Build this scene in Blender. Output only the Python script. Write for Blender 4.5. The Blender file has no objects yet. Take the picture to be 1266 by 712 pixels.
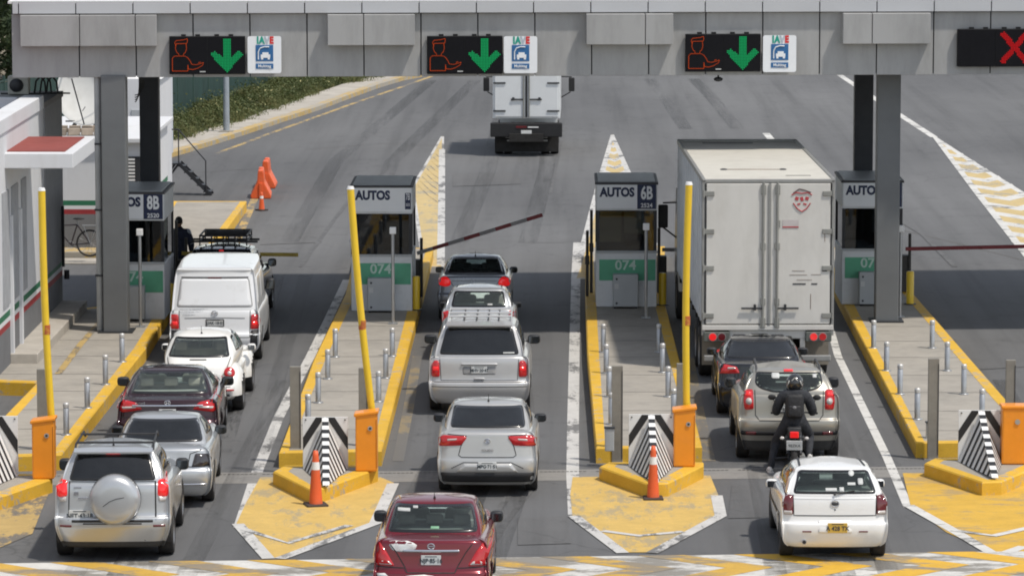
import bpy, bmesh, math, random
from mathutils import Vector, Matrix
from mathutils.bvhtree import BVHTree
from mathutils.geometry import delaunay_2d_cdt
random.seed(7)
PI = math.pi
R = math.radians
scene = bpy.context.scene
COL = scene.collection

# ------------------------------------------------------------------ camera
F, CU, CV, H = 5200.0, 633.0, 356.0, 11.7        # focal length in photo pixels, centre, eye height
PITCH = math.atan((CV + 258.0) / F)
YAW = (690.0 - CU) / F * math.cos(PITCH)
cd = bpy.data.cameras.new('camera')
cam = bpy.data.objects.new('camera', cd)
COL.objects.link(cam)
cam.location = (0, 0, H)
cam.rotation_euler = (PI / 2 - PITCH, 0, YAW)
cd.sensor_width = 36.0
cd.lens = F / 1266.0 * 36.0
cd.clip_end = 6000
scene.camera = cam
CM = cam.rotation_euler.to_matrix()

def G(u, v, z=0.0):
    """point of the horizontal plane z seen at photo pixel (u, v)"""
    d = CM @ Vector((u - CU, -(v - CV), -F))
    t = (z - H) / d.z
    return Vector((d.x * t, d.y * t, z))

def V3(u, v, Y):
    """point of the upright plane y = Y seen at photo pixel (u, v)"""
    d = CM @ Vector((u - CU, -(v - CV), -F))
    t = Y / d.y
    return Vector((d.x * t, Y, H + d.z * t))

# ------------------------------------------------------------------ tagging
def link(o, parent=None):
    COL.objects.link(o)
    if parent is not None:
        o.parent = parent
    return o

def tag(o, label=None, cat=None, group=None, kind=None):
    if label: o['label'] = label
    if cat: o['category'] = cat
    if group: o['group'] = group
    if kind: o['kind'] = kind
    return o

def thing(name, label, cat, loc=(0, 0, 0), rz=0.0, group=None):
    o = bpy.data.objects.new(name, None)
    o.empty_display_size = 0.3
    link(o)
    o.location = loc
    o.rotation_euler = (0, 0, rz)
    return tag(o, label, cat, group)

def copy_thing(root, loc, rz=0.0, label=None, group=None):
    r = root.copy(); COL.objects.link(r)
    r.location = loc; r.rotation_euler = (0, 0, rz)
    if label: r['label'] = label
    if group: r['group'] = group
    for ch in list(root.children):
        c = ch.copy(); COL.objects.link(c); c.parent = r
        for g in list(ch.children):
            k = g.copy(); COL.objects.link(k); k.parent = c
    return r

# ------------------------------------------------------------------ materials
MATS = {}
def _new(name):
    m = bpy.data.materials.new(name)
    m.use_nodes = True
    nt = m.node_tree
    for n in list(nt.nodes): nt.nodes.remove(n)
    out = nt.nodes.new('ShaderNodeOutputMaterial')
    MATS[name] = m
    return m, nt, out

def _coord(nt, scale=(1, 1, 1)):
    tc = nt.nodes.new('ShaderNodeTexCoord')
    mp = nt.nodes.new('ShaderNodeMapping')
    mp.inputs['Scale'].default_value = scale
    nt.links.new(tc.outputs['Object'], mp.inputs['Vector'])
    return mp.outputs['Vector']

def _noise(nt, vec, scale, detail=6, rough=0.6):
    n = nt.nodes.new('ShaderNodeTexNoise')
    n.inputs['Scale'].default_value = scale
    n.inputs['Detail'].default_value = detail
    n.inputs['Roughness'].default_value = rough
    nt.links.new(vec, n.inputs['Vector'])
    return n.outputs['Fac']

def _ramp(nt, fac, stops):
    r = nt.nodes.new('ShaderNodeValToRGB')
    el = r.color_ramp.elements
    while len(el) < len(stops): el.new(0.5)
    for e, (p, c) in zip(el, stops):
        e.position = p
        e.color = (c[0], c[1], c[2], 1) if hasattr(c, '__len__') else (c, c, c, 1)
    nt.links.new(fac, r.inputs['Fac'])
    return r.outputs['Color']

def _mix(nt, fac, a, b, mode='MIX'):
    m = nt.nodes.new('ShaderNodeMix')
    m.data_type = 'RGBA'; m.blend_type = mode
    for sock, val in ((m.inputs['Factor'], fac), (m.inputs['A'], a), (m.inputs['B'], b)):
        if hasattr(val, 'is_linked') or isinstance(val, bpy.types.NodeSocket):
            nt.links.new(val, sock)
        elif isinstance(val, (int, float)):
            sock.default_value = val
        else:
            sock.default_value = (val[0], val[1], val[2], 1)
    return m.outputs['Result']

def M(name, color=None, rough=0.6, metal=0.0, coat=0.0, var=0.12, vscale=3.0, bump=0.0, bscale=40,
      dirt=None, dirt_amt=0.0, dscale=2.0, spec=0.5, emit=None, estr=0.0, stretch=(1, 1, 1)):
    if name in MATS: return MATS[name]
    m, nt, out = _new(name)
    p = nt.nodes.new('ShaderNodeBsdfPrincipled')
    vec = _coord(nt, stretch)
    lo = [c * (1 - var) for c in color]; hi = [min(1, c * (1 + var)) for c in color]
    n1 = _noise(nt, vec, vscale)
    col = _ramp(nt, n1, [(0.3, lo), (0.7, hi)])
    if dirt is not None:
        n2 = _noise(nt, vec, dscale, 8, 0.7)
        f = _ramp(nt, n2, [(0.62 - dirt_amt * 0.4, 0.0), (0.72, min(1, dirt_amt * 1.6))])
        col = _mix(nt, f, col, dirt)
    nt.links.new(col, p.inputs['Base Color'])
    rr = _ramp(nt, _noise(nt, vec, vscale * 2.3), [(0.3, max(0, rough * 0.85)), (0.7, min(1, rough * 1.15))])
    nt.links.new(rr, p.inputs['Roughness'])
    p.inputs['Metallic'].default_value = metal
    p.inputs['Specular IOR Level'].default_value = spec
    p.inputs['Coat Weight'].default_value = coat
    p.inputs['Coat Roughness'].default_value = 0.06
    if bump > 0:
        b = nt.nodes.new('ShaderNodeBump')
        b.inputs['Strength'].default_value = bump
        b.inputs['Distance'].default_value = 0.02
        nt.links.new(_noise(nt, vec, bscale), b.inputs['Height'])
        nt.links.new(b.outputs['Normal'], p.inputs['Normal'])
    if emit is not None:
        p.inputs['Emission Color'].default_value = (*emit, 1)
        p.inputs['Emission Strength'].default_value = estr
    nt.links.new(p.outputs['BSDF'], out.inputs['Surface'])
    return m

def glass(name, tint, rough=0.02, fres=1.5, refl=(1, 1, 1), dust_glow=0.0, dust_glow_col=(.4, .5, .47), back=False):
    if name in MATS: return MATS[name]
    m, nt, out = _new(name)
    t = nt.nodes.new('ShaderNodeBsdfTransparent'); t.inputs['Color'].default_value = (*tint, 1)
    g = nt.nodes.new('ShaderNodeBsdfGlossy'); g.inputs['Roughness'].default_value = rough
    g.inputs['Color'].default_value = (*refl, 1)
    fr = nt.nodes.new('ShaderNodeFresnel'); fr.inputs['IOR'].default_value = fres
    mx = nt.nodes.new('ShaderNodeMixShader')
    nt.links.new(fr.outputs['Fac'], mx.inputs['Fac'])
    nt.links.new(t.outputs['BSDF'], mx.inputs[1])
    nt.links.new(g.outputs['BSDF'], mx.inputs[2])
    last = mx
    if dust_glow > 0:  # thin dust film; with back set, a bright veil put into the glass
        df = nt.nodes.new('ShaderNodeBsdfTranslucent' if back else 'ShaderNodeBsdfDiffuse'); df.inputs['Color'].default_value = (*dust_glow_col, 1)
        m2 = nt.nodes.new('ShaderNodeMixShader')
        f = _ramp(nt, _noise(nt, _coord(nt), 3.0, 5, .7), [(.3, dust_glow * .6), (.7, min(1, dust_glow * 1.4))])
        nt.links.new(f, m2.inputs['Fac']); nt.links.new(mx.outputs['Shader'], m2.inputs[1]); nt.links.new(df.outputs['BSDF'], m2.inputs[2]); last = m2
    nt.links.new(last.outputs['Shader'], out.inputs['Surface'])
    return m

def road_mat(name, base, dark, light, patchy=1.0):
    m, nt, out = _new(name)
    p = nt.nodes.new('ShaderNodeBsdfPrincipled')
    v = _coord(nt)
    vs = _coord(nt, (1.0, 0.025, 1.0))
    big = _ramp(nt, _noise(nt, _coord(nt, (1, .35, 1)), 0.10, 4, 0.5), [(0.38, dark), (0.62, base)])
    streak = _ramp(nt, _noise(nt, vs, 1.4, 6, 0.6), [(0.30, 0.74), (0.48, 0.97), (0.70, 1.10)])
    c = _mix(nt, 1.0, big, streak, 'MULTIPLY')
    stain = _ramp(nt, _noise(nt, v, 0.9, 8, 0.75), [(0.30, 0.60), (0.42, 0.98), (0.72, 1.09)])
    c = _mix(nt, 0.75, c, stain, 'MULTIPLY')
    grain = _ramp(nt, _noise(nt, v, 45, 3, 0.8), [(0.3, 0.75), (0.7, 1.25)])
    c = _mix(nt, 0.6, c, grain, 'MULTIPLY')
    # hairline cracks
    vo = nt.nodes.new('ShaderNodeTexVoronoi'); vo.feature = 'DISTANCE_TO_EDGE'
    vo.inputs['Scale'].default_value = 0.22
    wv = nt.nodes.new('ShaderNodeVectorMath'); wv.operation = 'ADD'
    nz = nt.nodes.new('ShaderNodeTexNoise'); nz.inputs['Scale'].default_value = 1.3
    nt.links.new(v, nz.inputs['Vector'])
    nt.links.new(v, wv.inputs[0]); nt.links.new(nz.outputs['Color'], wv.inputs[1])
    nt.links.new(wv.outputs['Vector'], vo.inputs['Vector'])
    crack = _ramp(nt, vo.outputs['Distance'], [(0.0, 0.55), (0.006, 1.0)])
    c = _mix(nt, 0.6, c, crack, 'MULTIPLY')
    nt.links.new(c, p.inputs['Base Color'])
    p.inputs['Roughness'].default_value = 0.85
    b = nt.nodes.new('ShaderNodeBump'); b.inputs['Strength'].default_value = 0.35
    b.inputs['Distance'].default_value = 0.01
    nt.links.new(_noise(nt, v, 60, 3, 0.8), b.inputs['Height'])
    nt.links.new(b.outputs['Normal'], p.inputs['Normal'])
    nt.links.new(p.outputs['BSDF'], out.inputs['Surface'])
    return m

def paint_mat(name, color, under, wear=0.45, scale=3.0, stretch=(1, 0.35, 1)):
    """worn road paint: patches of the surface below show through"""
    m, nt, out = _new(name)
    p = nt.nodes.new('ShaderNodeBsdfPrincipled')
    v = _coord(nt, stretch); v0 = _coord(nt)
    n = _noise(nt, v, scale, 9, 0.78)
    n2 = _noise(nt, v0, 0.5, 4, 0.6)
    s = nt.nodes.new('ShaderNodeMath'); s.operation = 'MULTIPLY_ADD'
    s.inputs[1].default_value = 0.45
    nt.links.new(n2, s.inputs[0]); nt.links.new(n, s.inputs[2])
    lo = 0.725 + 0.26 * (0.5 - wear)
    f = _ramp(nt, s.outputs[0], [(lo - .02, 0.0), (lo + .05, 0.9)])
    tone = _ramp(nt, _noise(nt, v0, 2.0, 5, 0.7), [(0.3, [c * 0.78 for c in color]), (0.7, color)])
    c = _mix(nt, f, tone, under)
    grain = _ramp(nt, _noise(nt, v0, 50, 2, 0.7), [(0.3, 0.85), (0.7, 1.1)])
    c = _mix(nt, 0.6, c, grain, 'MULTIPLY')
    nt.links.new(c, p.inputs['Base Color'])
    p.inputs['Roughness'].default_value = 0.7
    nt.links.new(p.outputs['BSDF'], out.inputs['Surface'])
    return m

def decal_mat(name, color, amt, lo, hi, scale=1.2, stretch=(1, .12, 1)):
    """ragged stain: see-through except where the noise is high"""
    m, nt, out = _new(name)
    d = nt.nodes.new('ShaderNodeBsdfPrincipled'); d.inputs['Base Color'].default_value = (*color, 1); d.inputs['Roughness'].default_value = .6
    t = nt.nodes.new('ShaderNodeBsdfTransparent'); mx = nt.nodes.new('ShaderNodeMixShader')
    f = _ramp(nt, _noise(nt, _coord(nt, stretch), scale, 8, .75), [(lo, 0.0), (hi, amt)])
    nt.links.new(f, mx.inputs['Fac']); nt.links.new(t.outputs['BSDF'], mx.inputs[1]); nt.links.new(d.outputs['BSDF'], mx.inputs[2])
    nt.links.new(mx.outputs['Shader'], out.inputs['Surface'])
    return m

def emis(name, color, strength):
    m, nt, out = _new(name)
    e = nt.nodes.new('ShaderNodeEmission')
    e.inputs['Color'].default_value = (*color, 1); e.inputs['Strength'].default_value = strength
    nt.links.new(e.outputs['Emission'], out.inputs['Surface'])
    return m

# ------------------------------------------------------------------ mesh builder
class MB:
    def __init__(self): self.bm = bmesh.new(); self.mats = []
    def _mi(self, mat):
        if mat is None: return 0
        if mat not in self.mats: self.mats.append(mat)
        return self.mats.index(mat)
    def _merge(self, tmp, mat, mtx=None, smooth=False):
        mi = self._mi(mat)
        if mtx is not None: bmesh.ops.transform(tmp, matrix=mtx, verts=tmp.verts)
        mp = {v: self.bm.verts.new(v.co) for v in tmp.verts}
        for f in tmp.faces:
            try: nf = self.bm.faces.new([mp[v] for v in f.verts])
            except ValueError: continue
            nf.material_index = mi; nf.smooth = smooth or f.smooth
        tmp.free()
    def box(self, c, s, mat=None, bev=0.0, rot=None, seg=2, smooth=False):
        t = bmesh.new(); bmesh.ops.create_cube(t, size=1.0)
        bmesh.ops.scale(t, vec=s, verts=t.verts)
        if bev > 0:
            bmesh.ops.bevel(t, geom=list(t.edges), offset=min(bev, min(s) * 0.48), segments=seg, profile=0.5, affect='EDGES')
        t.verts.index_update()
        m = Matrix.Translation(c)
        if rot is not None: m = m @ (rot.to_4x4() if hasattr(rot, 'to_4x4') else rot)
        self._merge(t, mat, m, smooth)
        return self
    def cyl(self, a, b, r0, r1=None, mat=None, n=16, caps=True, smooth=True):
        a = Vector(a); b = Vector(b); r1 = r0 if r1 is None else r1
        d = b - a; L = d.length
        q = d.to_track_quat('Z', 'Y').to_matrix()
        mi = self._mi(mat)
        ra = [self.bm.verts.new(a + q @ Vector((r0 * math.cos(2 * PI * i / n), r0 * math.sin(2 * PI * i / n), 0))) for i in range(n)]
        rb = [self.bm.verts.new(b + q @ Vector((r1 * math.cos(2 * PI * i / n), r1 * math.sin(2 * PI * i / n), 0))) for i in range(n)]
        for i in range(n):
            f = self.bm.faces.new((ra[i], ra[(i + 1) % n], rb[(i + 1) % n], rb[i])); f.material_index = mi; f.smooth = smooth
        if caps:
            f = self.bm.faces.new([self.bm.verts.new(q.co) for q in ra[::-1]]); f.material_index = mi
            f = self.bm.faces.new([self.bm.verts.new(q.co) for q in rb]); f.material_index = mi
        return self
    def tube(self, pts, r, mat=None, n=8):
        for a, b in zip(pts[:-1], pts[1:]): self.cyl(a, b, r, r, mat, n)
        return self
    def lathe(self, prof, mat=None, n=24, mtx=None, smooth=True):
        """prof: (radius, height) pairs turned round z"""
        t = bmesh.new(); rings = []
        for (r, z) in prof:
            rings.append([t.verts.new((max(r, 1e-4) * math.cos(2 * PI * i / n), max(r, 1e-4) * math.sin(2 * PI * i / n), z)) for i in range(n)])
        for A, B in zip(rings[:-1], rings[1:]):
            for i in range(n):
                f = t.faces.new((A[i], A[(i + 1) % n], B[(i + 1) % n], B[i])); f.smooth = smooth
        t.verts.index_update()
        self._merge(t, mat, mtx, smooth)
        return self
    def prism(self, poly, z0, z1, mat=None, mtx=None, side=None):
        t = bmesh.new()
        a = [t.verts.new((p[0], p[1], z0)) for p in poly]
        b = [t.verts.new((p[0], p[1], z1)) for p in poly]
        n = len(poly)
        t.faces.new(a[::-1]); t.faces.new(b)
        for i in range(n): t.faces.new((a[i], a[(i + 1) % n], b[(i + 1) % n], b[i]))
        bmesh.ops.recalc_face_normals(t, faces=t.faces)
        t.verts.index_update()
        self._merge(t, mat, mtx)
        return self
    def poly(self, pts, mat=None):
        vs = [self.bm.verts.new(p) for p in pts]
        f = self.bm.faces.new(vs); f.material_index = self._mi(mat)
        return self
    def hull(self, pts, mat=None, smooth=False):
        t = bmesh.new()
        for p in pts: t.verts.new(p)
        r = bmesh.ops.convex_hull(t, input=t.verts)
        bmesh.ops.delete(t, geom=[g for g in r['geom_interior'] if isinstance(g, bmesh.types.BMVert)], context='VERTS')
        t.verts.index_update()
        self._merge(t, mat, None, smooth)
        return self
    def ell(self, c, s, mat=None, n=16, rot=None, ex=1.0):
        t = bmesh.new(); bmesh.ops.create_uvsphere(t, u_segments=n, v_segments=max(6, n // 2), radius=1.0)
        if ex != 1.0:
            for v in t.verts:
                for k in range(3): v.co[k] = math.copysign(abs(v.co[k]) ** ex, v.co[k])
        bmesh.ops.scale(t, vec=s, verts=t.verts); t.verts.index_update()
        m = Matrix.Translation(c)
        if rot is not None: m = m @ rot.to_4x4()
        self._merge(t, mat, m, True)
        return self
    def build(self, name, parent=None, mat=None, loc=None, rz=None):
        me = bpy.data.meshes.new(name)
        self.bm.to_mesh(me); self.bm.free()
        ms = self.mats if self.mats else [mat]
        for m in ms: me.materials.append(m)
        o = bpy.data.objects.new(name, me)
        link(o, parent)
        if loc is not None: o.location = loc
        if rz is not None: o.rotation_euler = (0, 0, rz)
        return o

def mesh_obj(name, verts, faces, mats, parent=None, fmats=None, smooth=True):
    me = bpy.data.meshes.new(name)
    me.from_pydata([tuple(v) for v in verts], [], faces)
    for m in mats: me.materials.append(m)
    if fmats is not None: me.polygons.foreach_set('material_index', fmats)
    me.polygons.foreach_set('use_smooth', [smooth] * len(faces))
    me.update()
    return link(bpy.data.objects.new(name, me), parent)

def text_mesh(body, size, mat, name='lettering', parent=None, mtx=Matrix(), depth=0.003, bold=0.0, sx=1.0):
    """lettering as a real mesh; stands in its own xz plane facing -y, centred"""
    cu = bpy.data.curves.new('t', 'FONT'); cu.body = body; cu.size = size
    cu.extrude = depth; cu.offset = bold; cu.align_x = 'CENTER'; cu.align_y = 'CENTER'
    cu.resolution_u = 3
    to = bpy.data.objects.new('t', cu); COL.objects.link(to)
    dg = bpy.context.evaluated_depsgraph_get()
    me = bpy.data.meshes.new_from_object(to.evaluated_get(dg))
    bpy.data.objects.remove(to); bpy.data.curves.remove(cu)
    me.transform(Matrix.Scale(sx, 4, (1, 0, 0)))
    me.transform(Matrix.Rotation(PI / 2, 4, 'X'))
    me.transform(mtx)
    me.materials.clear(); me.materials.append(mat)
    me.name = name
    return link(bpy.data.objects.new(name, me), parent)

# ------------------------------------------------------------------ 2d helpers
def rpoly(pts, r=0.05, n=4):
    out = []; N = len(pts)
    for i in range(N):
        p = Vector(pts[i][:2]); a = Vector(pts[i - 1][:2]); b = Vector(pts[(i + 1) % N][:2])
        rr = pts[i][2] if len(pts[i]) > 2 else r
        da = (a - p); db = (b - p)
        k = min(rr, da.length * 0.45, db.length * 0.45)
        if k < 1e-4: out.append(p); continue
        A = p + da.normalized() * k; B = p + db.normalized() * k
        for j in range(n + 1):
            t = j / n
            out.append(A * (1 - t) ** 2 + p * 2 * t * (1 - t) + B * t * t)
    return out

def circ(cx, cz, rx, rz=None, n=24):
    rz = rx if rz is None else rz
    return [Vector((cx + rx * math.cos(2 * PI * i / n), cz + rz * math.sin(2 * PI * i / n))) for i in range(n)]

def area2(p): return 0.5 * sum(p[i - 1][0] * p[i][1] - p[i][0] * p[i - 1][1] for i in range(len(p)))

def inset(poly, d):
    """shrink a polygon by d (small d)"""
    s = 1 if area2(poly) > 0 else -1
    out = []; N = len(poly)
    for i in range(N):
        p = poly[i]; a = poly[i - 1]; b = poly[(i + 1) % N]
        e1 = (p - a); e2 = (b - p)
        if e1.length < 1e-6: e1 = e2
        if e2.length < 1e-6: e2 = e1
        n1 = Vector((-e1.y, e1.x)).normalized() * s; n2 = Vector((-e2.y, e2.x)).normalized() * s
        n = (n1 + n2)
        n = n.normalized() if n.length > 1e-6 else n1
        out.append(p + n * d)
    return out

def inside(p, poly):
    c = False; N = len(poly); x, y = p[0], p[1]
    for i in range(N):
        a = poly[i]; b = poly[i - 1]
        if (a[1] > y) != (b[1] > y) and x < (b[0] - a[0]) * (y - a[1]) / (b[1] - a[1]) + a[0]: c = not c
    return c

def mono(xs, n_sub):
    """monotone cubic through rows of parameters; returns the refined rows"""
    K = len(xs); D = len(xs[0])
    out = []
    sl = [[xs[k + 1][d] - xs[k][d] for d in range(D)] for k in range(K - 1)]
    tg = []
    for k in range(K):
        row = []
        for d in range(D):
            if k == 0: row.append(sl[0][d])
            elif k == K - 1: row.append(sl[-1][d])
            else:
                a, b = sl[k - 1][d], sl[k][d]
                row.append(0 if a * b <= 0 else 2 * a * b / (a + b))
        tg.append(row)
    for k in range(K - 1):
        for j in range(n_sub):
            t = j / n_sub; t2 = t * t; t3 = t2 * t
            out.append([(2 * t3 - 3 * t2 + 1) * xs[k][d] + (t3 - 2 * t2 + t) * tg[k][d] + (-2 * t3 + 3 * t2) * xs[k + 1][d] + (t3 - t2) * tg[k + 1][d] for d in range(D)])
    out.append(list(xs[-1]))
    return out

def cr(p0, p1, p2, p3, t):
    return 0.5 * ((2 * p1) + (-p0 + p2) * t + (2 * p0 - 5 * p1 + 4 * p2 - p3) * t * t + (-p0 + 3 * p1 - 3 * p2 + p3) * t ** 3)
# ------------------------------------------------------------------ vehicles
SEG = [5, 4, 4, 4, 12, 14, 12, 4, 4, 4, 5]
def outline(zr, zf, yr, yf, wr, wm, wf, cr_, cf, br, bf):
    L = yf - yr
    p = [(0, yr), (.5 * wr, yr + br * .22), (.82 * wr, yr + br * .72), (wr * .965, yr + br + cr_ * .4), (wr + (wm - wr) * .35, yr + br + cr_),
         (wm, yr + .36 * L), (wm, yr + .66 * L), (wf + (wm - wf) * .3, yf - bf - cf), (.95 * wf, yf - bf - cf * .4), (.8 * wf, yf - bf * .7), (.5 * wf, yf - bf * .2), (0, yf)]
    p = [Vector(q) for q in p]
    ext = [Vector((-p[1].x, p[1].y))] + p + [Vector((-p[-2].x, p[-2].y))]
    pts = []
    for s, n in enumerate(SEG):
        for j in range(n): pts.append(cr(ext[s], ext[s + 1], ext[s + 2], ext[s + 3], j / n))
    pts.append(p[-1])
    res = []
    for q in pts:
        t = min(1, max(0, (q.y - yr) / L)) if L > 1e-5 else 0
        res.append(Vector((max(q.x, 0), q.y, zr + (zf - zr) * t)))
    return res

D4 = (.10, .16, .05, .12)
def stack(rings, sub=5, closed_bottom=True):
    rows = [list(r) + list(D4[len(r) - 7:]) if len(r) < 11 else list(r) for r in rings]
    rows = mono(rows, sub)
    verts, faces = [], []
    K = None; full = []
    for r in rows:
        half = outline(*r)
        n = len(half)
        ring = half + [Vector((-q.x, q.y, q.z)) for q in half[-2:0:-1]]
        full.append(ring)
    K = len(full[0]); n = len(half)
    for ring in full: verts.extend(ring)
    for i in range(len(full) - 1):
        for j in range(K):
            a = i * K + j; b = i * K + (j + 1) % K
            faces.append((a, b, b + K, a + K))
    for base, flip in ((0, True), ((len(full) - 1) * K, False)):
        for j in range(n - 1):
            a = base + j; b = base + j + 1
            c = base + (K - j) % K; d = base + (K - j - 1) % K
            q = [a, b, d, c]
            q = [x for k, x in enumerate(q) if x not in q[:k]]
            if len(q) > 2: faces.append(tuple(q[::-1] if flip else q))
    return verts, faces

DIRS = {'rear': (Vector((0, 1, 0)), lambda x, z: Vector((x, -6, z))),
        'front': (Vector((0, -1, 0)), lambda x, z: Vector((x, 12, z))),
        'right': (Vector((-1, 0, 0)), lambda y, z: Vector((4, y, z))),
        'left': (Vector((1, 0, 0)), lambda y, z: Vector((-4, y, z))),
        'top': (Vector((0, 0, -1)), lambda x, y: Vector((x, y, 5)))}

def project(bvh, p, side):
    d, o = DIRS[side]
    org = o(p[0], p[1])
    h, nrm, i, dist = bvh.ray_cast(org, d)
    if h is None:
        # slide to the nearest surface
        best = None
        for s in (.5, 1.0, 1.5, 2, 2.5, 3, 4, 5, 6, 7, 8, 9, 10, 11, 12, 13, 14, 15, 16):
            q = org + d * s
            h2, n2, i2, ds = bvh.find_nearest(q)
            if best is None or ds < best[0]: best = (ds, h2, n2)
        h, nrm = best[1], best[2]
    if nrm.dot(d) > 0: nrm = -nrm
    return h, nrm

def patch(name, bvh, poly, side, mat, parent, off=0.006, thick=0.02, step=0.06, frit=None, fritw=0.04, bulge=0.0):
    """a thin shell that follows the bodywork inside a 2d outline"""
    poly = [Vector(p[:2]) for p in poly]
    if area2(poly) < 0: poly = poly[::-1]
    dense = []
    N = len(poly)
    for i in range(N):
        a, b = poly[i], poly[(i + 1) % N]
        k = max(1, int((b - a).length / step))
        for j in range(k): dense.append(a.lerp(b, j / k))
    pts = list(dense); edges = [(i, (i + 1) % len(dense)) for i in range(len(dense))]
    inn = None
    if frit is not None:
        inn = inset(dense, fritw); s = len(pts)
        pts += inn; edges += [(s + i, s + (i + 1) % len(inn)) for i in range(len(inn))]
    xs = [p.x for p in dense]; ys = [p.y for p in dense]
    x = min(xs) + step * .5; grid = []
    sh = inset(dense, step * .35)
    while x < max(xs):
        y = min(ys) + step * .5
        while y < max(ys):
            if inside((x, y), sh): grid.append(Vector((x, y)))
            y += step
        x += step
    pts += grid
    vo, eo, fo, _, _, _ = delaunay_2d_cdt(pts, edges, [], 1, 1e-5)
    V, N3 = [], []
    for p in vo:
        h, n = project(bvh, p, side)
        V.append(h + n * off); N3.append(n)
    faces, fm = [], []
    d = DIRS[side][0]
    for f in fo:
        c = sum((vo[i] for i in f), Vector((0, 0))) / len(f)
        if not inside(c, dense): continue
        faces.append(tuple(f)); fm.append(0 if (inn is None or inside(c, inn)) else 1)
    # orientation
    out = []
    for f in faces:
        nn = (V[f[1]] - V[f[0]]).cross(V[f[2]] - V[f[0]])
        out.append(f if nn.dot(d) < 0 else f[::-1])
    faces = out
    cnt = {}
    for f in faces:
        for i in range(len(f)):
            e = (f[i], f[(i + 1) % len(f)])
            cnt[e] = 1
    rim = [e for e in cnt if (e[1], e[0]) not in cnt]
    if thick > 0:
        mp = {}
        for a, b in rim:
            for q in (a, b):
                if q not in mp:
                    mp[q] = len(V); V.append(V[q] - N3[q] * thick)
            faces.append((b, a, mp[a], mp[b])); fm.append(1 if frit is not None else 0)
    if bulge:
        rimset = {q for e in rim for q in e}
        for i in range(len(N3)):
            if i not in rimset: V[i] = V[i] + N3[i] * bulge
    return mesh_obj(name, V, faces, [mat] + ([frit] if frit is not None else []), parent, fm)

def seam(name, bvh, pts, side, mat, parent, w=0.014, off=0.004, closed=False):
    """a narrow dark strip (panel gap) or bright strip (trim) laid on the bodywork"""
    P = [Vector(p[:2]) for p in pts]
    D = []
    rng = len(P) if closed else len(P) - 1
    for i in range(rng):
        a, b = P[i], P[(i + 1) % len(P)]
        k = max(1, int((b - a).length / .05))
        for j in range(k): D.append(a.lerp(b, j / k))
    if not closed: D.append(P[-1])
    V, Fc = [], []
    for i, p in enumerate(D):
        a = D[i - 1] if (i > 0 or closed) else D[i]; b = D[(i + 1) % len(D)] if (i < len(D) - 1 or closed) else D[i]
        t = (b - a).normalized() if (b - a).length > 1e-6 else Vector((1, 0))
        n = Vector((-t.y, t.x)) * w * .5
        for q in (p + n, p - n):
            h, nn = project(bvh, q, side); V.append(h + nn * off)
    m = len(D)
    for i in range(m if closed else m - 1):
        j = (i + 1) % m
        Fc.append((2 * i, 2 * i + 1, 2 * j + 1, 2 * j))
    return mesh_obj(name, V, Fc, [mat], parent)

def cut(verts, faces, tests):
    keep = []
    for f in faces:
        c = sum((verts[i] for i in f), Vector()) / len(f)
        a, b, d = verts[f[0]], verts[f[1]], verts[f[2]]
        n = (b - a).cross(d - a)
        if n.length > 1e-12: n.normalize()
        if any(t(c, n) for t in tests): continue
        keep.append(f)
    return keep

def wheel(parent, x, y, r, w, tyre, rim, style='alloy'):
    s = 1 if x > 0 else -1
    m = MB()
    prof = [(r * .62, -w / 2), (r * .93, -w / 2), (r * .985, -w * .42), (r, -w * .3), (r, w * .3), (r * .985, w * .42), (r * .93, w / 2), (r * .62, w / 2), (r * .60, w * .3), (r * .60, -w * .3), (r * .62, -w / 2)]
    m.lathe(prof, tyre, 28, Matrix.Rotation(PI / 2, 4, 'Y'))
    o = m.build('wheel', parent, loc=(x, y, r))
    k = MB()
    k.lathe([(r * .61, -w * .1), (r * .61, w * .46), (r * .57, w * .48), (r * .55, w * .30), (0.001, w * .30)], rim, 28, Matrix.Rotation(PI / 2, 4, 'Y') if s > 0 else Matrix.Rotation(-PI / 2, 4, 'Y'))
    for i in range(5):
        a = 2 * PI * i / 5
        k.box((s * w * .34, math.cos(a) * r * .32, math.sin(a) * r * .32), (w * .12, r * .14, r * .5), rim, .006, Matrix.Rotation(-a + 0, 3, 'X') if False else Matrix.Rotation(a - PI / 2 + PI, 3, 'X'))
    k.cyl((s * w * .3, 0, 0), (s * w * .42, 0, 0), r * .13, None, rim, 12)
    k.build('rim', o)
    return o

def seat(parent, x, y, z, mat, w=.5, head=True):
    m = MB()
    m.box((x, y, z + .28), (w, .14, .62), mat, .06, Matrix.Rotation(R(-14), 3, 'X'), 3, True)
    m.box((x, y - .24, z), (w, .5, .14), mat, .05, None, 3, True)
    if head: m.box((x, y - .09 if False else y - .10, z + .68), (.27, .10, .19), mat, .045, Matrix.Rotation(R(-8), 3, 'X'), 3, True)
    return m

PAINT = {}
def paint(name, c, metal=0.0, rough=.34, dirt=(.30, .27, .22), amt=.22):
    return M(name, c, rough, metal, .7, .03, 1.2, dirt=dirt, dirt_amt=amt, dscale=1.6)

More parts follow.
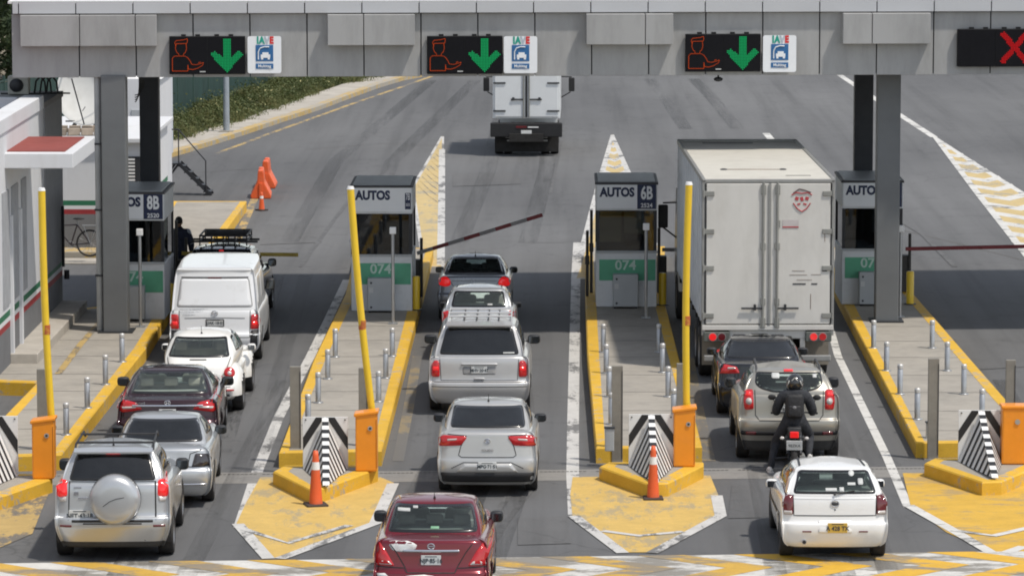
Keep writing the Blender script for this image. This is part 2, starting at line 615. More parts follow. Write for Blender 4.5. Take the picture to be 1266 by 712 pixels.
def car(name, label, cat, px, v, S, heading=0.0, group=None):
    """S is the description of one vehicle: rings of the lower body and of the cabin, outlines of its glass and lamps"""
    yw = S['yw']                                  # rear axle, ahead of the rear bumper
    g = G(px, v)
    root = thing(name, label, cat, (g.x + math.sin(heading) * yw, g.y - math.cos(heading) * yw, 0), heading, group)
    body_m, glass_m = S['paint'], S['glass']
    blk, rub = MT['black_plastic'], MT['tyre']
    r = S.get('r', .31); wb = S['wb']; W = S['W'] / 2
    lv, lf = stack(S['low'], 5)
    gv, gf = stack(S['cab'], 6)
    off = len(lv)
    bv = BVHTree.FromPolygons(lv + gv, lf + [tuple(i + off for i in f) for f in gf])
    gb = BVHTree.FromPolygons(gv, gf)
    lb = BVHTree.FromPolygons(lv, lf)
    # openings
    tests = []
    for yy in (yw, yw + wb):
        tests.append(lambda c, n, yy=yy: (c.y - yy) ** 2 + (c.z - r) ** 2 < (r + .055) ** 2 and abs(c.x) > W - .30)
    lf2 = cut(lv, lf, tests)
    holes = []
    for nm, side, poly in S['win']:
        holes.append((side, inset([Vector(q[:2]) for q in (poly if area2(poly) > 0 else poly[::-1])], .035)))
    def hit(c, n):
        for side, poly in holes:
            if side == 'rear' and c.y < S.get('ymid', 2.0) and abs(n.y) + abs(n.z) > .3 and inside((c.x, c.z), poly): return True
            if side == 'front' and c.y > S.get('ymid', 2.0) and inside((c.x, c.z), poly): return True
            if side == 'side' and abs(n.x) > .35 and inside((c.y, c.z), poly): return True
        return False
    gf2 = cut(gv, gf, [hit])
    # the shelf and cockpit under the glass are dark
    zlow = S.get('shelf', .8)
    gout = [Vector(q) for q in outline(*(list(S['cab'][1]) + list(D4[len(S['cab'][1]) - 7:]))[:11])] if True else None
    foot = [Vector((q.x, q.y)) for q in gout] + [Vector((-q.x, q.y)) for q in gout[-2:0:-1]]
    foot = inset(foot if area2(foot) > 0 else foot[::-1], .03)
    fm = []
    for f in lf2:
        c = sum((lv[i] for i in f), Vector()) / len(f)
        dark = (c.z > zlow and inside((c.x, c.y), foot)) or c.z < S.get('skirt', .2)
        fm.append((1 if c.z < S.get('skirt', .2) else 2) if dark else 0)
    verts = lv + gv
    faces = lf2 + [tuple(i + off for i in f) for f in gf2]
    fm += [0] * len(gf2)
    if S.get('two'):                               # roof in another colour
        pass
    mesh_obj('body', verts, faces, [body_m, MT['cabin_dark'], MT['cabin_light'] if glass_m is not GL_DARK else MT['cabin_dark']], root, fm)
    # glass
    for nm, side, poly in S['win']:
        gm = glass_m if side == 'rear' else (GL_FRONT if side == 'front' and glass_m is not GL_DARK else S.get('glass2', glass_m))
        fr = MT['window_seal']
        if side == 'side':
            patch('side_window', gb, poly, 'right', gm, root, .004, .012, .06, fr, .03)
            patch('side_window', gb, poly, 'left', gm, root, .004, .012, .06, fr, .03)
        else:
            patch(nm, gb, poly, side, gm, root, .004, .012, .06, fr, S.get('fritw', .035))
    # arches, liners, wheels
    for yy in (yw, yw + wb):
        for s in (1, -1):
            m = MB(); n = 18; A = []
            ra = r + .05
            for i in range(n + 1):
                a = PI * (-.08 + 1.16 * i / n)
                A.append((yy + ra * math.cos(a), r + ra * math.sin(a)))
            for i in range(n):
                p, q = A[i], A[i + 1]
                m.poly([(s * (W - .32), p[0], p[1]), (s * (W - .32), q[0], q[1]), (s * (W - .03), q[0], q[1]), (s * (W - .03), p[0], p[1])], blk)
            m.poly([(s * (W - .32), p[0], p[1]) for p in A], blk)
            m.build('arch_liner', root)
            a1 = [Vector((yy + (ra - .03) * math.cos(PI * i / 20), r + (ra - .03) * math.sin(PI * i / 20))) for i in range(21)]
            a2 = [Vector((yy + (ra + .045) * math.cos(PI * i / 20), r + (ra + .045) * math.sin(PI * i / 20))) for i in range(21)]
            V, Fc = [], []
            for p, q in zip(a1, a2):
                h, nn = project(lb, q, 'right' if s > 0 else 'left')
                V.append(h + nn * .012); V.append(Vector((h.x + s * .010, p.x, p.y)))
                V.append(Vector((h.x - s * .07, p.x, p.y)))
            for i in range(20):
                Fc.append((3 * i, 3 * i + 1, 3 * i + 4, 3 * i + 3)); Fc.append((3 * i + 1, 3 * i + 2, 3 * i + 5, 3 * i + 4))
            mesh_obj('arch_lip', V, Fc, [S.get('lip', body_m)], root)
            wheel(root, s * (W - .125), yy, r, S.get('tw', .21), rub, S.get('rim', MT['rim_silver']))
    # everything drawn on the bodywork
    for it in S.get('patches', []):
        nm, side, poly, mt = it[:4]; kw = it[4] if len(it) > 4 else {}
        poly = [Vector(q[:2]) for q in poly]
        if kw.pop('mirror', False) if kw else False:
            kk = dict(kw); o1 = patch(nm, bv, poly, side, mt, root, **kk)
            patch(nm, bv, [Vector((-q.x, q.y)) for q in poly], side, mt, root, **kk)
            kw['mirror'] = True
        elif side == 'both':
            patch(nm, bv, poly, 'right', mt, root, **kw); patch(nm, bv, poly, 'left', mt, root, **kw)
        else:
            patch(nm, bv, poly, side, mt, root, **kw)
    for it in S.get('seams', []):
        nm, side, pts, mt, w = it[:5]
        kw = it[5] if len(it) > 5 else {}
        if side == 'both':
            seam(nm, bv, pts, 'right', mt, root, w, **kw); seam(nm, bv, pts, 'left', mt, root, w, **kw)
        else: seam(nm, bv, pts, side, mt, root, w, **kw)
    # number plate
    if 'plate' in S:
        x, z, w, h, txt, pm = S['plate']
        hh, nn = project(bv, (x, z), 'rear')
        m = MB(); m.box((0, 0, 0), (w, .014, h), pm, .006)
        po = m.build('number_plate', root, loc=(x, hh.y - .012, z))
        text_mesh(txt, h * .62, MT['plate_ink'], 'lettering', po, Matrix.Translation((0, -.010, -.01)), .001, .002, .92)
        b = MB(); b.box((0, -.008, h * .38), (w * .6, .002, h * .08), MT['plate_ink']); b.build('plate_band', po)
    # mirrors
    mm = S.get('mirror_mat', blk); my, mz, mw, mh = S['mirror']
    for s in (1, -1):
        m = MB()
        m.ell((0, 0, 0), (mw / 2, .09, mh / 2), mm, 16, None, .62)
        m.cyl((-s * mw * .35, 0, -mh * .25), (-s * (mw * .5 + .10), .03, -mh * .4), .028, .035, mm, 10)
        o = m.build('wing_mirror', root, loc=(s * (W + mw * .5 + S.get('mgap', -.085)), my, mz - .09))
        k = MB(); k.box((0, -.085, 0), (mw * .78, .012, mh * .72), MT['mirror_glass'], .02)
        k.build('mirror_glass', o)
    # seats
    sm = S.get('seatm', MT['seat_dark'])
    sy = S.get('seaty', 2.3); sz = S.get('seatz', .55)
    for x in (-.36, .36): seat(None, x * W / .85, sy, sz, sm).build('seat', root)
    if S.get('rearseat', True):
        m = MB(); ry = S.get('rseaty', sy - .85)
        m.box((0, ry, sz + .26), (W * 1.35, .14, .58), sm, .06, Matrix.Rotation(R(-18), 3, 'X'), 3, True)
        for x in ((-.4, 0, .4) if S.get('heads', 3) == 3 else (-.4, .4)):
            m.box((x * W / .85, ry - .14, sz + .60), (.25, .09, .15), sm, .04, Matrix.Rotation(R(-12), 3, 'X'), 3, True)
        m.build('rear_bench', root)
    dm = MB(); dm.box((0, sy + .95, sz + .22), (W * 1.5, .35, .22), MT['cabin_dark'], .08, None, 3, True); dm.build('dashboard', root)
    # underbody
    L = S['low'][2][3]
    u = MB(); u.box((0, L / 2, .30), (W * 1.45, L * .86, .14), MT['underbody'], .03)
    u.cyl((-.35 * W, .15, .26), (-.35 * W, 1.5, .26), .035, None, MT['underbody'], 8)
    u.build('underbody', root)
    if 'aerial' in S:
        x, y, ln = S['aerial']; h, nn = project(bv, (x, y), 'top')
        m = MB(); m.cyl(h, h + Vector((0, 0, .03)), .02, .014, blk, 8); m.cyl(h, h + Vector((0, -ln * .55, ln)), .006, .004, blk, 6); m.build('aerial', root)
    if S.get('wiper'):
        (x0, z0), (x1, z1) = S['wiper']
        a, n1 = project(bv, (x0, z0), 'rear'); b, n2 = project(bv, (x1, z1), 'rear')
        m = MB(); m.cyl(a + n1 * .03, b + n2 * .02, .012, .008, blk, 6); m.cyl(a, a + n1 * .04, .02, None, blk, 8); m.build('wiper', root)
    for fn in S.get('extra', []): fn(root, bv)
    return root

def rails(root, x, y0, y1, z, mat, bars=(), dz=.05, xt=None):
    for s in (1, -1):
        m = MB(); pts = []
        for i in range(9):
            t = i / 8; zz = z + (-.045 if i in (0, 8) else dz)
            pts.append((s * (x + (0 if xt is None else (xt - x) * t)), y0 + (y1 - y0) * t, zz))
        m.tube(pts, .018, mat, 8); m.build('roof_rail', root)
    for yb in bars:
        m = MB(); m.cyl((-x, yb, z + dz + .01), (x, yb, z + dz + .01), .018, None, mat, 8); m.build('crossbar', root)

def sedan(L, W, zr_deck, zf_hood, h, rg, rt, ft, fg, hw_belt, hw_roof, zb=.30, br=.05, yd=.0, cr0=.12, taper=.9, bump=.50, lipz=None, wing=None):
    """rings for a car with a boot: rg/rt = foot and top of the rear glass, ft/fg = top and foot of the windscreen (measured from the rear bumper)"""
    w = W / 2
    z1 = zr_deck
    low = [(.20, .20, .16, L - .2, w * .84, w * .88, w * .8, .14, .2, .05, .12),
           (zb, zb, .06, L - .06, w * .93, w * .965, w * .86, cr0, .25, br, .16),
           (bump, .46, .0, L, w * .965, w * .99, w * .88, cr0, .28, br, .18),
           (bump + .12, .56, .01, L - .02, w * .97, w, w * .88, cr0, .28, br, .18),
           (bump + .17, .60, .045 + yd, L - .05, w * .955, w, w * .88, cr0, .28, br, .18),
           (z1 - .10, zf_hood - .14, .085 + yd, L - .10, w * .93, w * .985, w * .87, cr0, .28, br, .18),
           (z1 - .03, zf_hood - .06, .095 + yd, L - .16, w * .90, w * .955, w * .84, cr0, .28, br, .18),
           (z1, zf_hood - .01, .13 + yd, L - .30, w * .84, w * .90, w * .76, cr0, .25, br, .16),
           (z1 + .012, zf_hood + .03, .32 + yd, L - .55, w * .66, w * .78, w * .56, cr0, .2, br, .1),
           (z1 + .02, zf_hood + .05, .60 + yd, L - .9, w * .30, w * .40, w * .3, .1, .1, .02, .05)]
    zbr = z1 - .01; zbf = zf_hood + .02
    cab = [(zbr - .06, zbf - .06, rg - .06, fg + .08, hw_belt * taper, hw_belt, hw_belt * .93, .12, .18, .07, .22),
           (zbr + .02, zbf + .04, rg + .03, fg - .06, hw_belt * taper, hw_belt * .985, hw_belt * .92, .12, .18, .08, .22),
           (zbr + (h - zbr) * .45, zbf + (h - zbf) * .48, rg + (rt - rg) * .52, fg + (ft - fg) * .52, (hw_belt * taper + hw_roof * .94) / 2 + .01, (hw_belt + hw_roof) / 2 + .015, (hw_belt * .92 + hw_roof * .9) / 2, .12, .16, .09, .20),
           (h - .085, h - .13, rt - .06, ft + .06, hw_roof * .95, hw_roof * 1.02, hw_roof * .90, .12, .14, .09, .17),
           (h - .04, h - .09, rt + .02, ft - .02, hw_roof * .90, hw_roof * .96, hw_roof * .84, .12, .14, .08, .14),
           (h - .014, h - .055, rt + .22, ft - .22, hw_roof * .70, hw_roof * .76, hw_roof * .66, .12, .14, .06, .1),
           (h - .005, h - .04, rt + .5, ft - .5, hw_roof * .28, hw_roof * .3, hw_roof * .26, .1, .1, .02, .03)]
    return low, cab

def hatch(L, W, z1, zf_hood, h, rt, ft, fg, hw_belt, hw_roof, zb=.30, br=.05, cr0=.10, bump=.50, zglass=None, lean=.05, roofr=.95):
    """rings for an upright-tailed body; rt = how far ahead of the bumper the roof starts"""
    w = W / 2
    low = [(.22, .22, .14, L - .2, w * .84, w * .88, w * .8, .14, .2, .05, .12),
           (zb, zb, .05, L - .06, w * .93, w * .965, w * .86, cr0, .25, br, .16),
           (bump, .48, .0, L, w * .965, w * .99, w * .88, cr0, .28, br, .18),
           (bump + .10, .58, .01, L - .02, w * .97, w, w * .88, cr0, .28, br, .18),
           (bump + .14, .62, .06, L - .05, w * .965, w, w * .88, cr0, .28, br, .18),
           (z1 - .10, zf_hood - .14, .08 + lean * .5, L - .10, w * .955, w * .99, w * .87, cr0, .28, br, .18),
           (z1 - .03, zf_hood - .06, .09 + lean, L - .16, w * .93, w * .965, w * .84, cr0, .28, br, .18),
           (z1, zf_hood - .01, .13 + lean, L - .30, w * .86, w * .90, w * .76, cr0, .25, br, .16),
           (z1 + .006, zf_hood + .03, .4 + lean, L - .55, w * .66, w * .78, w * .56, cr0, .2, br, .1),
           (z1 + .01, zf_hood + .05, .8 + lean, L - .9, w * .30, w * .40, w * .3, .1, .1, .02, .05)]
    zbr = z1 - .01; zbf = zf_hood + .02; rg = .10 + lean
    cab = [(zbr - .08, zbf - .06, rg - .012, fg + .08, hw_belt * .985, hw_belt, hw_belt * .93, .10, .18, br, .22),
           (zbr + .02, zbf + .04, rg, fg - .06, hw_belt * .975, hw_belt * .985, hw_belt * .92, .10, .18, br, .22),
           (zbr + (h - zbr) * .5, zbf + (h - zbf) * .5, rg + (rt - rg) * .45, fg + (ft - fg) * .52, (hw_belt + hw_roof) / 2 * .99, (hw_belt + hw_roof) / 2 + .015, (hw_belt * .92 + hw_roof * .9) / 2, .10, .16, br, .20),
           (h - .10, h - .14, rt - .05, ft + .06, hw_roof * (roofr + .03), hw_roof * 1.02, hw_roof * .90, .10, .14, br, .17),
           (h - .045, h - .10, rt + .0, ft - .02, hw_roof * roofr, hw_roof * .97, hw_roof * .84, .10, .14, br, .14),
           (h - .015, h - .06, rt + .16, ft - .22, hw_roof * .80, hw_roof * .82, hw_roof * .66, .10, .14, .04, .1),
           (h, h, rt + .5, ft - .5, hw_roof * .28, hw_roof * .3, hw_roof * .26, .1, .1, .02, .03)]
    return low, cab
# ------------------------------------------------------------------ daylight
SUN = Vector((.43, -.28, 1.0)).normalized()          # towards the sun: high, from the right and slightly behind the viewer
el = math.asin(SUN.z); az = math.atan2(SUN.x, SUN.y)
world = bpy.data.worlds.new('World'); scene.world = world; world.use_nodes = True
nt = world.node_tree
for n in list(nt.nodes): nt.nodes.remove(n)
wo = nt.nodes.new('ShaderNodeOutputWorld'); bg = nt.nodes.new('ShaderNodeBackground'); sk = nt.nodes.new('ShaderNodeTexSky')
sk.sky_type = 'NISHITA'; sk.sun_disc = False; sk.sun_elevation = el; sk.sun_rotation = az
sk.air_density = 1.4; sk.dust_density = 3.0; sk.altitude = 2200
bg.inputs['Strength'].default_value = 0.145
hs = nt.nodes.new('ShaderNodeHueSaturation'); hs.inputs['Saturation'].default_value = .42; nt.links.new(sk.outputs['Color'], hs.inputs['Color']); nt.links.new(hs.outputs['Color'], bg.inputs['Color']); nt.links.new(bg.outputs['Background'], wo.inputs['Surface'])
sd = bpy.data.lights.new('sun', 'SUN'); sd.energy = 3.2; sd.angle = R(2.5); sd.color = (1.0, .935, .84)
so = bpy.data.objects.new('sun', sd); COL.objects.link(so)
so.rotation_euler = (-SUN).to_track_quat('-Z', 'Y').to_euler(); so.location = (0, 60, 60)
scene.cycles.filter_width = 1.9
vs = scene.view_settings
vs.view_transform = 'Standard'; vs.look = 'None'; vs.exposure = 0.15; vs.gamma = 1.0; vs.use_curve_mapping = False
# ------------------------------------------------------------------ shared materials
MT = {}
MT['black_plastic'] = M('black_plastic', (.018, .018, .02), .55, var=.2)
MT['cabin_dark'] = M('cabin_dark', (.045, .045, .045), .8)
MT['cabin_light'] = M('cabin_light', (.34, .35, .33), .8)
MT['underbody'] = M('underbody', (.015, .014, .013), .8)
MT['tyre'] = M('tyre_rubber', (.022, .021, .021), .82, var=.3, dirt=(.10, .09, .075), dirt_amt=.3)
MT['rim_silver'] = M('rim_silver', (.45, .45, .46), .35, .8)
MT['rim_dark'] = M('rim_dark', (.08, .08, .085), .45, .6)
MT['window_seal'] = M('window_seal', (.012, .012, .013), .25, coat=.3)
MT['mirror_glass'] = M('mirror_glass', (.10, .11, .12), .08, 1.0, var=.02)
MT['seat_dark'] = M('seat_dark', (.03, .03, .033), .85)
MT['seat_grey'] = M('seat_grey', (.22, .21, .20), .85)
MT['seat_beige'] = M('seat_beige', (.42, .39, .34), .8)
MT['plate_ink'] = M('plate_ink', (.03, .04, .05), .5)
MT['plate_white'] = M('plate_white', (.62, .63, .62), .45, dirt=(.35, .32, .28), dirt_amt=.2)
MT['plate_yellow'] = M('plate_yellow', (.55, .36, .06), .5)
MT['gap'] = M('panel_gap', (.02, .02, .02), .8)
MT['chrome'] = M('chrome', (.72, .72, .74), .12, 1.0, var=.03)
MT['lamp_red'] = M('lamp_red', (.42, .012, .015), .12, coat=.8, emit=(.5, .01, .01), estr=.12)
MT['lamp_red_lit'] = M('lamp_red_lit', (.6, .02, .02), .12, coat=.8, emit=(1, .012, .015), estr=.35)
MT['lamp_dark_red'] = M('lamp_dark_red', (.12, .012, .015), .12, coat=.8)
MT['lamp_clear'] = M('lamp_clear', (.55, .52, .5), .15, coat=.8)
MT['lamp_smoked'] = M('lamp_smoked', (.035, .03, .032), .12, coat=.8)
MT['sticker'] = M('sticker_white', (.50, .51, .50), .6)
MT['sticker_green'] = M('sticker_green', (.2, .4, .25), .6)
GL_CLEAR = glass('glass_clear', (.90, .97, .94), .02, 1.5, dust_glow=.03)
GL_FRONT = glass('glass_front', (.80, .90, .87), .02, 1.5, dust_glow=.60, dust_glow_col=(.80, .90, .86), back=True)  # pale translucent veil added to brighten the windscreen seen from inside
GL_TINT = glass('glass_tint', (.60, .68, .67), .02, 1.5, dust_glow=.03)
GL_DARK = glass('glass_dark', (.03, .035, .04), .02, 1.6, dust_glow=.03, dust_glow_col=(.3, .33, .36))
P_SILVER = paint('paint_silver', (.50, .515, .53), .55, .32, amt=.07)
P_SILVER_WARM = paint('paint_silver_warm', (.52, .515, .50), .5, .34, amt=.12)
P_SILVER_BLUE = paint('paint_silver_blue', (.19, .205, .23), .6, .30, amt=.15)
P_VAN = paint('paint_silver_van', (.52, .515, .51), .45, .36, amt=.15)
P_CHAMP = paint('paint_champagne', (.35, .335, .295), .5, .34, amt=.12)
P_WHITE = paint('paint_white', (.78, .78, .77), 0, .3, amt=.14)
P_VANW = paint('paint_white_van', (.74, .75, .76), 0, .32, amt=.16)
P_BEETLE = paint('paint_white_warm', (.80, .79, .76), 0, .25, amt=.1)
P_RED = paint('paint_dark_red', (.17, .008, .018), .35, .22, dirt=(.16, .06, .06), amt=.16)
P_MAROON = paint('paint_maroon', (.035, .008, .014), .5, .2, dirt=(.09, .06, .06), amt=.18)
P_BLACK = paint('paint_black', (.012, .013, .018), .3, .16, dirt=(.08, .07, .06), amt=.2)
GAP = MT['gap']

def quad(x0, x1, z0, z1): return [(x0, z0), (x1, z0), (x1, z1), (x0, z1)]

# ------------------------------------------------------------------ the setting
def W(u, v, z=0.0):
    g = G(u, v, z); return Vector((g.x, g.y))

ASPH = (.122, .121, .120)
ROAD = road_mat('asphalt', (.132, .133, .135), (.095, .096, .099), (.2, .2, .2))
EARTH = M('dry_earth', (.20, .17, .12), .95, var=.3, vscale=.6, bump=.4, bscale=12)
CONC = M('island_concrete', (.325, .30, .262), .9, var=.10, vscale=1.6, dirt=(.20, .19, .17), dirt_amt=.38, dscale=1.1, bump=.2, bscale=30)
CONC2 = M('pavement_concrete', (.42, .39, .345), .9, var=.12, vscale=1.2, dirt=(.24, .21, .17), dirt_amt=.35, dscale=.9, bump=.2, bscale=30)
KERB = paint_mat('kerb_yellow', (.72, .43, .035), (.33, .31, .28), .16, 4.0, (1, 1, 1))
KERB_OLD = paint_mat('kerb_yellow_old', (.56, .39, .14), (.36, .34, .30), .55, 2.5, (1, 1, 1))
Y_PAINT = paint_mat('road_paint_yellow', (.64, .43, .12), (.36, .29, .17), .36, 2.2)
Y_PAINT_B = paint_mat('road_paint_bright_yellow', (.66, .40, .05), (.38, .27, .12), .30, 2.0, (.5, 1, 1))
Y_OLD = paint_mat('road_paint_old_yellow', (.50, .35, .13), ASPH, .52, 2.0)
Y_PALE = paint_mat('road_paint_pale_yellow', (.58, .44, .20), (.34, .30, .22), .30, 1.6)
Y_FAINT = paint_mat('road_paint_faint_yellow', (.26, .21, .13), ASPH, .62, 1.6)
W_PAINT = paint_mat('road_paint_white', (.58, .57, .55), ASPH, .36, 2.5)
W_PAINT_B = paint_mat('road_paint_bright_white', (.66, .65, .62), ASPH, .28, 2.2, (.6, 1, 1))
JOINT = M('joint_dark', (.10, .095, .09), .95)
YELLOW = M('metal_yellow', (.75, .50, .02), .45, coat=.3, var=.06, dirt=(.35, .24, .08), dirt_amt=.2, dscale=3)
ORANGE = M('metal_orange', (.80, .27, .010), .42, coat=.3, var=.05, dirt=(.45, .18, .04), dirt_amt=.2, dscale=2.5)
CONE_O = M('cone_orange', (.72, .11, .025), .5, var=.1, dirt=(.30, .10, .06), dirt_amt=.35, dscale=6)
STEEL = M('brushed_steel', (.42, .43, .44), .38, .7, var=.12, vscale=5)
STEEL_POST = M('steel_post', (.27, .25, .215), .5, .35, var=.15, vscale=4)
WHITE = M('white_paint', (.74, .74, .73), .5, var=.05, dirt=(.45, .42, .38), dirt_amt=.2, dscale=1.4)
WALLW = M('wall_white', (.62, .63, .65), .8, var=.05, vscale=.8, dirt=(.42, .41, .40), dirt_amt=.3, dscale=.8, stretch=(1, 1, .35))
WALLG = M('wall_grey', (.15, .155, .165), .8, var=.08, vscale=1)
STR_G = M('stripe_green', (.02, .14, .07), .6)
STR_R = M('stripe_red', (.28, .025, .03), .6)
ROOF_R = M('roof_red', (.24, .055, .045), .85, var=.15, vscale=1.2)
BLACK = M('black_paint', (.012, .012, .013), .55)
DARKM = M('dark_metal', (.035, .037, .042), .5, .3, var=.15)
ALU = M('facade_panel', (.35, .35, .348), .5, .1, var=.05, vscale=.5, dirt=(.22, .22, .215), dirt_amt=.45, dscale=1.6, stretch=(1, 1, .22))
ALU_CAP = M('facade_cap', (.50, .51, .53), .4, .2, var=.04, vscale=.5)
COLG = M('column_grey', (.135, .142, .147), .55, .1, var=.08, vscale=1.5)
COLD = M('column_shade_dark', (.03, .034, .042), .5, .2, var=.08)  # rear columns' deep shade put into this colour; canopy slab shares it
NAVY = M('sign_navy', (.012, .022, .07), .5)

ZC = [0]
def up_z(z, parent):
    if parent is None or z > .1: return z
    ZC[0] += 1; return z + .00012 * ZC[0]
def sheet(name, pts, z, mat, parent=None):
    z = up_z(z, parent)
    m = MB(); m.poly([(p[0], p[1], z) for p in pts], mat); return m.build(name, parent)

gr = sheet('ground', [(-3000, -200), (3000, -200), (3000, 6000), (-3000, 6000)], -.02, EARTH); tag(gr, kind='structure')
# left edge of the carriageway beyond the plaza follows a curve
LK = [W(60, 245), W(150, 215), W(216, 193.7), W(262, 180), W(304, 166.5), W(350, 151), W(396.7, 135.7), W(434, 121.5), W(470, 108.4), W(498.6, 100)]
far = LK[-1] + (LK[-1] - LK[-2]).normalized() * 60 + Vector((6, 0))
LK = [Vector((-24, LK[0].y - 10))] + LK + [far, far + Vector((20, 60)), far + Vector((40, 160))]
rd = [Vector((-24, 20))] + LK + [Vector((120, LK[-1].y)), Vector((120, 20))]
road = sheet('road', rd, 0.0, ROAD); tag(road, kind='structure')

def offset_line(L, d):
    out = []
    for i, p in enumerate(L):
        a = L[max(0, i - 1)]; b = L[min(len(L) - 1, i + 1)]
        t = (b - a).normalized(); out.append(p + Vector((-t.y, t.x)) * d)
    return out
def strip(name, L, d0, d1, z, mat, parent, wob=0.0):
    z = up_z(z, parent)
    A = offset_line(L, d0); B = offset_line(L, d1)
    if wob: B = [p + Vector((random.uniform(-wob, wob), 0)) for p in B]
    m = MB()
    for i in range(len(L) - 1): m.poly([(A[i].x, A[i].y, z), (A[i + 1].x, A[i + 1].y, z), (B[i + 1].x, B[i + 1].y, z), (B[i].x, B[i].y, z)], mat)
    return m.build(name, parent)
def solid_strip(name, L, d0, d1, z1, mat, parent=None):
    A = offset_line(L, d0); B = offset_line(L, d1); m = MB()
    for i in range(len(L) - 1):
        a, b, c, d = A[i], A[i + 1], B[i + 1], B[i]
        m.poly([(a.x, a.y, z1), (b.x, b.y, z1), (c.x, c.y, z1), (d.x, d.y, z1)], mat)
        m.poly([(a.x, a.y, 0), (b.x, b.y, 0), (b.x, b.y, z1), (a.x, a.y, z1)], mat)
        m.poly([(d.x, d.y, 0), (d.x, d.y, z1), (c.x, c.y, z1), (c.x, c.y, 0)], mat)
    return m.build(name, parent)
LKs = []
for a, b in zip(LK[:-1], LK[1:]):
    for k in range(4): LKs.append(a.lerp(b, k / 4))
LKs.append(LK[-1])
pv = solid_strip('pavement', LKs, .36, 1.5, .13, CONC2); tag(pv, kind='structure')
kb = solid_strip('kerb', LKs, 0, .355, .15, KERB_OLD, pv)
YL = [W(268, 190), W(300, 178), W(340, 163), W(380, 148.7), W(440, 127), W(496, 108), W(530, 96)]
YL = YL + [YL[-1] + (YL[-1] - YL[-2]).normalized() * 40]
strip('edge_line', YL, -.09, .09, .004, Y_OLD, road)

def line(name, pts, w, mat, z=.004):
    L = [W(*p) for p in pts]
    return strip(name, L, -w / 2, w / 2, z, mat, road)
def patch_px(name, pts, mat, z=.004):
    return sheet(name, [W(*p) for p in pts], z, mat, road)

# lane lines beside the islands
line('lane_line', [(429, 346), (405, 397), (384, 440), (345, 515), (319, 580), (296, 652)], .20, W_PAINT)
line('lane_line', [(714, 300), (712, 340), (710, 440), (708.5, 520), (708, 588), (710.5, 636)], .22, W_PAINT)
line('lane_line', [(1025, 400), (1036, 440), (1065, 500), (1097, 566), (1123, 627)], .16, W_PAINT_B)
line('lane_line', [(947, 165), (953, 172), (958, 180)], .25, W_PAINT_B)
line('lane_line', [(516, 440), (505, 505), (492, 570)], .20, Y_FAINT)
line('lane_line', [(850, 440), (862, 505), (876, 570)], .25, Y_FAINT)
line('lane_line', [(330, 203), (315, 245), (292, 300), (285, 320)], .22, Y_OLD)
line('lane_line', [(1038, 93), (1098, 133), (1155, 170)], .26, W_PAINT_B)
# hatched noses beyond the islands
def hatched(pts, wl, mat_y, mat_w, z=.004, stripes=None):
    patch_px('hatched_area', pts, mat_y, z)
    P = [W(*p) for p in pts]
    z = up_z(z, road)
    m = MB(); I = inset(P, wl)
    for i in range(len(P)):
        j = (i + 1) % len(P); a, b, c, d = P[i], P[j], I[j], I[i]
        if (b - a).length < wl * 2.2 and i == 0: continue
        zz = z + .00012 * i
        m.poly([(a.x, a.y, zz), (b.x, b.y, zz), (c.x, c.y, zz), (d.x, d.y, zz)], mat_w)
    ZC[0] += 8
    m.build('hatch_border', road)
def hatch_lines(apex, left, right, n, mat, w, z=.012, t0=.12, dip=.12):
    A = W(*apex); Lf = W(*left); Rt = W(*right); z = up_z(.004, road)
    m = MB()
    for k in range(n):
        t = t0 + (1 - t0) * k / n
        a = A.lerp(Lf, t); b = A.lerp(Rt, t); c = (a + b) / 2 + Vector((0, (A.y - Lf.y) * dip * t * .5))
        for p, q in ((a, c), (c, b)):
            m.poly([(p.x, p.y, z), (q.x, q.y, z), (q.x, q.y + w, z), (p.x, p.y + w, z)], mat)
    m.build('hatch_line', road)
hatched([(545, 169), (549, 169), (549, 330), (519, 330), (519, 310), (508, 232)], .10, Y_PALE, W_PAINT)
hatch_lines((547, 176), (513, 235), (545, 262), 10, Y_OLD, .28, dip=-.05, t0=.2)
line('hatch_side', [(546.5, 185), (546, 250), (545, 328)], .20, W_PAINT)
hatched([(755, 167), (759, 167), (784, 222), (823, 330), (823, 345), (706, 345), (709, 331), (718, 301), (738, 224)], .18, Y_PALE, W_PAINT)
hatch_lines((757, 172), (744, 222), (779, 222), 5, W_PAINT, 1.0, dip=-.25, t0=.22)
hatched([(1153, 170), (1158, 170), (1206, 201), (1266, 238), (1330, 277), (1330, 392), (1266, 318), (1205, 240)], .20, Y_PALE, W_PAINT_B)
hatch_lines((1156, 170), (1266, 318), (1394, 318), 12, W_PAINT_B, 1.15, dip=-.14, t0=.13)
# yellow approach noses in front of the wedges
NOSES = []
def nose(pts, apexV, my=Y_PAINT, z=.004):
    patch_px('approach_hatching', pts, my, z)
nose([(322, 590), (470, 590), (487, 597), (463, 646), (348, 690), (332, 690), (292, 648), (305, 620)], None)
nose([(708, 590), (878, 588), (888, 612), (893, 637), (806, 683), (774, 683), (708, 640), (705, 612)], None)
nose([(1116, 585), (1290, 585), (1340, 600), (1340, 650), (1266, 683), (1226, 683), (1170, 658), (1126, 626)], None, Y_PAINT_B)
nose([(-90, 610), (64, 600), (40, 660), (-30, 690), (-90, 690)], None, Y_OLD)
line('approach_border', [(294, 648), (332, 691)], .2, W_PAINT, .008)
line('approach_border', [(346, 691), (464, 647), (486, 598)], .2, W_PAINT, .008)
line('approach_border', [(302, 655), (356, 672), (432, 650)], .16, W_PAINT, .012)
line('approach_border', [(709, 638), (770, 684)], .2, W_PAINT, .008)
line('approach_border', [(806, 684), (891, 638), (886, 613)], .2, W_PAINT, .008)
line('approach_border', [(745, 657), (790, 663), (845, 658)], .16, W_PAINT, .012)
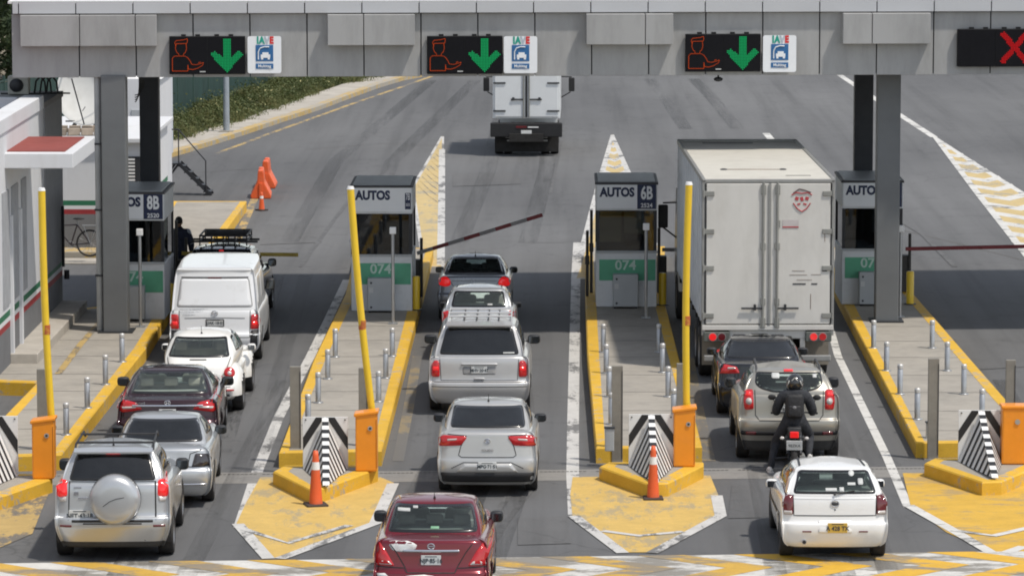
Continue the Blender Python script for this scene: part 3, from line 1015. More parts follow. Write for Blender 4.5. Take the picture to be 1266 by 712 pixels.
line('approach_border', [(1123, 625), (1180, 657), (1226, 684)], .2, W_PAINT_B, .008)
line('approach_border', [(1266, 676), (1243, 684)], .2, W_PAINT_B, .008)
line('approach_border', [(1178, 656), (1229, 663), (1290, 649)], .18, W_PAINT_B, .012)
# drain across the lanes
m = MB()
a, b, c, d = W(-60, 587), W(1330, 575), W(1330, 588), W(-60, 601)
dr = sheet('drain_channel', [d, c, b, a], .003, M('drain_concrete', (.25, .24, .225), .9, var=.2, vscale=2, dirt=(.10, .10, .10), dirt_amt=.5, dscale=2), road); dr.location.z = -.0055
m = MB(); a, b = W(-60, 590), W(1330, 578)
nS = 260; zd_ = up_z(.004, road)
for i in range(nS):
    if random.random() < .12: continue
    p = a.lerp(b, (i + .15) / nS); q = a.lerp(b, (i + .85) / nS)
    m.poly([(p.x, p.y, zd_), (q.x, q.y, zd_), (q.x, q.y + .05, zd_), (p.x, p.y + .05, zd_)], JOINT)
m.build('drain_slots', road)
# arrow band across the bottom
BY0 = W(0, 697).y - .05; BYL = W(-20, 697); BYR = W(1290, 681.5)
dirx = (BYR - BYL).normalized(); up = Vector((-dirx.y, dirx.x))
L_ = (BYR - BYL).length + 16
org = BYL - dirx * 8
HB = 1.1
def band(u, v): q = org + dirx * u - up * v; return q
YB = paint_mat('band_yellow', (.70, .41, .035), (.22, .20, .17), .30, 1.5, (.4, 1, 1))
WB = paint_mat('band_white', (.64, .63, .60), (.20, .185, .16), .52, 1.3, (.35, 1, 1))
YB2_ = paint_mat('band_yellow_worn', (.62, .38, .06), (.21, .19, .16), .50, 1.3, (.35, 1, 1))
base = sheet('zebra_base', [band(0, 2 * HB), band(L_, 2 * HB), band(L_, 0), band(0, 0)], .004, WB, road)
m = MB(); per = 1.50; k = 0; x = -3; zz_ = up_z(0, road)
while x < L_:
    for (v0, v1, s0, s1) in ((0, HB, 0, 1.25), (HB, 2 * HB, 1.25, 0)):
        P = [band(x + s0, v0), band(x + s0 + .74, v0), band(x + s1 + .74, v1), band(x + s1, v1)]
        m.poly([(p.x, p.y, .008 + zz_) for p in P][::-1], YB2_ if x < 19.5 else YB)
    x += per
m.build('zebra_arrow', road)
strip('tyre_marks', [W(560, 712), W(575, 655), W(600, 590)], -.1, .1, .002, JOINT, road) if False else None
# old repairs and skid marks
PATCH = road_mat('asphalt_repair', (.125, .125, .126), (.095, .095, .096), (.2, .2, .2))
for px in (((560, 520), (640, 519), (648, 548), (552, 549)), ((640, 640), (700, 638), (706, 672), (640, 674)), ((905, 600), (940, 599), (942, 640), (900, 641)), ((330, 280), (400, 278), (398, 300), (322, 303)), ((560, 215), (640, 213), (644, 228), (560, 231)), ((1180, 420), (1266, 416), (1300, 452), (1196, 458))):
    patch_px('asphalt_repair', px, PATCH, .002)
SKID = M('skid_mark', (.098, .098, .099), .8, var=.3, vscale=3)
for px in (((430, 250), (400, 290), (372, 330)), ((700, 150), (690, 190), (680, 240)), ((1090, 260), (1140, 290), (1180, 330)), ((560, 712), (600, 650), (640, 600)), ((586, 712), (622, 650), (660, 600))):
    L = [W(*p) for p in px]; mid = L[1]; L = [L[0].lerp(mid, t / 4) for t in range(4)] + [mid.lerp(L[2], t / 4) for t in range(5)]
    strip('skid_mark', L, -.06, .05, .002, SKID, road, .03)
OIL = decal_mat('oil_stain', (.035, .034, .034), .62, .42, .66)
RUB = decal_mat('rubber_track', (.045, .045, .046), .45, .40, .70, 1.0, (1, .04, 1))
for c in (((300, 470), (225, 600), (160, 712)), ((590, 420), (598, 560), (540, 700)), ((955, 460), (990, 560), (1030, 712)), ((335, 340), (300, 440), (262, 560)), ((1290, 470), (1345, 560), (1400, 620))):
    L = [W(*p) for p in c]; L = [L[0].lerp(L[1], t / 5) for t in range(5)] + [L[1].lerp(L[2], t / 5) for t in range(6)]
    strip('oil_stain', L, -.35, .35, .003, OIL, road)
    for s in (-.85, .85): strip('rubber_track', L, s - .17, s + .17, .003, RUB, road)
for c in (((610, 300), (640, 210), (655, 100)), ((400, 300), (450, 200), (560, 100)), ((880, 160), (850, 120), (830, 98))):
    L = [W(*p) for p in c]; L = [L[0].lerp(L[1], t / 5) for t in range(5)] + [L[1].lerp(L[2], t / 5) for t in range(6)]
    for s in (-.9, .9): strip('rubber_track', L, s - .25, s + .25, .003, RUB, road)
# darker repair seams on the carriageway
m = MB()
for pts in (((830, 250), (860, 235)), ((640, 300), (700, 300)), ((1010, 260), (1180, 300), (1266, 322)), ((380, 185), (470, 178), (600, 182)), ((250, 213), (330, 208))):
    L = [W(*p) for p in pts]
    A = offset_line(L, -.03); B = offset_line(L, .03)
    for i in range(len(L) - 1): m.poly([(A[i].x, A[i].y, .003), (A[i + 1].x, A[i + 1].y, .003), (B[i + 1].x, B[i + 1].y, .003), (B[i].x, B[i].y, .003)], JOINT)
m.build('repair_seam', road).location.z = .001

# ------------------------------------------------------------------ traffic islands
IH = .28
def island(name, pts, label, h=IH, kw=.24, kerb=KERB, top=CONC, joints=(), group=None, skip=()):
    P = list(pts)
    if area2(P) < 0: P = P[::-1]
    c = sum(P, Vector((0, 0))) / len(P)
    root = thing(name, label, 'traffic island' if 'island' in name else 'kerb block', (c.x, c.y, 0), 0, group)
    Q = [p - c for p in P]
    I = inset(Q, kw)
    m = MB(); n = len(Q)
    e = .025
    E = inset(Q, e)
    for i in range(n):
        j = (i + 1) % n
        m.poly([(Q[i].x, Q[i].y, 0), (Q[j].x, Q[j].y, 0), (Q[j].x, Q[j].y, h - e), (Q[i].x, Q[i].y, h - e)], kerb)
        m.poly([(Q[i].x, Q[i].y, h - e), (Q[j].x, Q[j].y, h - e), (E[j].x, E[j].y, h), (E[i].x, E[i].y, h)], kerb)
        m.poly([(E[i].x, E[i].y, h), (E[j].x, E[j].y, h), (I[j].x, I[j].y, h), (I[i].x, I[i].y, h)], kerb)
        m.poly([(I[i].x, I[i].y, h), (I[j].x, I[j].y, h), (I[j].x, I[j].y, h - .01), (I[i].x, I[i].y, h - .01)], kerb)
    m.build('kerb', root)
    m = MB(); m.poly([(p.x, p.y, h - .005) for p in I], top)
    if joints:
        for y in joints:
            yy = y - c.y
            xs = []
            for i in range(n):
                p, q = I[i], I[(i + 1) % n]
                if (p.y > yy) != (q.y > yy): xs.append(p.x + (q.x - p.x) * (yy - p.y) / (q.y - p.y))
            xs.sort()
            for x0, x1 in zip(xs[::2], xs[1::2]): m.poly([(x0, yy, h - .002), (x1, yy, h - .002), (x1, yy + .03, h - .002), (x0, yy + .03, h - .002)], JOINT)
    m.build('paving', root)
    return root
GI = 'concrete toll islands with yellow kerbs'
J = [G(0, v, IH).y for v in (555, 530, 506, 483, 462, 440, 420, 402)]
island('traffic_island', [W(345, 578), W(472, 576), W(521, 383), W(536, 320), W(441, 320), W(427, 378), W(388, 460)], 'concrete island with yellow kerbs under the booth left of the minivan', joints=J, group=GI)
island('traffic_island', [W(737, 572.5), W(868, 571), W(819, 378), W(822, 318), W(724, 318), W(723.5, 380), W(726, 452)], 'concrete island with yellow kerbs under the booth left of the big truck', joints=J, group=GI)
island('traffic_island', [W(1132, 566), W(1288, 564), W(1240, 507), W(1199.6, 460), W(1127, 375), W(1100, 320), W(1010, 320), W(1034.5, 375)], 'concrete island with yellow kerbs around the grey column on the right', joints=J, group=GI)
tl = IH
island('traffic_island', [W(76, 581), W(180, 447), W(211, 395), W(305, 261), W(212, 261), W(122, 394), W(77, 400), W(-90, 520), W(-90, 474, tl) + Vector((0, -.15)), W(-60, 469, tl) , W(46, 474, tl), W(-2, 526, tl), W(-70, 600), W(-60, 588)] if False else
       [W(76, 581), W(180, 447), W(211, 395), W(305, 261), W(212, 261), W(122, 394), W(77, 399), W(-40, 466), W(-40, 487), W(46, 490), W(-3, 541), W(-30, 566), W(-30, 584)],
       'concrete island beside the white building, with bollards along the leftmost lane', joints=J, group=GI)
# wedge shaped kerb blocks
GB = 'pointed yellow kerb blocks in front of the toll islands'
BLK = []
def block(px, label):
    P = [W(*p) for p in px]
    BLK.append(island('kerb_block', P, label, .24, .26, KERB, CONC, (), GB))
block([(337.5, 599.6), (384, 623), (403, 620), (467, 595), (467, 598 - 2.9), (467, 594), (350, 594)][:0] or [(337.5, 599.6), (383, 622.5), (402, 620), (467.5, 595.5), (467.5, 592), (352, 592)], 'pointed yellow kerb block carrying the striped board left of the silver saloon')
block([(740.7, 593.5), (800, 615.5), (826, 614), (870, 591.5), (870, 588), (752, 588)], 'pointed yellow kerb block carrying the striped board right of the silver saloon')
block([(1142.5, 589), (1214, 613), (1238, 612), (1290, 590), (1290, 583), (1155, 583)], 'pointed yellow kerb block carrying the striped board right of the white hatchback')
block([(-66, 618), (-8, 632), (8, 629), (65, 608.5), (65, 602), (-55, 604)], 'pointed yellow kerb block carrying the striped board at the left edge')

# ------------------------------------------------------------------ canopy and columns
FY = 89.2; TILT = .06                     # the plaza runs slightly askew to the lanes
def C3(u, v, dy=0.0):
    """point of the canopy's slightly turned front face (pushed by dy) seen at a photo pixel"""
    Y = FY
    for _ in range(6):
        p = V3(u, v, Y); Y = FY + TILT * p.x + dy
    return V3(u, v, Y)
cx0 = C3(13, 90).x; cx1 = C3(1720, 90).x
zb = C3(633, 94.3).z; zc = C3(633, 16.4).z; zt = C3(633, 1.0, -.12).z
can = thing('toll_canopy', 'wide grey panelled canopy spanning all the toll lanes with lane signs on its front', 'canopy', (0, FY, 0), TILT)
m = MB()
m.box(((cx0 + cx1) / 2, 5.4, (zb + .02 + zt - .10) / 2), (cx1 - cx0 - .02, 10.6, zt - zb - .12), COLD); m.build('roof_slab', can)
m = MB(); m.box(((cx0 + cx1) / 2, 5.4, zt - .02), (cx1 - cx0 + .1, 11.0, .05), M('roof_membrane', (.62, .62, .62), .8)); m.build('roof_cover', can)
# panels of the front face, each a shallow tray with open joints between
m = MB()
pit = 70.45
def px_x(u): return C3(u, 60).x
us = [13, 97]; 
while us[-1] < 1640: us.append(us[-1] + pit + (.15 if len(us) % 2 else 0))
for a, b in zip(us[:-1], us[1:]):
    xa, xb = px_x(a) + .012, px_x(b) - .012
    m.box(((xa + xb) / 2, 0.02, (zb + zc) / 2), (xb - xa, .05, zc - zb), ALU, .006, None, 1)
m.build('front_panel', can)
m = MB()
us = [13, 21]
while us[-1] < 1640: us.append(us[-1] + 70.9)
for a, b in zip(us[:-1], us[1:]):
    xa, xb = C3(a, 5, -.12).x + .010, C3(b, 5, -.12).x - .010
    m.box(((xa + xb) / 2, -.05, (zc + zt) / 2 + .012), (xb - xa, .16, zt - zc), ALU_CAP, .008, None, 1)
m.build('cap_panel', can)
bx = [(22, 192, (96, 165)), (403, 512, (448,)), (723.5, 832, (797,)), (1041.5, 1151, (1078,))]
for a, b, js in bx:
    e = [a] + list(js) + [b]
    m = MB()
    for p, q in zip(e[:-1], e[1:]):
        xa = C3(p, 40, -.32).x + .008; xb = C3(q, 40, -.32).x - .008
        z0 = C3(633, 56, -.32).z; z1 = zc - .01
        m.box(((xa + xb) / 2, -.16, (z0 + z1) / 2), (xb - xa, .30, z1 - z0), ALU, .008, None, 1)
    m.build('projecting_panel', can)

GL_ORANGE = emis('led_orange', (.80, .10, .02), .60)
GL_GREEN = emis('led_green', (.02, .50, .16), .62)
GL_RED = emis('led_red', (.9, .025, .03), .5)
LEDB = M('led_board', (.006, .006, .008), .7, spec=.15)
LEDD = M('led_board_frame', (.010, .010, .011), .6, spec=.25)
def led_sign(u, v, closed, label):
    c = C3(u, v, -.14)
    root = thing('lane_signal', label, 'lane sign', (c.x, c.y, c.z), TILT, 'lane signals on the canopy front')
    m = MB(); w, h = 1.60, .80
    m.box((0, .05, 0), (w, .12, h), LEDD, .012); m.build('housing', root)
    m = MB(); m.box((-.40, -.014, 0), (.785, .01, h - .03), LEDB); m.box((.40, -.014, 0), (.785, .01, h - .03), LEDB); m.build('display', root)
    # sun shades on top
    for x in (-.5, -.2, .2, .5):
        m = MB(); m.box((x, .04, h / 2 + .02), (.10, .05, .04), LEDD); m.build('hanger', root)
    y = -.024
    def P(x, z): return (x, y, z)
    if not closed:
        m = MB()
        paths = [[(-.66, .20), (-.685, .26), (-.655, .31), (-.50, .325), (-.42, .35), (-.415, .30), (-.43, .25), (-.66, .245)],
                 [(-.655, .24), (-.67, .14), (-.64, .06), (-.60, .03), (-.60, -.01)], [(-.445, .24), (-.435, .14), (-.46, .06), (-.50, .03), (-.50, -.01)],
                 [(-.735, -.33), (-.735, -.06), (-.69, -.015), (-.48, -.015), (-.42, -.04), (-.36, -.12), (-.33, -.19), (-.24, -.20), (-.13, -.17), (-.08, -.15), (-.10, -.21), (-.20, -.27), (-.30, -.30), (-.40, -.29), (-.41, -.20)],
                 [(-.735, -.33), (-.41, -.33), (-.41, -.20)], [(-.14, -.14), (-.19, -.16)]]
        for pth in paths:
            for (x0, z0), (x1, z1) in zip(pth[:-1], pth[1:]):
                L = math.hypot(x1 - x0, z1 - z0); n = max(1, int(L / .024))
                for i in range(n):
                    t = (i + .5) / n
                    m.box((x0 + (x1 - x0) * t, y, z0 + (z1 - z0) * t), (.015, .006, .015), GL_ORANGE)
        m.build('cashier_figure', root)
        arrow = [Vector(q) for q in [(.33, .36), (.50, .36), (.50, -.06), (.66, .10), (.76, .02), (.42, -.36), (.40, -.36), (.06, .02), (.16, .10), (.33, -.06)]]
        m = MB(); g = .0325; n = 0
        x = .06
        while x < .78:
            z = -.38
            while z < .38:
                if inside((x, z), arrow): m.box((x, y, z), (.0245, .006, .0245), GL_GREEN)
                z += g
            x += g
        m.build('green_arrow', root)
        m = MB(); m.box((-.10, -.022, -.345), (.12, .004, .02), MT['sticker']); m.build('maker_plate', root)
    else:
        cross = [Vector(q) for q in [(.10, .30), (.20, .36), (.42, .09), (.64, .36), (.74, .30), (.50, 0), (.74, -.28), (.64, -.35), (.42, -.08), (.20, -.35), (.10, -.28), (.34, 0)]]
        m = MB(); g = .0325; x = .06
        while x < .8:
            z = -.38
            while z < .38:
                if inside((x, z), cross): m.box((x, y, z), (.0245, .006, .0245), GL_RED)
                z += g
            x += g
        m.build('red_cross', root)
led_sign(256.3, 68.7, False, 'black lane signal with orange cashier figure and green arrow above the leftmost lane')
led_sign(574.7, 68.3, False, 'black lane signal with orange cashier figure and green arrow above the centre lane')
led_sign(894, 65.7, False, 'black lane signal with orange cashier figure and green arrow above the big truck')
led_sign(1230, 59.5, True, 'black lane signal showing a red cross at the right edge')
TEAL = M('ink_teal', (.01, .30, .22), .5); INKR = M('ink_red', (.60, .03, .03), .5); INKB = M('ink_blue', (.02, .12, .30), .5); INKW = M('ink_white', (.72, .74, .76), .5)
SIGNW = M('sign_white', (.76, .78, .80), .4, var=.03)
def tag_sign(u, v, label):
    c = C3(u, v, -.12)
    root = thing('payment_sign', label, 'sign', (c.x, c.y, c.z), TILT, 'white electronic toll signs beside the lane signals')
    w, h = .71, .78
    m = MB(); pl = rpoly(quad(-w / 2, w / 2, -h / 2, h / 2), .05)
    m.prism([(p.x, -p.y) for p in pl], 0, .03, SIGNW, Matrix.Rotation(PI / 2, 4, 'X')); m.build('plate', root)
    y = -.036
    for t, x, mt in (('I', -.14, TEAL), ('A', -.055, TEAL), ('V', .055, M('ink_grey', (.42, .48, .54), .5)), ('E', .15, INKR)): text_mesh(t, .20, mt, 'lettering', root, Matrix.Translation((x, y, .30)), .003, .012, .80)
    m = MB(); m.box((0, y, .035), (.37, .006, .34), INKB); m.box((0, y, -.24), (.37, .006, .11), INKB); m.build('blue_panel', root)
    m = MB(); yy = y - .008
    m.tube([(-.13, yy, -.10), (-.13, yy, .06), (-.09, yy, .14), (.0, yy, .17), (.10, yy, .165)], .013, INKW, 6)
    m.box((.02, yy, -.03), (.20, .006, .07), INKW, .01); m.box((.02, yy, .025), (.13, .006, .05), INKW, .01)
    m.box((-.05, yy, -.08), (.045, .006, .04), INKW); m.box((.09, yy, -.08), (.045, .006, .04), INKW)
    m.build('car_pictogram', root)
    text_mesh('Multitag', .085, INKW, 'lettering', root, Matrix.Translation((0, yy, -.24)), .002, .002)
tag_sign(327, 68, 'white electronic toll sign beside the leftmost lane signal')
tag_sign(643.5, 68, 'white electronic toll sign just above the far white box truck')
tag_sign(963.7, 66.7, 'white electronic toll sign above the roof of the big truck')
# small camera under the canopy
c = C3(888, 97, .1)
root = thing('ceiling_camera', 'small dark camera hanging under the canopy edge above the big truck', 'camera', (c.x, c.y, c.z))
m = MB(); m.cyl((0, 0, .0), (0, 0, .12), .02, None, BLACK, 8); m.ell((0, -.02, -.02), (.10, .12, .05), BLACK, 12); m.build('camera_head', root)

def column(u, v, w, mat, label, d=None, z0=IH, pipe=False):
    g = G(u, v, z0); d = d or w
    root = thing('steel_column', label, 'column', (g.x, g.y + d / 2, z0), 0, 'columns carrying the canopy')
    m = MB(); m.box((0, 0, (zb - z0) / 2), (w, d, zb - z0 + .1), mat, .02, None, 2); m.build('shaft', root)
    m = MB(); m.box((0, 0, .015), (w + .22, d + .22, .03), DARKM, .005); m.build('base_plate', root)
    if pipe:
        m = MB(); m.cyl((-w / 2 - .09, -.05, 0.02), (-w / 2 - .09, -.05, zb - z0), .07, None, M('pipe_grey', (.36, .37, .37), .5), 14)
        for z in (1.2, 2.6, 4.0): m.box((-w / 2 - .09, -.05, z), (.18, .16, .04), DARKM, .01)
        m.build('down_pipe', root)
    return root
column(143, 411, .52, COLG, 'grey column with a pale downpipe standing before the leftmost booth', pipe=True, d=.5)
column(1096.5, 398, .50, COLG, 'grey column standing before the rightmost booth', d=.5)
column(186.5, 372, .43, COLD, 'rear column coloured in deep shade rising behind the leftmost booth', d=.4)
column(1066, 360, .43, COLD, 'rear column coloured in deep shade rising behind the rightmost booth', d=.4)
column(1420, 397, .50, COLG, 'grey canopy column outside the right edge', d=.5) if False else None
# ------------------------------------------------------------------ booths
BOOTH_W = M('booth_wall', (.64, .66, .67), .6, var=.04, dirt=(.34, .34, .33), dirt_amt=.25, dscale=2)
BOOTH_G = M('booth_green_band', (.10, .36, .22), .6)
BOOTH_D = M('booth_roof', (.06, .06, .065), .6)
BOX_G = M('cabinet_grey', (.40, .42, .43), .5, var=.04)
PALE = M('number_pale', (.48, .62, .54), .6)
BOOTH_GL = glass('booth_glass', (.30, .33, .35), .02, 1.5)
def booth(u, v, label, txt, num, numsub, mono_=None, side_sign=False, badge8=True, w=1.35):
    g = G(u, v, IH); d = 2.3; H0 = 2.86
    root = thing('toll_booth', label, 'toll booth', (g.x, g.y + d / 2, IH), 0, 'toll booths')
    fy = -d / 2
    wb, wt = 1.22, 2.16
    m = MB(); m.box((0, 0, wb / 2), (w, d, wb), BOOTH_W, .02); m.build('lower_wall', root)
    m = MB(); m.box((0, fy - .006, 1.235), (w + .03, .03, .05), BOX_G, .006); m.build('window_sill', root)
    m = MB(); m.box((0, 0, (wt + H0 - .12) / 2), (w + .01, d + .01, H0 - .12 - wt), SIGNW if False else BOOTH_W, .01); m.build('header', root)
    m = MB(); m.box((0, .02, H0 - .10), (w + .06, d + .08, .05), BOOTH_D, .015)
    m.box((.0, 0, H0 - .068), (w * .94, d * .95, .03), BOX_G, .012); m.build('roof', root)
    for s in (-1, 1):
        for yy in (fy + .035, d / 2 - .035):
            m = MB(); m.box((s * (w / 2 - .035), yy, (wb + wt) / 2), (.07, .07, wt - wb), DARKM); m.build('corner_post', root)
    m = MB(); m.box((-.05, d / 2 - .03, (wb + wt) / 2), (.06, .05, wt - wb), DARKM); m.build('mullion', root)
    for nm, c, s in (('front_window', (0, fy + .03, (wb + wt) / 2), (w - .14, .012, wt - wb)), ('rear_window', (0, d / 2 - .03, (wb + wt) / 2), (w - .14, .012, wt - wb)),
                     ('side_window', (-w / 2 + .03, -.2, (wb + wt) / 2), (.012, d - .6, wt - wb)), ('side_window', (w / 2 - .03, .45, (wb + wt) / 2), (.012, d - 1.4, wt - wb))):
        m = MB(); m.box(c, s, BOOTH_GL); m.build(nm, root)
    m = MB(); m.box((0, .1, .95), (w - .3, 1.2, .06), DARKM); m.box((.18, .1, 1.30), (.36, .06, .30), BLACK, .02); m.box((.18, .12, 1.08), (.06, .06, .2), BLACK)
    m.build('desk', root)
    m = MB(); m.box((.2, .75, 1.15), (.45, .10, .6), MT['seat_dark'], .05); m.build('chair', root)
    # header lettering
    y = fy - .008
    m = MB(); m.box((0, y + .001, 2.47), (w - .04, .012, .52), SIGNW, .004); hb = m.build('header_sign', root)
    cx = -.21 if badge8 else -.19
    text_mesh(txt, .27, NAVY, 'lettering', hb, Matrix.Translation((cx, y - .008, 2.56)), .003, .014, .86)
    if badge8:
        m = MB(); m.box((w / 2 - .23, y - .006, 2.465), (.42, .012, .54), NAVY, .006); nb = m.build('lane_number_plate', root)
        text_mesh(num, .40, SIGNW, 'lettering', nb, Matrix.Translation((w / 2 - .23, y - .016, 2.54)), .002, .012, .62)
        text_mesh(numsub, .13, SIGNW, 'lettering', nb, Matrix.Translation((w / 2 - .23, y - .016, 2.27)), .002, .003, 1.0)
    if side_sign:
        m = MB(); m.box((w / 2 - .09, y - .006, 2.44), (.13, .012, .36), NAVY, .006); nb = m.build('side_sign', root)
        text_mesh('7B', .20, SIGNW, 'lettering', nb, Matrix.Translation((w / 2 - .09, y - .016, 2.53)), .002, .002, .45)
        text_mesh('2522', .08, SIGNW, 'lettering', nb, Matrix.Translation((w / 2 - .09, y - .016, 2.36)), .002, .001, .6)
    # green band with the plaza number
    m = MB(); m.box((.02, y + .002, .83), (w - .10, .010, .47), BOOTH_G, .003); gb_ = m.build('green_band', root)
    text_mesh('074', .30, PALE, 'lettering', gb_, Matrix.Translation((-.02, y - .008, .93)), .002, .006, 1.05)
    m = MB(); m.box((-.02, fy - .16, .40), (.56, .28, .72), BOX_G, .015)
    for z in (.12, .66): m.cyl((-.22, fy - .305, z), (-.22, fy - .30, z), .025, None, DARKM, 8)
    for x in (-.26, .22): m.box((x, fy - .16, .02), (.04, .24, .04), DARKM)
    cb = m.build('equipment_cabinet', root)
    m = MB(); m.box((-.22, fy - .303, .50), (.09, .006, .11), MT['sticker']); m.build('sticker', cb)
    return root, g
B1 = booth(165.5, 395, 'grey toll booth with blue plate 8B partly behind the left column', 'AUTOS', '8B', '2520')
B2 = booth(472, 384.5, 'grey toll booth with AUTOS sign beside the bluish silver saloon', 'AUTOS', '', '', side_sign=True, badge8=False)
B3 = booth(774.3, 379.5, 'grey toll booth with blue plate 6B left of the big truck', 'AUTOS', '6B', '2524')
B4 = booth(1077.5, 376.5, 'grey toll booth half hidden by the right column', 'AUTOS', '5B', '2526')

# slim steel poles with a white sensor head before the booths
def sensor(u, v, h, label):
    g = G(u, v, IH)
    root = thing('sensor_pole', label, 'sensor pole', g, 0, 'slim sensor poles before the booths')
    m = MB(); m.cyl((0, 0, 0), (0, 0, h - .14), .035, None, STEEL, 12); m.build('pole', root)
    m = MB(); m.box((0, 0, h - .06), (.14, .10, .15), WHITE, .015); m.build('sensor_head', root)
    m = MB(); m.box((0, 0, .01), (.2, .2, .02), STEEL, .004); m.build('base_plate', root)
sensor(173.8, 404, 2.1, 'slim steel pole with white head before booth 8B')
sensor(486, 400, 2.08, 'slim steel pole with white head before the middle booth')
sensor(798.5, 393, 2.06, 'slim steel pole with white head before booth 6B')
sensor(1112.5, 392, 2.0, 'slim steel pole with white head before the rightmost booth')

# boom gates behind the booths
POST_D = M('gate_post_dark', (.05, .045, .04), .6)
def gate(u, v, dx, dz, dy, label, armm, bands, length_cut=None, poles=((0.0, 1.75), (.22, 1.35))):
    g = G(u, v, IH)
    root = thing('boom_gate', label, 'barrier gate', g, 0, 'boom gates beside the booths')
    m = MB(); m.box((0, 0, .42), (.22, .30, .84), POST_D, .02); m.build('drive_housing', root)
    for k, (x, h) in enumerate(poles):
        m = MB(); m.cyl((x - .12, -.18, 0), (x - .12, -.18, h), .035, None, POST_D, 10); m.build('pole', root)
    a = Vector((0, -.20, 1.0)); b = a + Vector((dx, dy, dz)); n = 8 if bands else 1
    A = bands[0] if bands else armm
    m = MB()
    for i in range(n):
        p = a.lerp(b, i / n); q = a.lerp(b, (i + 1) / n)
        mt = bands[i % 2] if bands else armm
        d = (q - p); rot = d.to_track_quat('X', 'Z').to_matrix()
        m.box((p + q) / 2, (d.length, .045, .085), mt, .008, rot)
    m.build('boom_arm', root)
    return root
ARM_R = M('arm_dark_red', (.20, .02, .025), .5); ARM_G = M('arm_grey', (.26, .25, .25), .5); ARM_B = M('arm_brown', (.52, .38, .07), .6)
gate(516, 366, 2.85, .88, 0, 'boom gate with its dark arm half raised over the centre lane', ARM_G, (ARM_G, ARM_R))
gate(226, 366, 2.65, -.03, 0, 'boom gate with a closed brown arm before the black SUV', ARM_B, None)
gate(818, 361, 2.4, -.02, 0, 'boom gate with a closed arm in front of the big truck', ARM_G, None, poles=((0.05, 1.5),))
gate(1118, 360, 2.75, .06, 0, 'boom gate with a closed dark red arm at the right', ARM_R, (ARM_R, ARM_R))
# service poles left of booth 6B
for k, (u, v, h, t) in enumerate(((731, 362, 1.9, 'tall dark service pole left of booth 6B'), (726, 366, 1.5, 'short dark service pole left of booth 6B'), (1042, 362, 2.1, 'tall dark service pole left of the rightmost booth'))):
    root = thing('service_pole', t, 'pole', G(u, v, IH), 0, 'dark service poles')
    m = MB(); m.cyl((0, 0, 0), (0, 0, h), .035, None, POST_D, 10); m.build('pole', root)
    m = MB(); m.box((0, 0, h * .55), (.10, .08, .2), POST_D, .01); m.build('junction_box', root)

# thick guard posts
def guard(u, v, h, label, mt=YELLOW):
    root = thing('guard_post', label, 'guard post', G(u, v, IH), 0, 'thick yellow guard posts')
    m = MB(); m.lathe([(.085, 0), (.085, h - .02), (.07, h), (.001, h)], mt, 16); m.build('post', root)
    m = MB(); m.lathe([(.14, 0), (.14, .015), (.085, .016)], DARKM, 16); m.build('foot', root)
guard(514.5, 383, .75, 'thick yellow guard post beside the middle booth')
guard(819, 377, .72, 'thick yellow guard post right of booth 6B')
guard(1125, 376, .74, 'thick yellow guard post right of the rightmost booth')
guard(212, 385, .62, 'thick yellow guard post between booth 8B and the white van')

# bollards
BOLS = [((151, 447), (130.5, 475), (108, 504), (82, 537)), ((414.6, 441), (405.3, 468), (393.5, 497.5), (381, 526)), ((485, 440), (477, 467), (468, 496)),
        ((746, 435), (749.5, 461), (753, 490), (755.7, 524)), ((814.7, 435), (819, 460), (826, 490), (833, 519)),
        ((1080, 430), (1096, 458), (1112.7, 487), (1134, 518)), ((1152.4, 430), (1171, 458), (1191.5, 487), (1214, 519))]
ROWN = ['on the leftmost island', 'on the left row beside the slanting yellow boom', 'on the right row beside the slanting yellow boom', 'on the left row before booth 6B', 'on the right row before booth 6B', 'on the left row of the rightmost island', 'on the right row of the rightmost island']
ORD = ['farthest', 'second farthest', 'second nearest', 'nearest']
proto = None
for row, nm in zip(BOLS, ROWN):
    ords = ORD if len(row) == 4 else ['farthest', 'middle', 'nearest']
    for k, (u, v) in enumerate(row):
        g = G(u, v, IH); lab = '%s steel bollard %s' % (ords[k], nm)
        if proto is None:
            proto = thing('bollard', lab, 'bollard', g, 0, 'steel bollards on the islands')
            m = MB(); m.lathe([(.052, 0), (.052, .47), (.046, .475), (.046, .50), (.052, .505), (.052, .56), (.045, .575), (.001, .58)], STEEL, 20); m.build('shaft', proto)
            m = MB(); m.lathe([(.054, .49), (.055, .54), (.050, .574), (.001, .582)], M('bollard_cap', (.55, .54, .52), .4, .4), 20); m.build('cap', proto)
            m = MB(); m.lathe([(.095, 0), (.095, .012), (.05, .014)], STEEL, 16); m.build('flange', proto)
        else: copy_thing(proto, g, random.uniform(0, 3), lab)

# square steel posts in pairs at the head of each island
def spost(u, v, label, h=1.72, z=0.0, w=.19):
    g = G(u, v, z)
    root = thing('steel_post', label, 'steel post', g, 0, 'square brushed steel posts')
    m = MB(); m.box((0, 0, h / 2), (w, .10, h), STEEL_POST, .008); m.build('post', root)
    m = MB(); m.box((0, 0, .008), (w + .12, .2, .016), STEEL, .003); m.build('base_plate', root)
    m = MB(); m.box((w / 2 - .01, -.056, h * .5), (.012, .012, h * .9), DARKM); m.build('seam_strip', root)
spost(365.8, 573, 'square steel post left of the striped board near the silver saloon')
spost(449.5, 570, 'square steel post behind the orange cabinet left of the saloon', 1.66, w=.16)
spost(763, 572, 'square steel post left of the centre striped board')
spost(841, 567, 'square steel post behind the orange cabinet right of the saloon', 1.70, w=.14)
spost(1153, 568, 'square steel post left of the rightmost striped board', 1.80)
spost(1248, 566, 'square steel post behind the orange cabinet at the right edge', 1.75, w=.17)
spost(55, 575, 'square steel post behind the orange cabinet at the left', 1.70, w=.22)

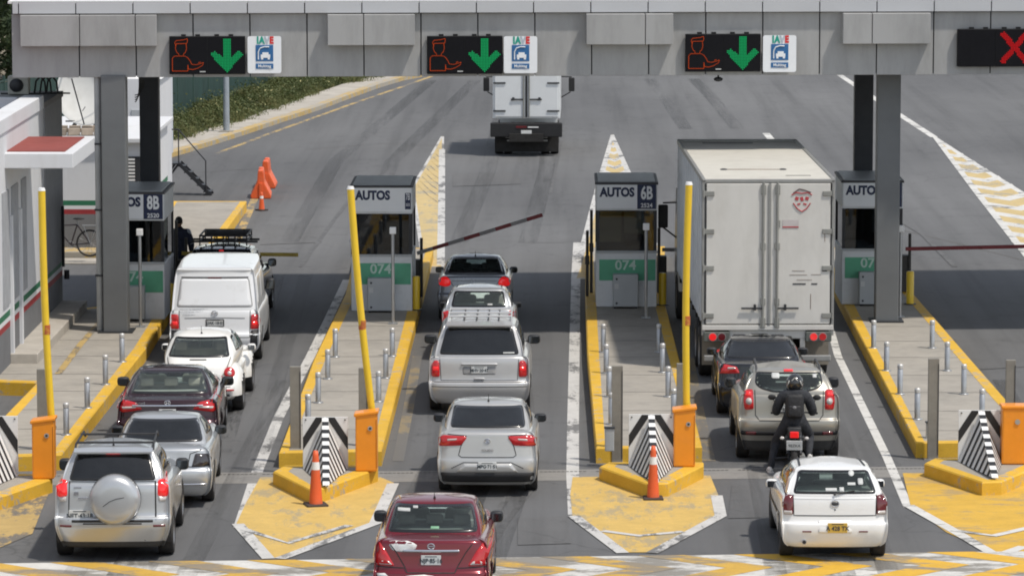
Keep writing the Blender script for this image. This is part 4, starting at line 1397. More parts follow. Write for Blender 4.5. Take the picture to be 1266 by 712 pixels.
def smallbox(u, v, z, s, label, mt):
    root = thing('service_box', label, 'service box', G(u, v, z), 0, 'low grey service boxes')
    m = MB(); m.box((0, 0, s[2] / 2), s, mt, .015); m.build('housing', root)
    m = MB(); m.box((0, 0, s[2] + .01), (s[0] + .03, s[1] + .03, .02), DARKM, .005); m.build('lid', root)
smallbox(753.5, 557, IH, (.16, .14, .40), 'low grey service box beside the steel post left of the centre board', BOX_G)
smallbox(1148, 560, .0, (.10, .12, .55), 'low grey service box behind the rightmost steel post', BOX_G)

# orange barrier machines with raised yellow booms
def barrier(u, v, label, lean, ln, w=.37, dx=.0, hh=.98, az=.30):
    g = G(u, v, .24)
    root = thing('boom_barrier', label, 'barrier', (g.x, g.y + .16, .24), 0, 'orange barrier machines with raised yellow booms')
    m = MB()
    t = bmesh.new(); bmesh.ops.create_cube(t, size=1.0)
    bmesh.ops.scale(t, vec=(w, .34, hh), verts=t.verts)
    for q in t.verts:
        if q.co.z > 0 and q.co.x > 0: q.co.z += .05
        if q.co.z > 0 and q.co.x < 0: q.co.z -= .02
    bmesh.ops.bevel(t, geom=list(t.edges), offset=.03, segments=3, profile=.5, affect='EDGES')
    m._merge(t, ORANGE, Matrix.Translation((0, 0, hh / 2)))
    cb = m.build('cabinet', root)
    m = MB()
    t = bmesh.new(); bmesh.ops.create_cube(t, size=1.0); bmesh.ops.scale(t, vec=(w + .05, .38, .06), verts=t.verts)
    for q in t.verts: q.co.z += .035 * (1 if q.co.x > 0 else -.6)
    bmesh.ops.bevel(t, geom=list(t.edges), offset=.018, segments=2, profile=.5, affect='EDGES')
    m._merge(t, ORANGE, Matrix.Translation((0, 0, hh + .0))); m.build('lid', cb)
    m = MB(); m.cyl((w * .18, -.19, hh - .24), (w * .18, -.165, hh - .24), .04, None, STEEL, 16); m.cyl((w * .18, -.195, hh - .24), (w * .18, -.19, hh - .24), .02, None, BLACK, 10); m.build('lock', cb)
    m = MB(); m.box((w / 2 - .015, -.172, hh * .48), (.008, .006, hh * .86), M('door_gap_orange', (.30, .10, .01), .7)); m.build('door_seam', cb)
    # raised boom on the back of the machine
    m = MB(); a = Vector((dx, az, .86)); pts = []
    for i in range(9):
        t = i / 8; pts.append(a + Vector((lean * t - .03 * math.sin(t * PI), 0, ln * t)))
    m.tube(pts, .062, YELLOW, 14); arm = m.build('boom_arm', root)
    m = MB(); m.cyl(pts[-1], pts[-1] + Vector((0, 0, .05)), .066, .05, WHITE, 14); m.build('end_cap', arm)
    p = a.lerp(pts[-1], .42); m = MB()
    m.cyl(p - Vector((0, 0, .13)) + Vector((-.02, 0, 0)), p + Vector((-.02, 0, .03)), .0645, None, M('boom_red_tape', (.42, .09, .03), .6, dirt=(.6, .42, .03), dirt_amt=.4, dscale=9), 14); m.build('red_tape', arm)
    m = MB(); m.cyl((dx, .14, .80), (dx, az + .06, .80), .07, None, DARKM, 12); m.build('pivot', arm)
    return root
barrier(53.5, 592, 'orange barrier cabinet with a tall straight yellow boom at the left edge', -.12, 3.95, dx=.10)
barrier(453, 582.5, 'orange barrier cabinet with a yellow boom slanting to the left', -.36, 3.90, dx=.09)
barrier(846, 577, 'orange barrier cabinet with an upright yellow boom before the big truck', .02, 3.93, dx=.05)
barrier(1258.5, 574, 'orange barrier cabinet cut by the right edge', .05, 0.01, az=.1) if False else None
g = G(1260, 574, .24)
root = thing('boom_barrier', 'orange barrier cabinet without a boom at the right edge', 'barrier', (g.x, g.y + .16, .24), 0, 'orange barrier machines with raised yellow booms')
m = MB(); m.box((0, 0, .49), (.60, .34, .98), ORANGE, .03); cb = m.build('cabinet', root)
m = MB(); m.box((0, 0, .99), (.64, .38, .06), ORANGE, .02); m.build('lid', cb)
m = MB(); m.cyl((-.04, -.19, .74), (-.04, -.165, .74), .045, None, STEEL, 16); m.build('lock', cb)

# striped crash boards: a back plate with a keel running forward and down
BW = M('board_white', (.74, .74, .73), .5, var=.03, dirt=(.5, .48, .44), dirt_amt=.15); BK = M('board_black', (.018, .018, .02), .5)
def board(u, v, label, skew=.10, depth=2.0, hw=.385, h=.89, u2=None):
    g = G(u, v, .24)                       # foot of the back plate, middle
    root = thing('striped_board', label, 'warning board', g, 0, 'black and white striped boards on the kerb blocks')
    m = MB(); m.box((0, .012, h / 2), (2 * hw, .02, h), BW, .004); m.build('back_plate', root)
    T = Vector((0, -.02, h)); N = Vector((skew, -depth, .02))
    for s in (-1, 1):
        BL = Vector((s * hw, -.02, 0.0)); m = MB()
        m.poly([T, BL, N] if s < 0 else [T, N, BL], BW)
        nrm = (BL - T).cross(N - T).normalized()
        if nrm.y > 0: nrm = -nrm
        n = 8
        for k in range(n):
            s0 = .07 + k * .118; s1 = s0 + .05
            P = [T.lerp(N, s0), BL.lerp(N, s0), BL.lerp(N, s1), T.lerp(N, s1)]
            m.poly([q + nrm * .005 for q in P], BK)
        m.build('side_flank', root)
        m = MB(); y = -.004
        P = [(s * .15, h - .012), (s * .03, h - .012), (s * .03, h - .10), (s * (hw - .001), h * .37), (s * (hw - .001), h * .60)]
        P = [(s * .16, h - .008), (s * .02, h - .008), (s * (hw - .002), h * .36), (s * (hw - .002), h * .60)]
        m.poly([(x, y, z) for x, z in P], BK); m.build('black_wing', root)
    m = MB(); d = (N - T); e = d.normalized(); upv = Vector((0, e.z, -e.y)).normalized()
    if upv.z < 0: upv = -upv
    for k in range(17):
        a = T.lerp(N, .02 + k * .057); b = T.lerp(N, .02 + k * .057 + .057)
        w = .055
        mt = BW if k % 2 == 0 else BK
        m.poly([a + upv * .012 + Vector((-w, 0, 0)), b + upv * .012 + Vector((-w, 0, 0)), b + upv * .012 + Vector((w, 0, 0)), a + upv * .012 + Vector((w, 0, 0))], mt)
    m.build('stepped_ridge', root)
    m = MB()
    for x, z in ((-hw + .05, h - .05), (hw - .05, h - .05), (-hw + .05, .06), (hw - .05, .06)): m.cyl((x, -.012, z), (x, -.004, z), .014, None, DARKM, 8)
    m.build('bolt', root)
board(402.5, 579, 'black and white striped board behind the cone left of the saloon', .12)
board(805, 575.5, 'black and white striped board behind the cone right of the saloon', .03)
board(1212, 570, 'black and white striped board without a cone at the right', .05)
board(-8, 588, 'black and white striped board cut by the left edge', .05, 1.6, .42, 1.02)

# cones and water-filled barriers
def cone(u, v, h, r, label):
    root = thing('traffic_cone', label, 'traffic cone', G(u, v), random.uniform(0, 1), 'orange traffic cones')
    m = MB(); m.lathe([(r * .62, .035), (r * .60, .05), (r * .50, h * .35), (r * .42, h * .55), (r * .28, h * .90), (r * .20, h), (r * .12, h), (.001, h - .05)], CONE_O, 24); c = m.build('body', root)
    m = MB(); m.box((0, 0, .022), (r * 1.95, r * 1.95, .044), M('cone_base', (.05, .035, .03), .8), .015); m.build('base', root)
    m = MB(); m.lathe([(r * .385, h * .66), (r * .325, h * .80)], WHITE, 24); m.build('reflective_band', c)
cone(390.5, 625, .92, .185, 'orange cone with a white band standing left of the silver saloon')
cone(807.5, 617, .90, .17, 'orange cone with a white band standing right of the silver saloon')
cone(323.5, 260.5, .52, .14, 'small orange cone in front of the two orange barriers')
def wbar(u, v, label, rz, s=1.0):
    root = thing('plastic_barrier', label, 'barrier', G(u, v), rz, 'orange plastic road barriers')
    m = MB(); L = 1.25
    prof = [(-.34, 0), (.34, 0), (.36, .10), (.31, .20), (.13, .55), (.10, .92), (.08, .98), (-.08, .98), (-.10, .92), (-.13, .55), (-.31, .20), (-.36, .10)]
    t = bmesh.new(); A = [t.verts.new((x * s, -L / 2, z * s)) for x, z in prof]; B = [t.verts.new((x * s, L / 2, z * s)) for x, z in prof]
    t.faces.new(A[::-1]); t.faces.new(B)
    for i in range(len(A)): t.faces.new((A[i], A[(i + 1) % len(A)], B[(i + 1) % len(A)], B[i]))
    bmesh.ops.recalc_face_normals(t, faces=t.faces)
    bmesh.ops.bevel(t, geom=list(t.edges), offset=.03, segments=2, profile=.5, affect='EDGES')
    m._merge(t, CONE_O); m.build('body', root)
    m = MB(); m.box((0, -L / 2 - .02, .30 * s), (.10, .05, .5 * s), CONE_O, .01); m.cyl((0, 0, .95 * s), (0, 0, 1.0 * s), .06, None, CONE_O, 12); m.build('coupling', root)
wbar(323, 243.5, 'nearer of the two orange plastic barriers beside the small cone', R(3), .84)
wbar(329.5, 231, 'farther of the two orange plastic barriers', R(1), .84)

# ------------------------------------------------------------------ buildings at the left
def stripe_rows(m, mk):
    """three painted bands at their heights"""
    for z0, z1, mt in ((1.25, 1.38, STR_G), (1.155, 1.25, WALLW), (1.03, 1.155, STR_R)): mk(m, z0, z1, mt)
XW = W(77, 398).x; YE = 92.7
bd = thing('service_building', 'near white service building with a green white red stripe and a red roofed porch', 'building', (XW, YE, 0))
m = MB(); X0 = -9.0; Y0 = 55 - YE; HT = 5.0
m.box((X0 / 2, Y0 / 2, (1.38 + HT) / 2), (-X0, -Y0, HT - 1.38), WALLW); m.build('upper_wall', bd)
m = MB(); m.box((X0 / 2, Y0 / 2, .515), (-X0, -Y0, 1.03), WALLG); m.build('lower_wall', bd)
m = MB(); stripe_rows(m, lambda m, a, b, mt: m.box((X0 / 2, Y0 / 2, (a + b) / 2), (-X0, -Y0, b - a), mt)); m.build('wall_stripe', bd)
# canopy's shadow coloured in grey over the wall's far end
m = MB(); m.box((-.9, -1.55, (1.38 + HT) / 2), (1.86, 3.16, HT - 1.37), M('wall_shade_grey', (.26, .265, .28), .8, var=.06)); m.build('shaded_wall_end', bd)
# parapet and roof
m = MB()
m.box((-.17, (Y0 - 3.3) / 2, HT + .12), (.42, -Y0 - 3.3, .30), WALLW, .02)
m.box((X0 / 2 - .2, -3.4, HT + .10), (-X0 - .6, .22, .24), WALLW, .02); m.build('parapet', bd)
m = MB(); m.box((X0 / 2 - .2, (Y0 - 3.6) / 2, HT + .012), (-X0 - .75, -Y0 - 3.8, .02), M('roof_dark_red', (.13, .018, .015), .85)); m.build('flat_roof', bd)
m = MB(); m.box((X0 / 2, -1.6, HT + .05), (-X0 + .1, 3.5, .12), M('wall_end_cap', (.20, .20, .20), .8)); m.build('wall_end_cap', bd)
# porch slab
pa = G(90, 190, 4.55); pb = G(122, 170, 4.55)
m = MB(); w_ = pa.x - XW + 2.5
cxp = pa.x - w_ / 2 - XW; cyp = (pa.y + pb.y) / 2 - YE; dp = pb.y - pa.y
m.box((cxp, cyp, 4.40), (w_, dp, .30), WALLW, .015); m.build('porch_slab', bd)
m = MB(); m.box((cxp - .05, cyp + .15, 4.562), (w_ - .3, dp - .45, .02), ROOF_R); m.build('porch_roof', bd)
# shallow bays with slim mullions below the porch
for (u0, u1, mt) in ((-8, -1, WALLG), (13.5, 21, M('bay_grey', (.33, .34, .36), .8)), (26, 37, MATS['bay_grey'] if 'bay_grey' in MATS else WALLG)):
    y0 = -(XW * F / 1) if False else None
def wallY(u): return XW * -1 * 0 + (lambda t: t)(0)
def yu(u, z):
    """distance at which pixel column u meets the wall plane at height z"""
    lo, hi = 40.0, 140.0
    for _ in range(40):
        mid = (lo + hi) / 2
        d = CM.transposed() @ (Vector((XW, mid, z)) - Vector((0, 0, H)))
        uu = CU + F * d.x / -d.z
        if uu < u: lo = mid
        else: hi = mid
    return lo
BAY = M('bay_grey', (.30, .31, .33), .8); 
for (u0, u1, z0, z1) in ((4, 12, 0.5, 3.8), (15.5, 23, .35, 3.8), (27.5, 33, .2, 3.8)):
    a, b = yu(u0, 1.2) - YE, yu(u1, 1.2) - YE
    m = MB(); m.box((.012, (a + b) / 2, (1.5 + z1) / 2), (.03, b - a, z1 - 1.5), BAY); m.build('wall_bay', bd)
for u in (13.8, 25):
    a = yu(u, .6) - YE
    m = MB(); m.box((.03, a, 1.75), (.08, .16, 3.0), WALLW, .01); m.build('mullion', bd)
# raised step along the wall
st = MB(); ya, yb = G(46, 468, 0).y - YE, -.3
st.box((.27, (ya + yb) / 2 + .2, .28), (.56, yb - ya, .40), CONC2, .02); st.build('step', bd)
# waste pipe detail
m = MB(); m.cyl((.06, -.3, 1.25), (.06, -.3, 2.6), .03, None, DARKM, 8); m.cyl((.10, -.05, .95), (.10, -.05, 1.15), .06, None, DARKM, 10); m.build('wall_fitting', bd)

# farther white building
YB2 = 106.2
def X2(u, v, Y): return V3(u, v, Y).x
b2 = thing('rear_building', 'farther low white building with a green white red stripe behind the bicycle', 'building', (X2(76, 300, YB2), YB2, 0))
x1 = X2(176, 250, YB2) - b2.location.x; x0 = -4.0; D2 = 7.0; H2 = 2.85
m = MB(); m.box(((x0 + x1) / 2, D2 / 2, (1.38 + H2) / 2), (x1 - x0, D2, H2 - 1.38), WALLW); m.build('upper_wall', b2)
m = MB(); m.box(((x0 + x1) / 2, D2 / 2, .515), (x1 - x0, D2, 1.03), WALLG); m.build('lower_wall', b2)
m = MB(); stripe_rows(m, lambda m, a, b, mt: m.box(((x0 + x1) / 2, D2 / 2, (a + b) / 2), (x1 - x0, D2, b - a), mt)); m.build('wall_stripe', b2)
m = MB(); m.box(((x0 + x1) / 2, D2 / 2, H2 + .06), (x1 - x0 + .3, D2 + .3, .12), WALLW, .02); m.build('roof_slab', b2)
lx = X2(165.5, 215, YB2) - b2.location.x
m = MB(); m.box((lx, -.01, 1.95), (.36, .03, 1.1), DARKM); lo = m.build('louvre', b2)
m = MB()
for k in range(12): m.box((lx - .07, -.035, 1.47 + k * .087), (.20, .03, .045), WHITE)
m.build('louvre_blade', lo)
# yellow kerb and walk before it
kx0, kx1 = W(70, 319).x, W(130, 319).x
cb_ = thing('kerb_strip', 'low worn yellow kerb under the bicycle', 'kerb', (kx0, W(70, 319).y, 0))
m = MB(); m.box(((kx1 - kx0) / 2 - .6, .5, .09), (kx1 - kx0 + 1.6, 1.3, .18), KERB_OLD, .02); m.build('kerb', cb_)
m = MB(); m.box(((kx1 - kx0) / 2 - .6, -.9, .02), (kx1 - kx0 + 1.6, 1.1, .04), CONC2, .01); m.build('gutter', cb_)

# tall white cabin on legs behind it with outside stair
Y3 = 121.5
xr = V3(198, 205, Y3).x; xl = V3(92, 150, Y3 + 3).x
b3 = thing('site_cabin', 'tall white site cabin with a small green mark reached by a metal stair', 'cabin', (xr, Y3, 0))
zt3 = V3(213, 100, Y3).z; zb3 = V3(213, 204, Y3).z
m = MB(); m.box((-1.3, 2.1, (zb3 + zt3) / 2), (2.6, 4.2, zt3 - zb3), M('cabin_white', (.60, .64, .68), .5, var=.03, dirt=(.42, .44, .45), dirt_amt=.2), .02); m.build('body', b3)
m = MB(); m.box((-1.3, 2.1, zt3 + .06), (2.75, 4.35, .12), WHITE, .03); m.build('roof', b3)
m = MB()
for x in (-.15, -2.45):
    for y in (.3, 3.9): m.box((x, y, zb3 / 2), (.15, .15, zb3), DARKM)
m.build('leg', b3)
m = MB(); m.box((-.22, -.01, zb3 + (zt3 - zb3) * .60), (.22, .02, .42), M('mark_green', (.30, .55, .42), .6), .01); m.build('green_mark', b3)
m = MB()
for x in (-.0, -1.3, -2.6): m.box((x, -.012, (zb3 + zt3) / 2), (.04, .02, zt3 - zb3), M('cabin_trim', (.5, .52, .55), .5))
m.build('corner_trim', b3)
# second low flat volume between
b4 = thing('plant_room', 'pale plant room with a pitched white cover behind the satellite dish', 'building', (V3(140, 150, 116).x, 116, 0))
m = MB(); m.box((0, 2, 1.9), (2.5, 4, 3.8), WALLW, .02); m.build('wall', b4)
m = MB(); m.hull([(-1.35, 0, 3.8), (1.35, 0, 3.8), (1.35, 4, 3.8), (-1.35, 4, 3.8), (-.6, 1, 4.35), (.6, 1, 4.35), (.6, 3, 4.35), (-.6, 3, 4.35)], WHITE); m.build('roof', b4)
m = MB(); m.box((.8, -.012, 2.0), (.6, .03, 1.9), M('plant_door', (.38, .40, .42), .5), .01); m.build('door', b4)

# satellite dish on the low roof
g = V3(112, 165, YB2 + 2.5)
ds = thing('satellite_dish', 'big white satellite dish on the low roof', 'satellite dish', (g.x, g.y, 2.98))
prof = []
for i in range(13):
    r = 1.05 * i / 12; prof.append((r, .36 * (r / 1.05) ** 2))
rot = Matrix.Translation((.22, 0, 1.05)) @ Matrix.Rotation(R(68), 4, 'X') @ Matrix.Rotation(R(-26), 4, 'Y')
DISH = M('dish_white', (.60, .60, .58), .7, var=.05, dirt=(.45, .43, .38), dirt_amt=.3)
m = MB(); m.lathe(prof + [(1.065, .36), (1.07, .33)], DISH, 48, rot); m.build('reflector', ds)
m = MB(); fp = rot @ Vector((0, 0, 1.35))
for a in (20, 140, 260): m.cyl(rot @ Vector((1.04 * math.cos(R(a)), 1.04 * math.sin(R(a)), .35)), fp, .018, None, DARKM, 8)
m.box(fp, (.16, .16, .2), WHITE, .03); m.build('feed_arm', ds)
m = MB()
for s in (-.5, .5): m.cyl((s, .5, 0), (.1, .25, .95), .03, None, DARKM, 8); m.cyl((s, -.5, 0), (.1, .1, .9), .03, None, DARKM, 8)
m.cyl((-.6, -.4, .25), (.7, -.4, .25), .02, None, DARKM, 8); m.cyl((.1, .2, 0), (.1, .2, 1.0), .05, None, DARKM, 10)
m.build('mount', ds)
# low pile of blocks beside the dish mount
m = MB()
for k in range(12): m.box((-.9 + (k % 6) * .34, -.2 + (k // 6) * .3, .09 + (k // 6) * .05), (.30, .2, .17), M('roof_blocks', (.30, .25, .20), .9, var=.3), .01, Matrix.Rotation(random.uniform(-.3, .3), 3, 'Z'))
tag(m.build('brick_pile', None, None, (g.x - .35, YB2 + .9, 2.98)), 'loose row of worn bricks lying along the low roof before the dish', 'bricks')

# outdoor air conditioner and hoses on the near roof
g = V3(25, 101, 91.8)
ac = thing('air_conditioner', 'beige air conditioner on the near building roof', 'air conditioner', (g.x, 91.6, HT + .11))
m = MB(); m.box((0, 0, .22), (.46, .30, .40), M('ac_beige', (.40, .40, .36), .6), .02); m.build('housing', ac)
m = MB(); m.lathe([(.15, 0), (.15, .02), (.03, .03), (.001, .03)], DARKM, 20, Matrix.Translation((-.04, -.15, .22)) @ Matrix.Rotation(PI / 2, 4, 'X')); m.build('fan_grille', ac)
m = MB()
for s in (0, .12, .26):
    pts = [(.32 + s, 0, .02), (.36 + s, .0, .30), (.46 + s, .0, .40), (.55 + s, 0, .28), (.57 + s, 0, .05)]
    m.tube(pts, .022, BLACK, 6)
m.tube([(-.4, -.1, .03), (.2, -.2, .03), (.8, -.1, .04), (1.1, 0, .03)], .02, BLACK, 6)
tag(m.build('roof_hoses', None, None, (g.x, 91.7, HT + .11)), 'tangle of black hoses beside the air conditioner', 'hoses')
# coil of cable on the column
g = V3(158, 108, 91.6)
m = MB()
for k in range(4):
    pts = []
    for i in range(13):
        a = PI * (i / 12) ; pts.append((.10 + .05 * k + .02, 0, 0)) if False else pts.append((.02 + (.10 + .035 * k) * math.sin(a), 0, (.42 - .05 * k) * math.cos(a)))
    m.tube(pts, .012, BLACK, 5)
tag(m.build('cable_coil', None, None, (g.x, 92.9, g.z)), 'looped black cables hanging beside the left column', 'cables')

# metal stair
g = G(262, 241, 0); gt = G(205, 205, zb3)
sr = thing('metal_stair', 'thin dark metal stair with a handrail leading to the site cabin', 'stair', (g.x, g.y, 0))
topx = V3(222, 203, g.y).x - g.x; zt_ = zb3
for y in (-.25, .35):
    m = MB(); m.box((topx / 2, y, zt_ / 2), (math.hypot(topx, zt_), .03, .10), DARKM, 0, Matrix.Rotation(math.atan2(zt_, -topx) * 1.0, 3, 'Y')); m.build('stringer', sr)
m = MB()
for k in range(5):
    t = (k + .6) / 5; m.box((topx * t, .05, zt_ * t), (.24, .62, .025), DARKM)
m.build('tread', sr)
m = MB(); m.box((topx - .45, .05, zt_), (.95, .75, .04), DARKM); m.build('landing', sr)
for s in (-1,):
    m = MB()
    for a, b in (((topx - .8, -.25, 0), (topx - .1, -.25, zt_)), ((topx - .95, .30, 0), (topx - .2, .3, zt_)), ((topx - .7, -.25, 0), (topx, -.25, zt_))): m.cyl(a, b, .03, None, DARKM, 8)
    m.build('support', sr)
m = MB(); r_ = .018
m.cyl((-.15, -.28, 0), (-.15, -.28, 1.02), r_, None, DARKM, 8); m.cyl((topx, -.28, zt_), (topx, -.28, zt_ + 1.0), r_, None, DARKM, 8)
m.cyl((-.15, -.28, 1.02), (topx, -.28, zt_ + 1.0), r_, None, DARKM, 8); m.cyl((topx, -.28, zt_ + 1.0), (topx - .95, -.28, zt_ + 1.0), r_, None, DARKM, 8)
m.build('handrail', sr)

# bicycle leaning before the grey wall
def bicycle(loc, rz):
    root = thing('bicycle', 'dark bicycle with a rear rack parked against the grey wall', 'bicycle', loc, rz)
    fr = M('bike_frame', (.05, .04, .045), .4, .3)
    wr = .34
    for x, nm in ((0, 'wheel'), (1.05, 'wheel')):
        m = MB(); m.lathe([(wr - .045, -.018), (wr, -.02), (wr, .02), (wr - .045, .018), (wr - .045, -.018)], MT['tyre'], 32, Matrix.Translation((x, 0, wr)) @ Matrix.Rotation(PI / 2, 4, 'X')); o = m.build(nm, root)
        m = MB()
        for k in range(14):
            a = 2 * PI * k / 14; m.cyl((x, 0, wr), (x + (wr - .04) * math.cos(a), 0, wr + (wr - .04) * math.sin(a)), .0035, None, STEEL, 4)
        m.build('spokes', o)
    m = MB(); bb = (.58, 0, .30); st_ = (.74, 0, .80); hd = (.18, 0, .78); rw = (1.05, 0, wr); fw = (0, 0, wr)
    for a, b in ((bb, st_), (bb, hd), (st_, hd), (bb, rw), (st_, rw), (hd, fw), (hd, (.14, 0, .95))): m.cyl(a, b, .018, None, fr, 8)
    m.build('frame', root)
    m = MB(); m.tube([(.14, -.28, .98), (.12, -.1, .97), (.12, .1, .97), (.14, .28, .98)], .013, BLACK, 8); m.build('handlebar', root)
    m = MB(); m.cyl(st_, (.76, 0, .93), .014, None, STEEL, 8); m.ell((.78, 0, .95), (.15, .07, .03), BLACK, 12); m.build('saddle', root)
    m = MB(); m.box((1.08, 0, .78), (.42, .12, .02), STEEL)
    for s in (-.05, .05): m.cyl((1.25, s, .78), (1.05, s, wr), .008, None, STEEL, 6); m.cyl((.9, s, .78), (1.05, s, wr), .008, None, STEEL, 6)
    m.build('rear_rack', root)
    m = MB(); m.lathe([(.09, -.006), (.095, 0), (.09, .006)], STEEL, 20, Matrix.Translation((bb[0], -.04, bb[2])) @ Matrix.Rotation(PI / 2, 4, 'X')); m.cyl((bb[0], -.05, bb[2]), (bb[0] + .15, -.06, bb[2] - .08), .01, None, BLACK, 6); m.build('crank', root)
gb0 = G(72, 317, .18)
bicycle((gb0.x - .25, gb0.y - .1, .18), R(3))

# ------------------------------------------------------------------ roadside: lamp post, fence, plants
g = G(280, 163, .13)
lp = thing('lamp_post', 'light grey lamp post on the pavement before the green fence', 'lamp post', g)
m = MB(); m.cyl((0, 0, 0), (0, 0, 8.5), .11, .07, M('post_galvanised', (.34, .38, .42), .5, .3), 20); m.build('pole', lp)
m = MB(); m.box((0, 0, .02), (.5, .5, .05), CONC, .01); m.build('base_plate', lp)
m = MB(); m.cyl((0, 0, 8.4), (1.6, 0, 8.9), .04, None, DARKM, 8); m.box((1.8, 0, 8.9), (.6, .22, .1), DARKM, .03); m.build('lamp_head', lp)

FENCE_G = M('fence_green', (.012, .042, .036), .8, var=.25, vscale=2, stretch=(1, 1, .3)); FENCE_P = M('fence_post', (.02, .05, .04), .6)
fpts = [Vector((-21, 98)), Vector((-17.2, 125)), Vector((-14.0, 148)), Vector((-11.6, 166)), Vector((-10.0, 180)), Vector((-4, 215)), Vector((8, 260))]
fn = thing('boundary_fence', 'dark green screened fence running behind the roadside plants', 'fence', (0, 0, 0))
m = MB(); mp = MB(); mr = MB()
for a, b in zip(fpts[:-1], fpts[1:]):
    n = max(1, int((b - a).length / 2.5))
    for k in range(n):
        p, q = a.lerp(b, k / n), a.lerp(b, (k + 1) / n)
        t = (q - p).normalized(); nn = Vector((-t.y, t.x)) * .02
        P = [(p.x, p.y), (q.x, q.y)]
        cx, cy = (p + q) / 2; L = (q - p).length
        m.box((cx, cy, 1.5), (L - .08, .02, 2.8), FENCE_G, 0, Matrix.Rotation(math.atan2(t.y, t.x), 3, 'Z'))
        mp.cyl((p.x, p.y, 0), (p.x, p.y, 3.1), .05, None, FENCE_P, 8)
        mr.box((cx, cy - .0, 2.95), (L, .05, .05), FENCE_P, 0, Matrix.Rotation(math.atan2(t.y, t.x), 3, 'Z'))
m.build('mesh_panel', fn); mp.build('post', fn); mr.build('top_rail', fn)
L_ = [W(124, 398, IH), W(100, 425, IH), W(72, 462, IH)]
A_ = offset_line(L_, -.07); B_ = offset_line(L_, .07)
mm_ = MB()
for i in range(2): mm_.poly([(A_[i].x, A_[i].y, IH + .004), (A_[i + 1].x, A_[i + 1].y, IH + .004), (B_[i + 1].x, B_[i + 1].y, IH + .004), (B_[i].x, B_[i].y, IH + .004)], Y_OLD)
mm_.build('painted_line', road)

def leaf_mat(name, cols):
    m, nt, out = _new(name)
    p = nt.nodes.new('ShaderNodeBsdfPrincipled'); p.inputs['Roughness'].default_value = .65
    n = _noise(nt, _coord(nt), 1.1, 5, .7)
    c = _ramp(nt, n, [(.3, cols[0]), (.5, cols[1]), (.68, cols[2])])
    n2 = _ramp(nt, _noise(nt, _coord(nt), 14, 2, .6), [(.3, .6), (.7, 1.4)])
    c = _mix(nt, 1.0, c, n2, 'MULTIPLY')
    nt.links.new(c, p.inputs['Base Color'])
    tr = nt.nodes.new('ShaderNodeBsdfTranslucent'); nt.links.new(c, tr.inputs['Color'])
    mx = nt.nodes.new('ShaderNodeMixShader'); mx.inputs['Fac'].default_value = .25
    nt.links.new(p.outputs['BSDF'], mx.inputs[1]); nt.links.new(tr.outputs['BSDF'], mx.inputs[2]); nt.links.new(mx.outputs['Shader'], out.inputs['Surface'])
    return m
LEAF = leaf_mat('leaf_green', [(.042, .062, .018), (.085, .11, .033), (.17, .165, .06)])
LEAF_Y = M('flower_pale', (.55, .50, .25), .7)
def leaves(name, pts_fn, n, size, mat, parent=None, extra=None):
    V, Fc, fm = [], [], []
    for i in range(n):
        c = pts_fn()
        if c is None: continue
        s = size * random.uniform(.5, 1.4)
        a = Vector((random.gauss(0, 1), random.gauss(0, 1), random.gauss(0, .7))).normalized()
        b = a.cross(Vector((random.gauss(0, 1), random.gauss(0, 1), random.gauss(0, 1)))).normalized()
        k = len(V)
        V += [c - a * s, c + b * s * .45, c + a * s, c - b * s * .45]
        Fc.append((k, k + 1, k + 2, k + 3)); fm.append(1 if (extra and random.random() < extra) else 0)
    return mesh_obj(name, V, Fc, [mat, LEAF_Y], parent, fm, False)
VE = [W(196, 184), W(216, 177), W(273, 160.6), W(312, 148), W(351.7, 134.5), W(403.8, 110.8), W(440, 105), W(467.8, 100), W(480, 96)]
def fence_x(y):
    for a, b in zip(fpts[:-1], fpts[1:]):
        if a.y <= y <= b.y: return a.x + (b.x - a.x) * (y - a.y) / (b.y - a.y)
    return fpts[0].x
clumps = []
for a, b in zip(VE[:-1], VE[1:]):
    n = max(3, int((b - a).length * 6))
    for k in range(n):
        p = a.lerp(b, (k + random.random()) / n)
        fx = fence_x(p.y) + .2
        for j in range(5):
            x = fx + (p.x - fx) * random.uniform(0, 1.0)
            t = (p.x - x) / max(.1, p.x - fx)
            clumps.append((x, p.y + random.uniform(-.4, .4), random.uniform(.18, .5) * (1.25 - .5 * t), random.uniform(.3, .6)))
def veg_h(x, y):
    return .55 + .28 * math.sin(y * 1.7 + x) + .22 * math.sin(y * .63 + 2 * x) + .15 * math.sin(y * 4.1)
def veg():
    x, y, h, r = random.choice(clumps)
    a = random.uniform(0, 2 * PI); q = r * math.sqrt(random.random())
    x += q * math.cos(a); y += q * math.sin(a)
    k = max(.12, veg_h(x, y))
    return Vector((x, y, abs(random.gauss(0, .6)) * h * 1.5 * k + .02))
vg = leaves('roadside_plants', veg, 90000, .05, LEAF, None, .010)
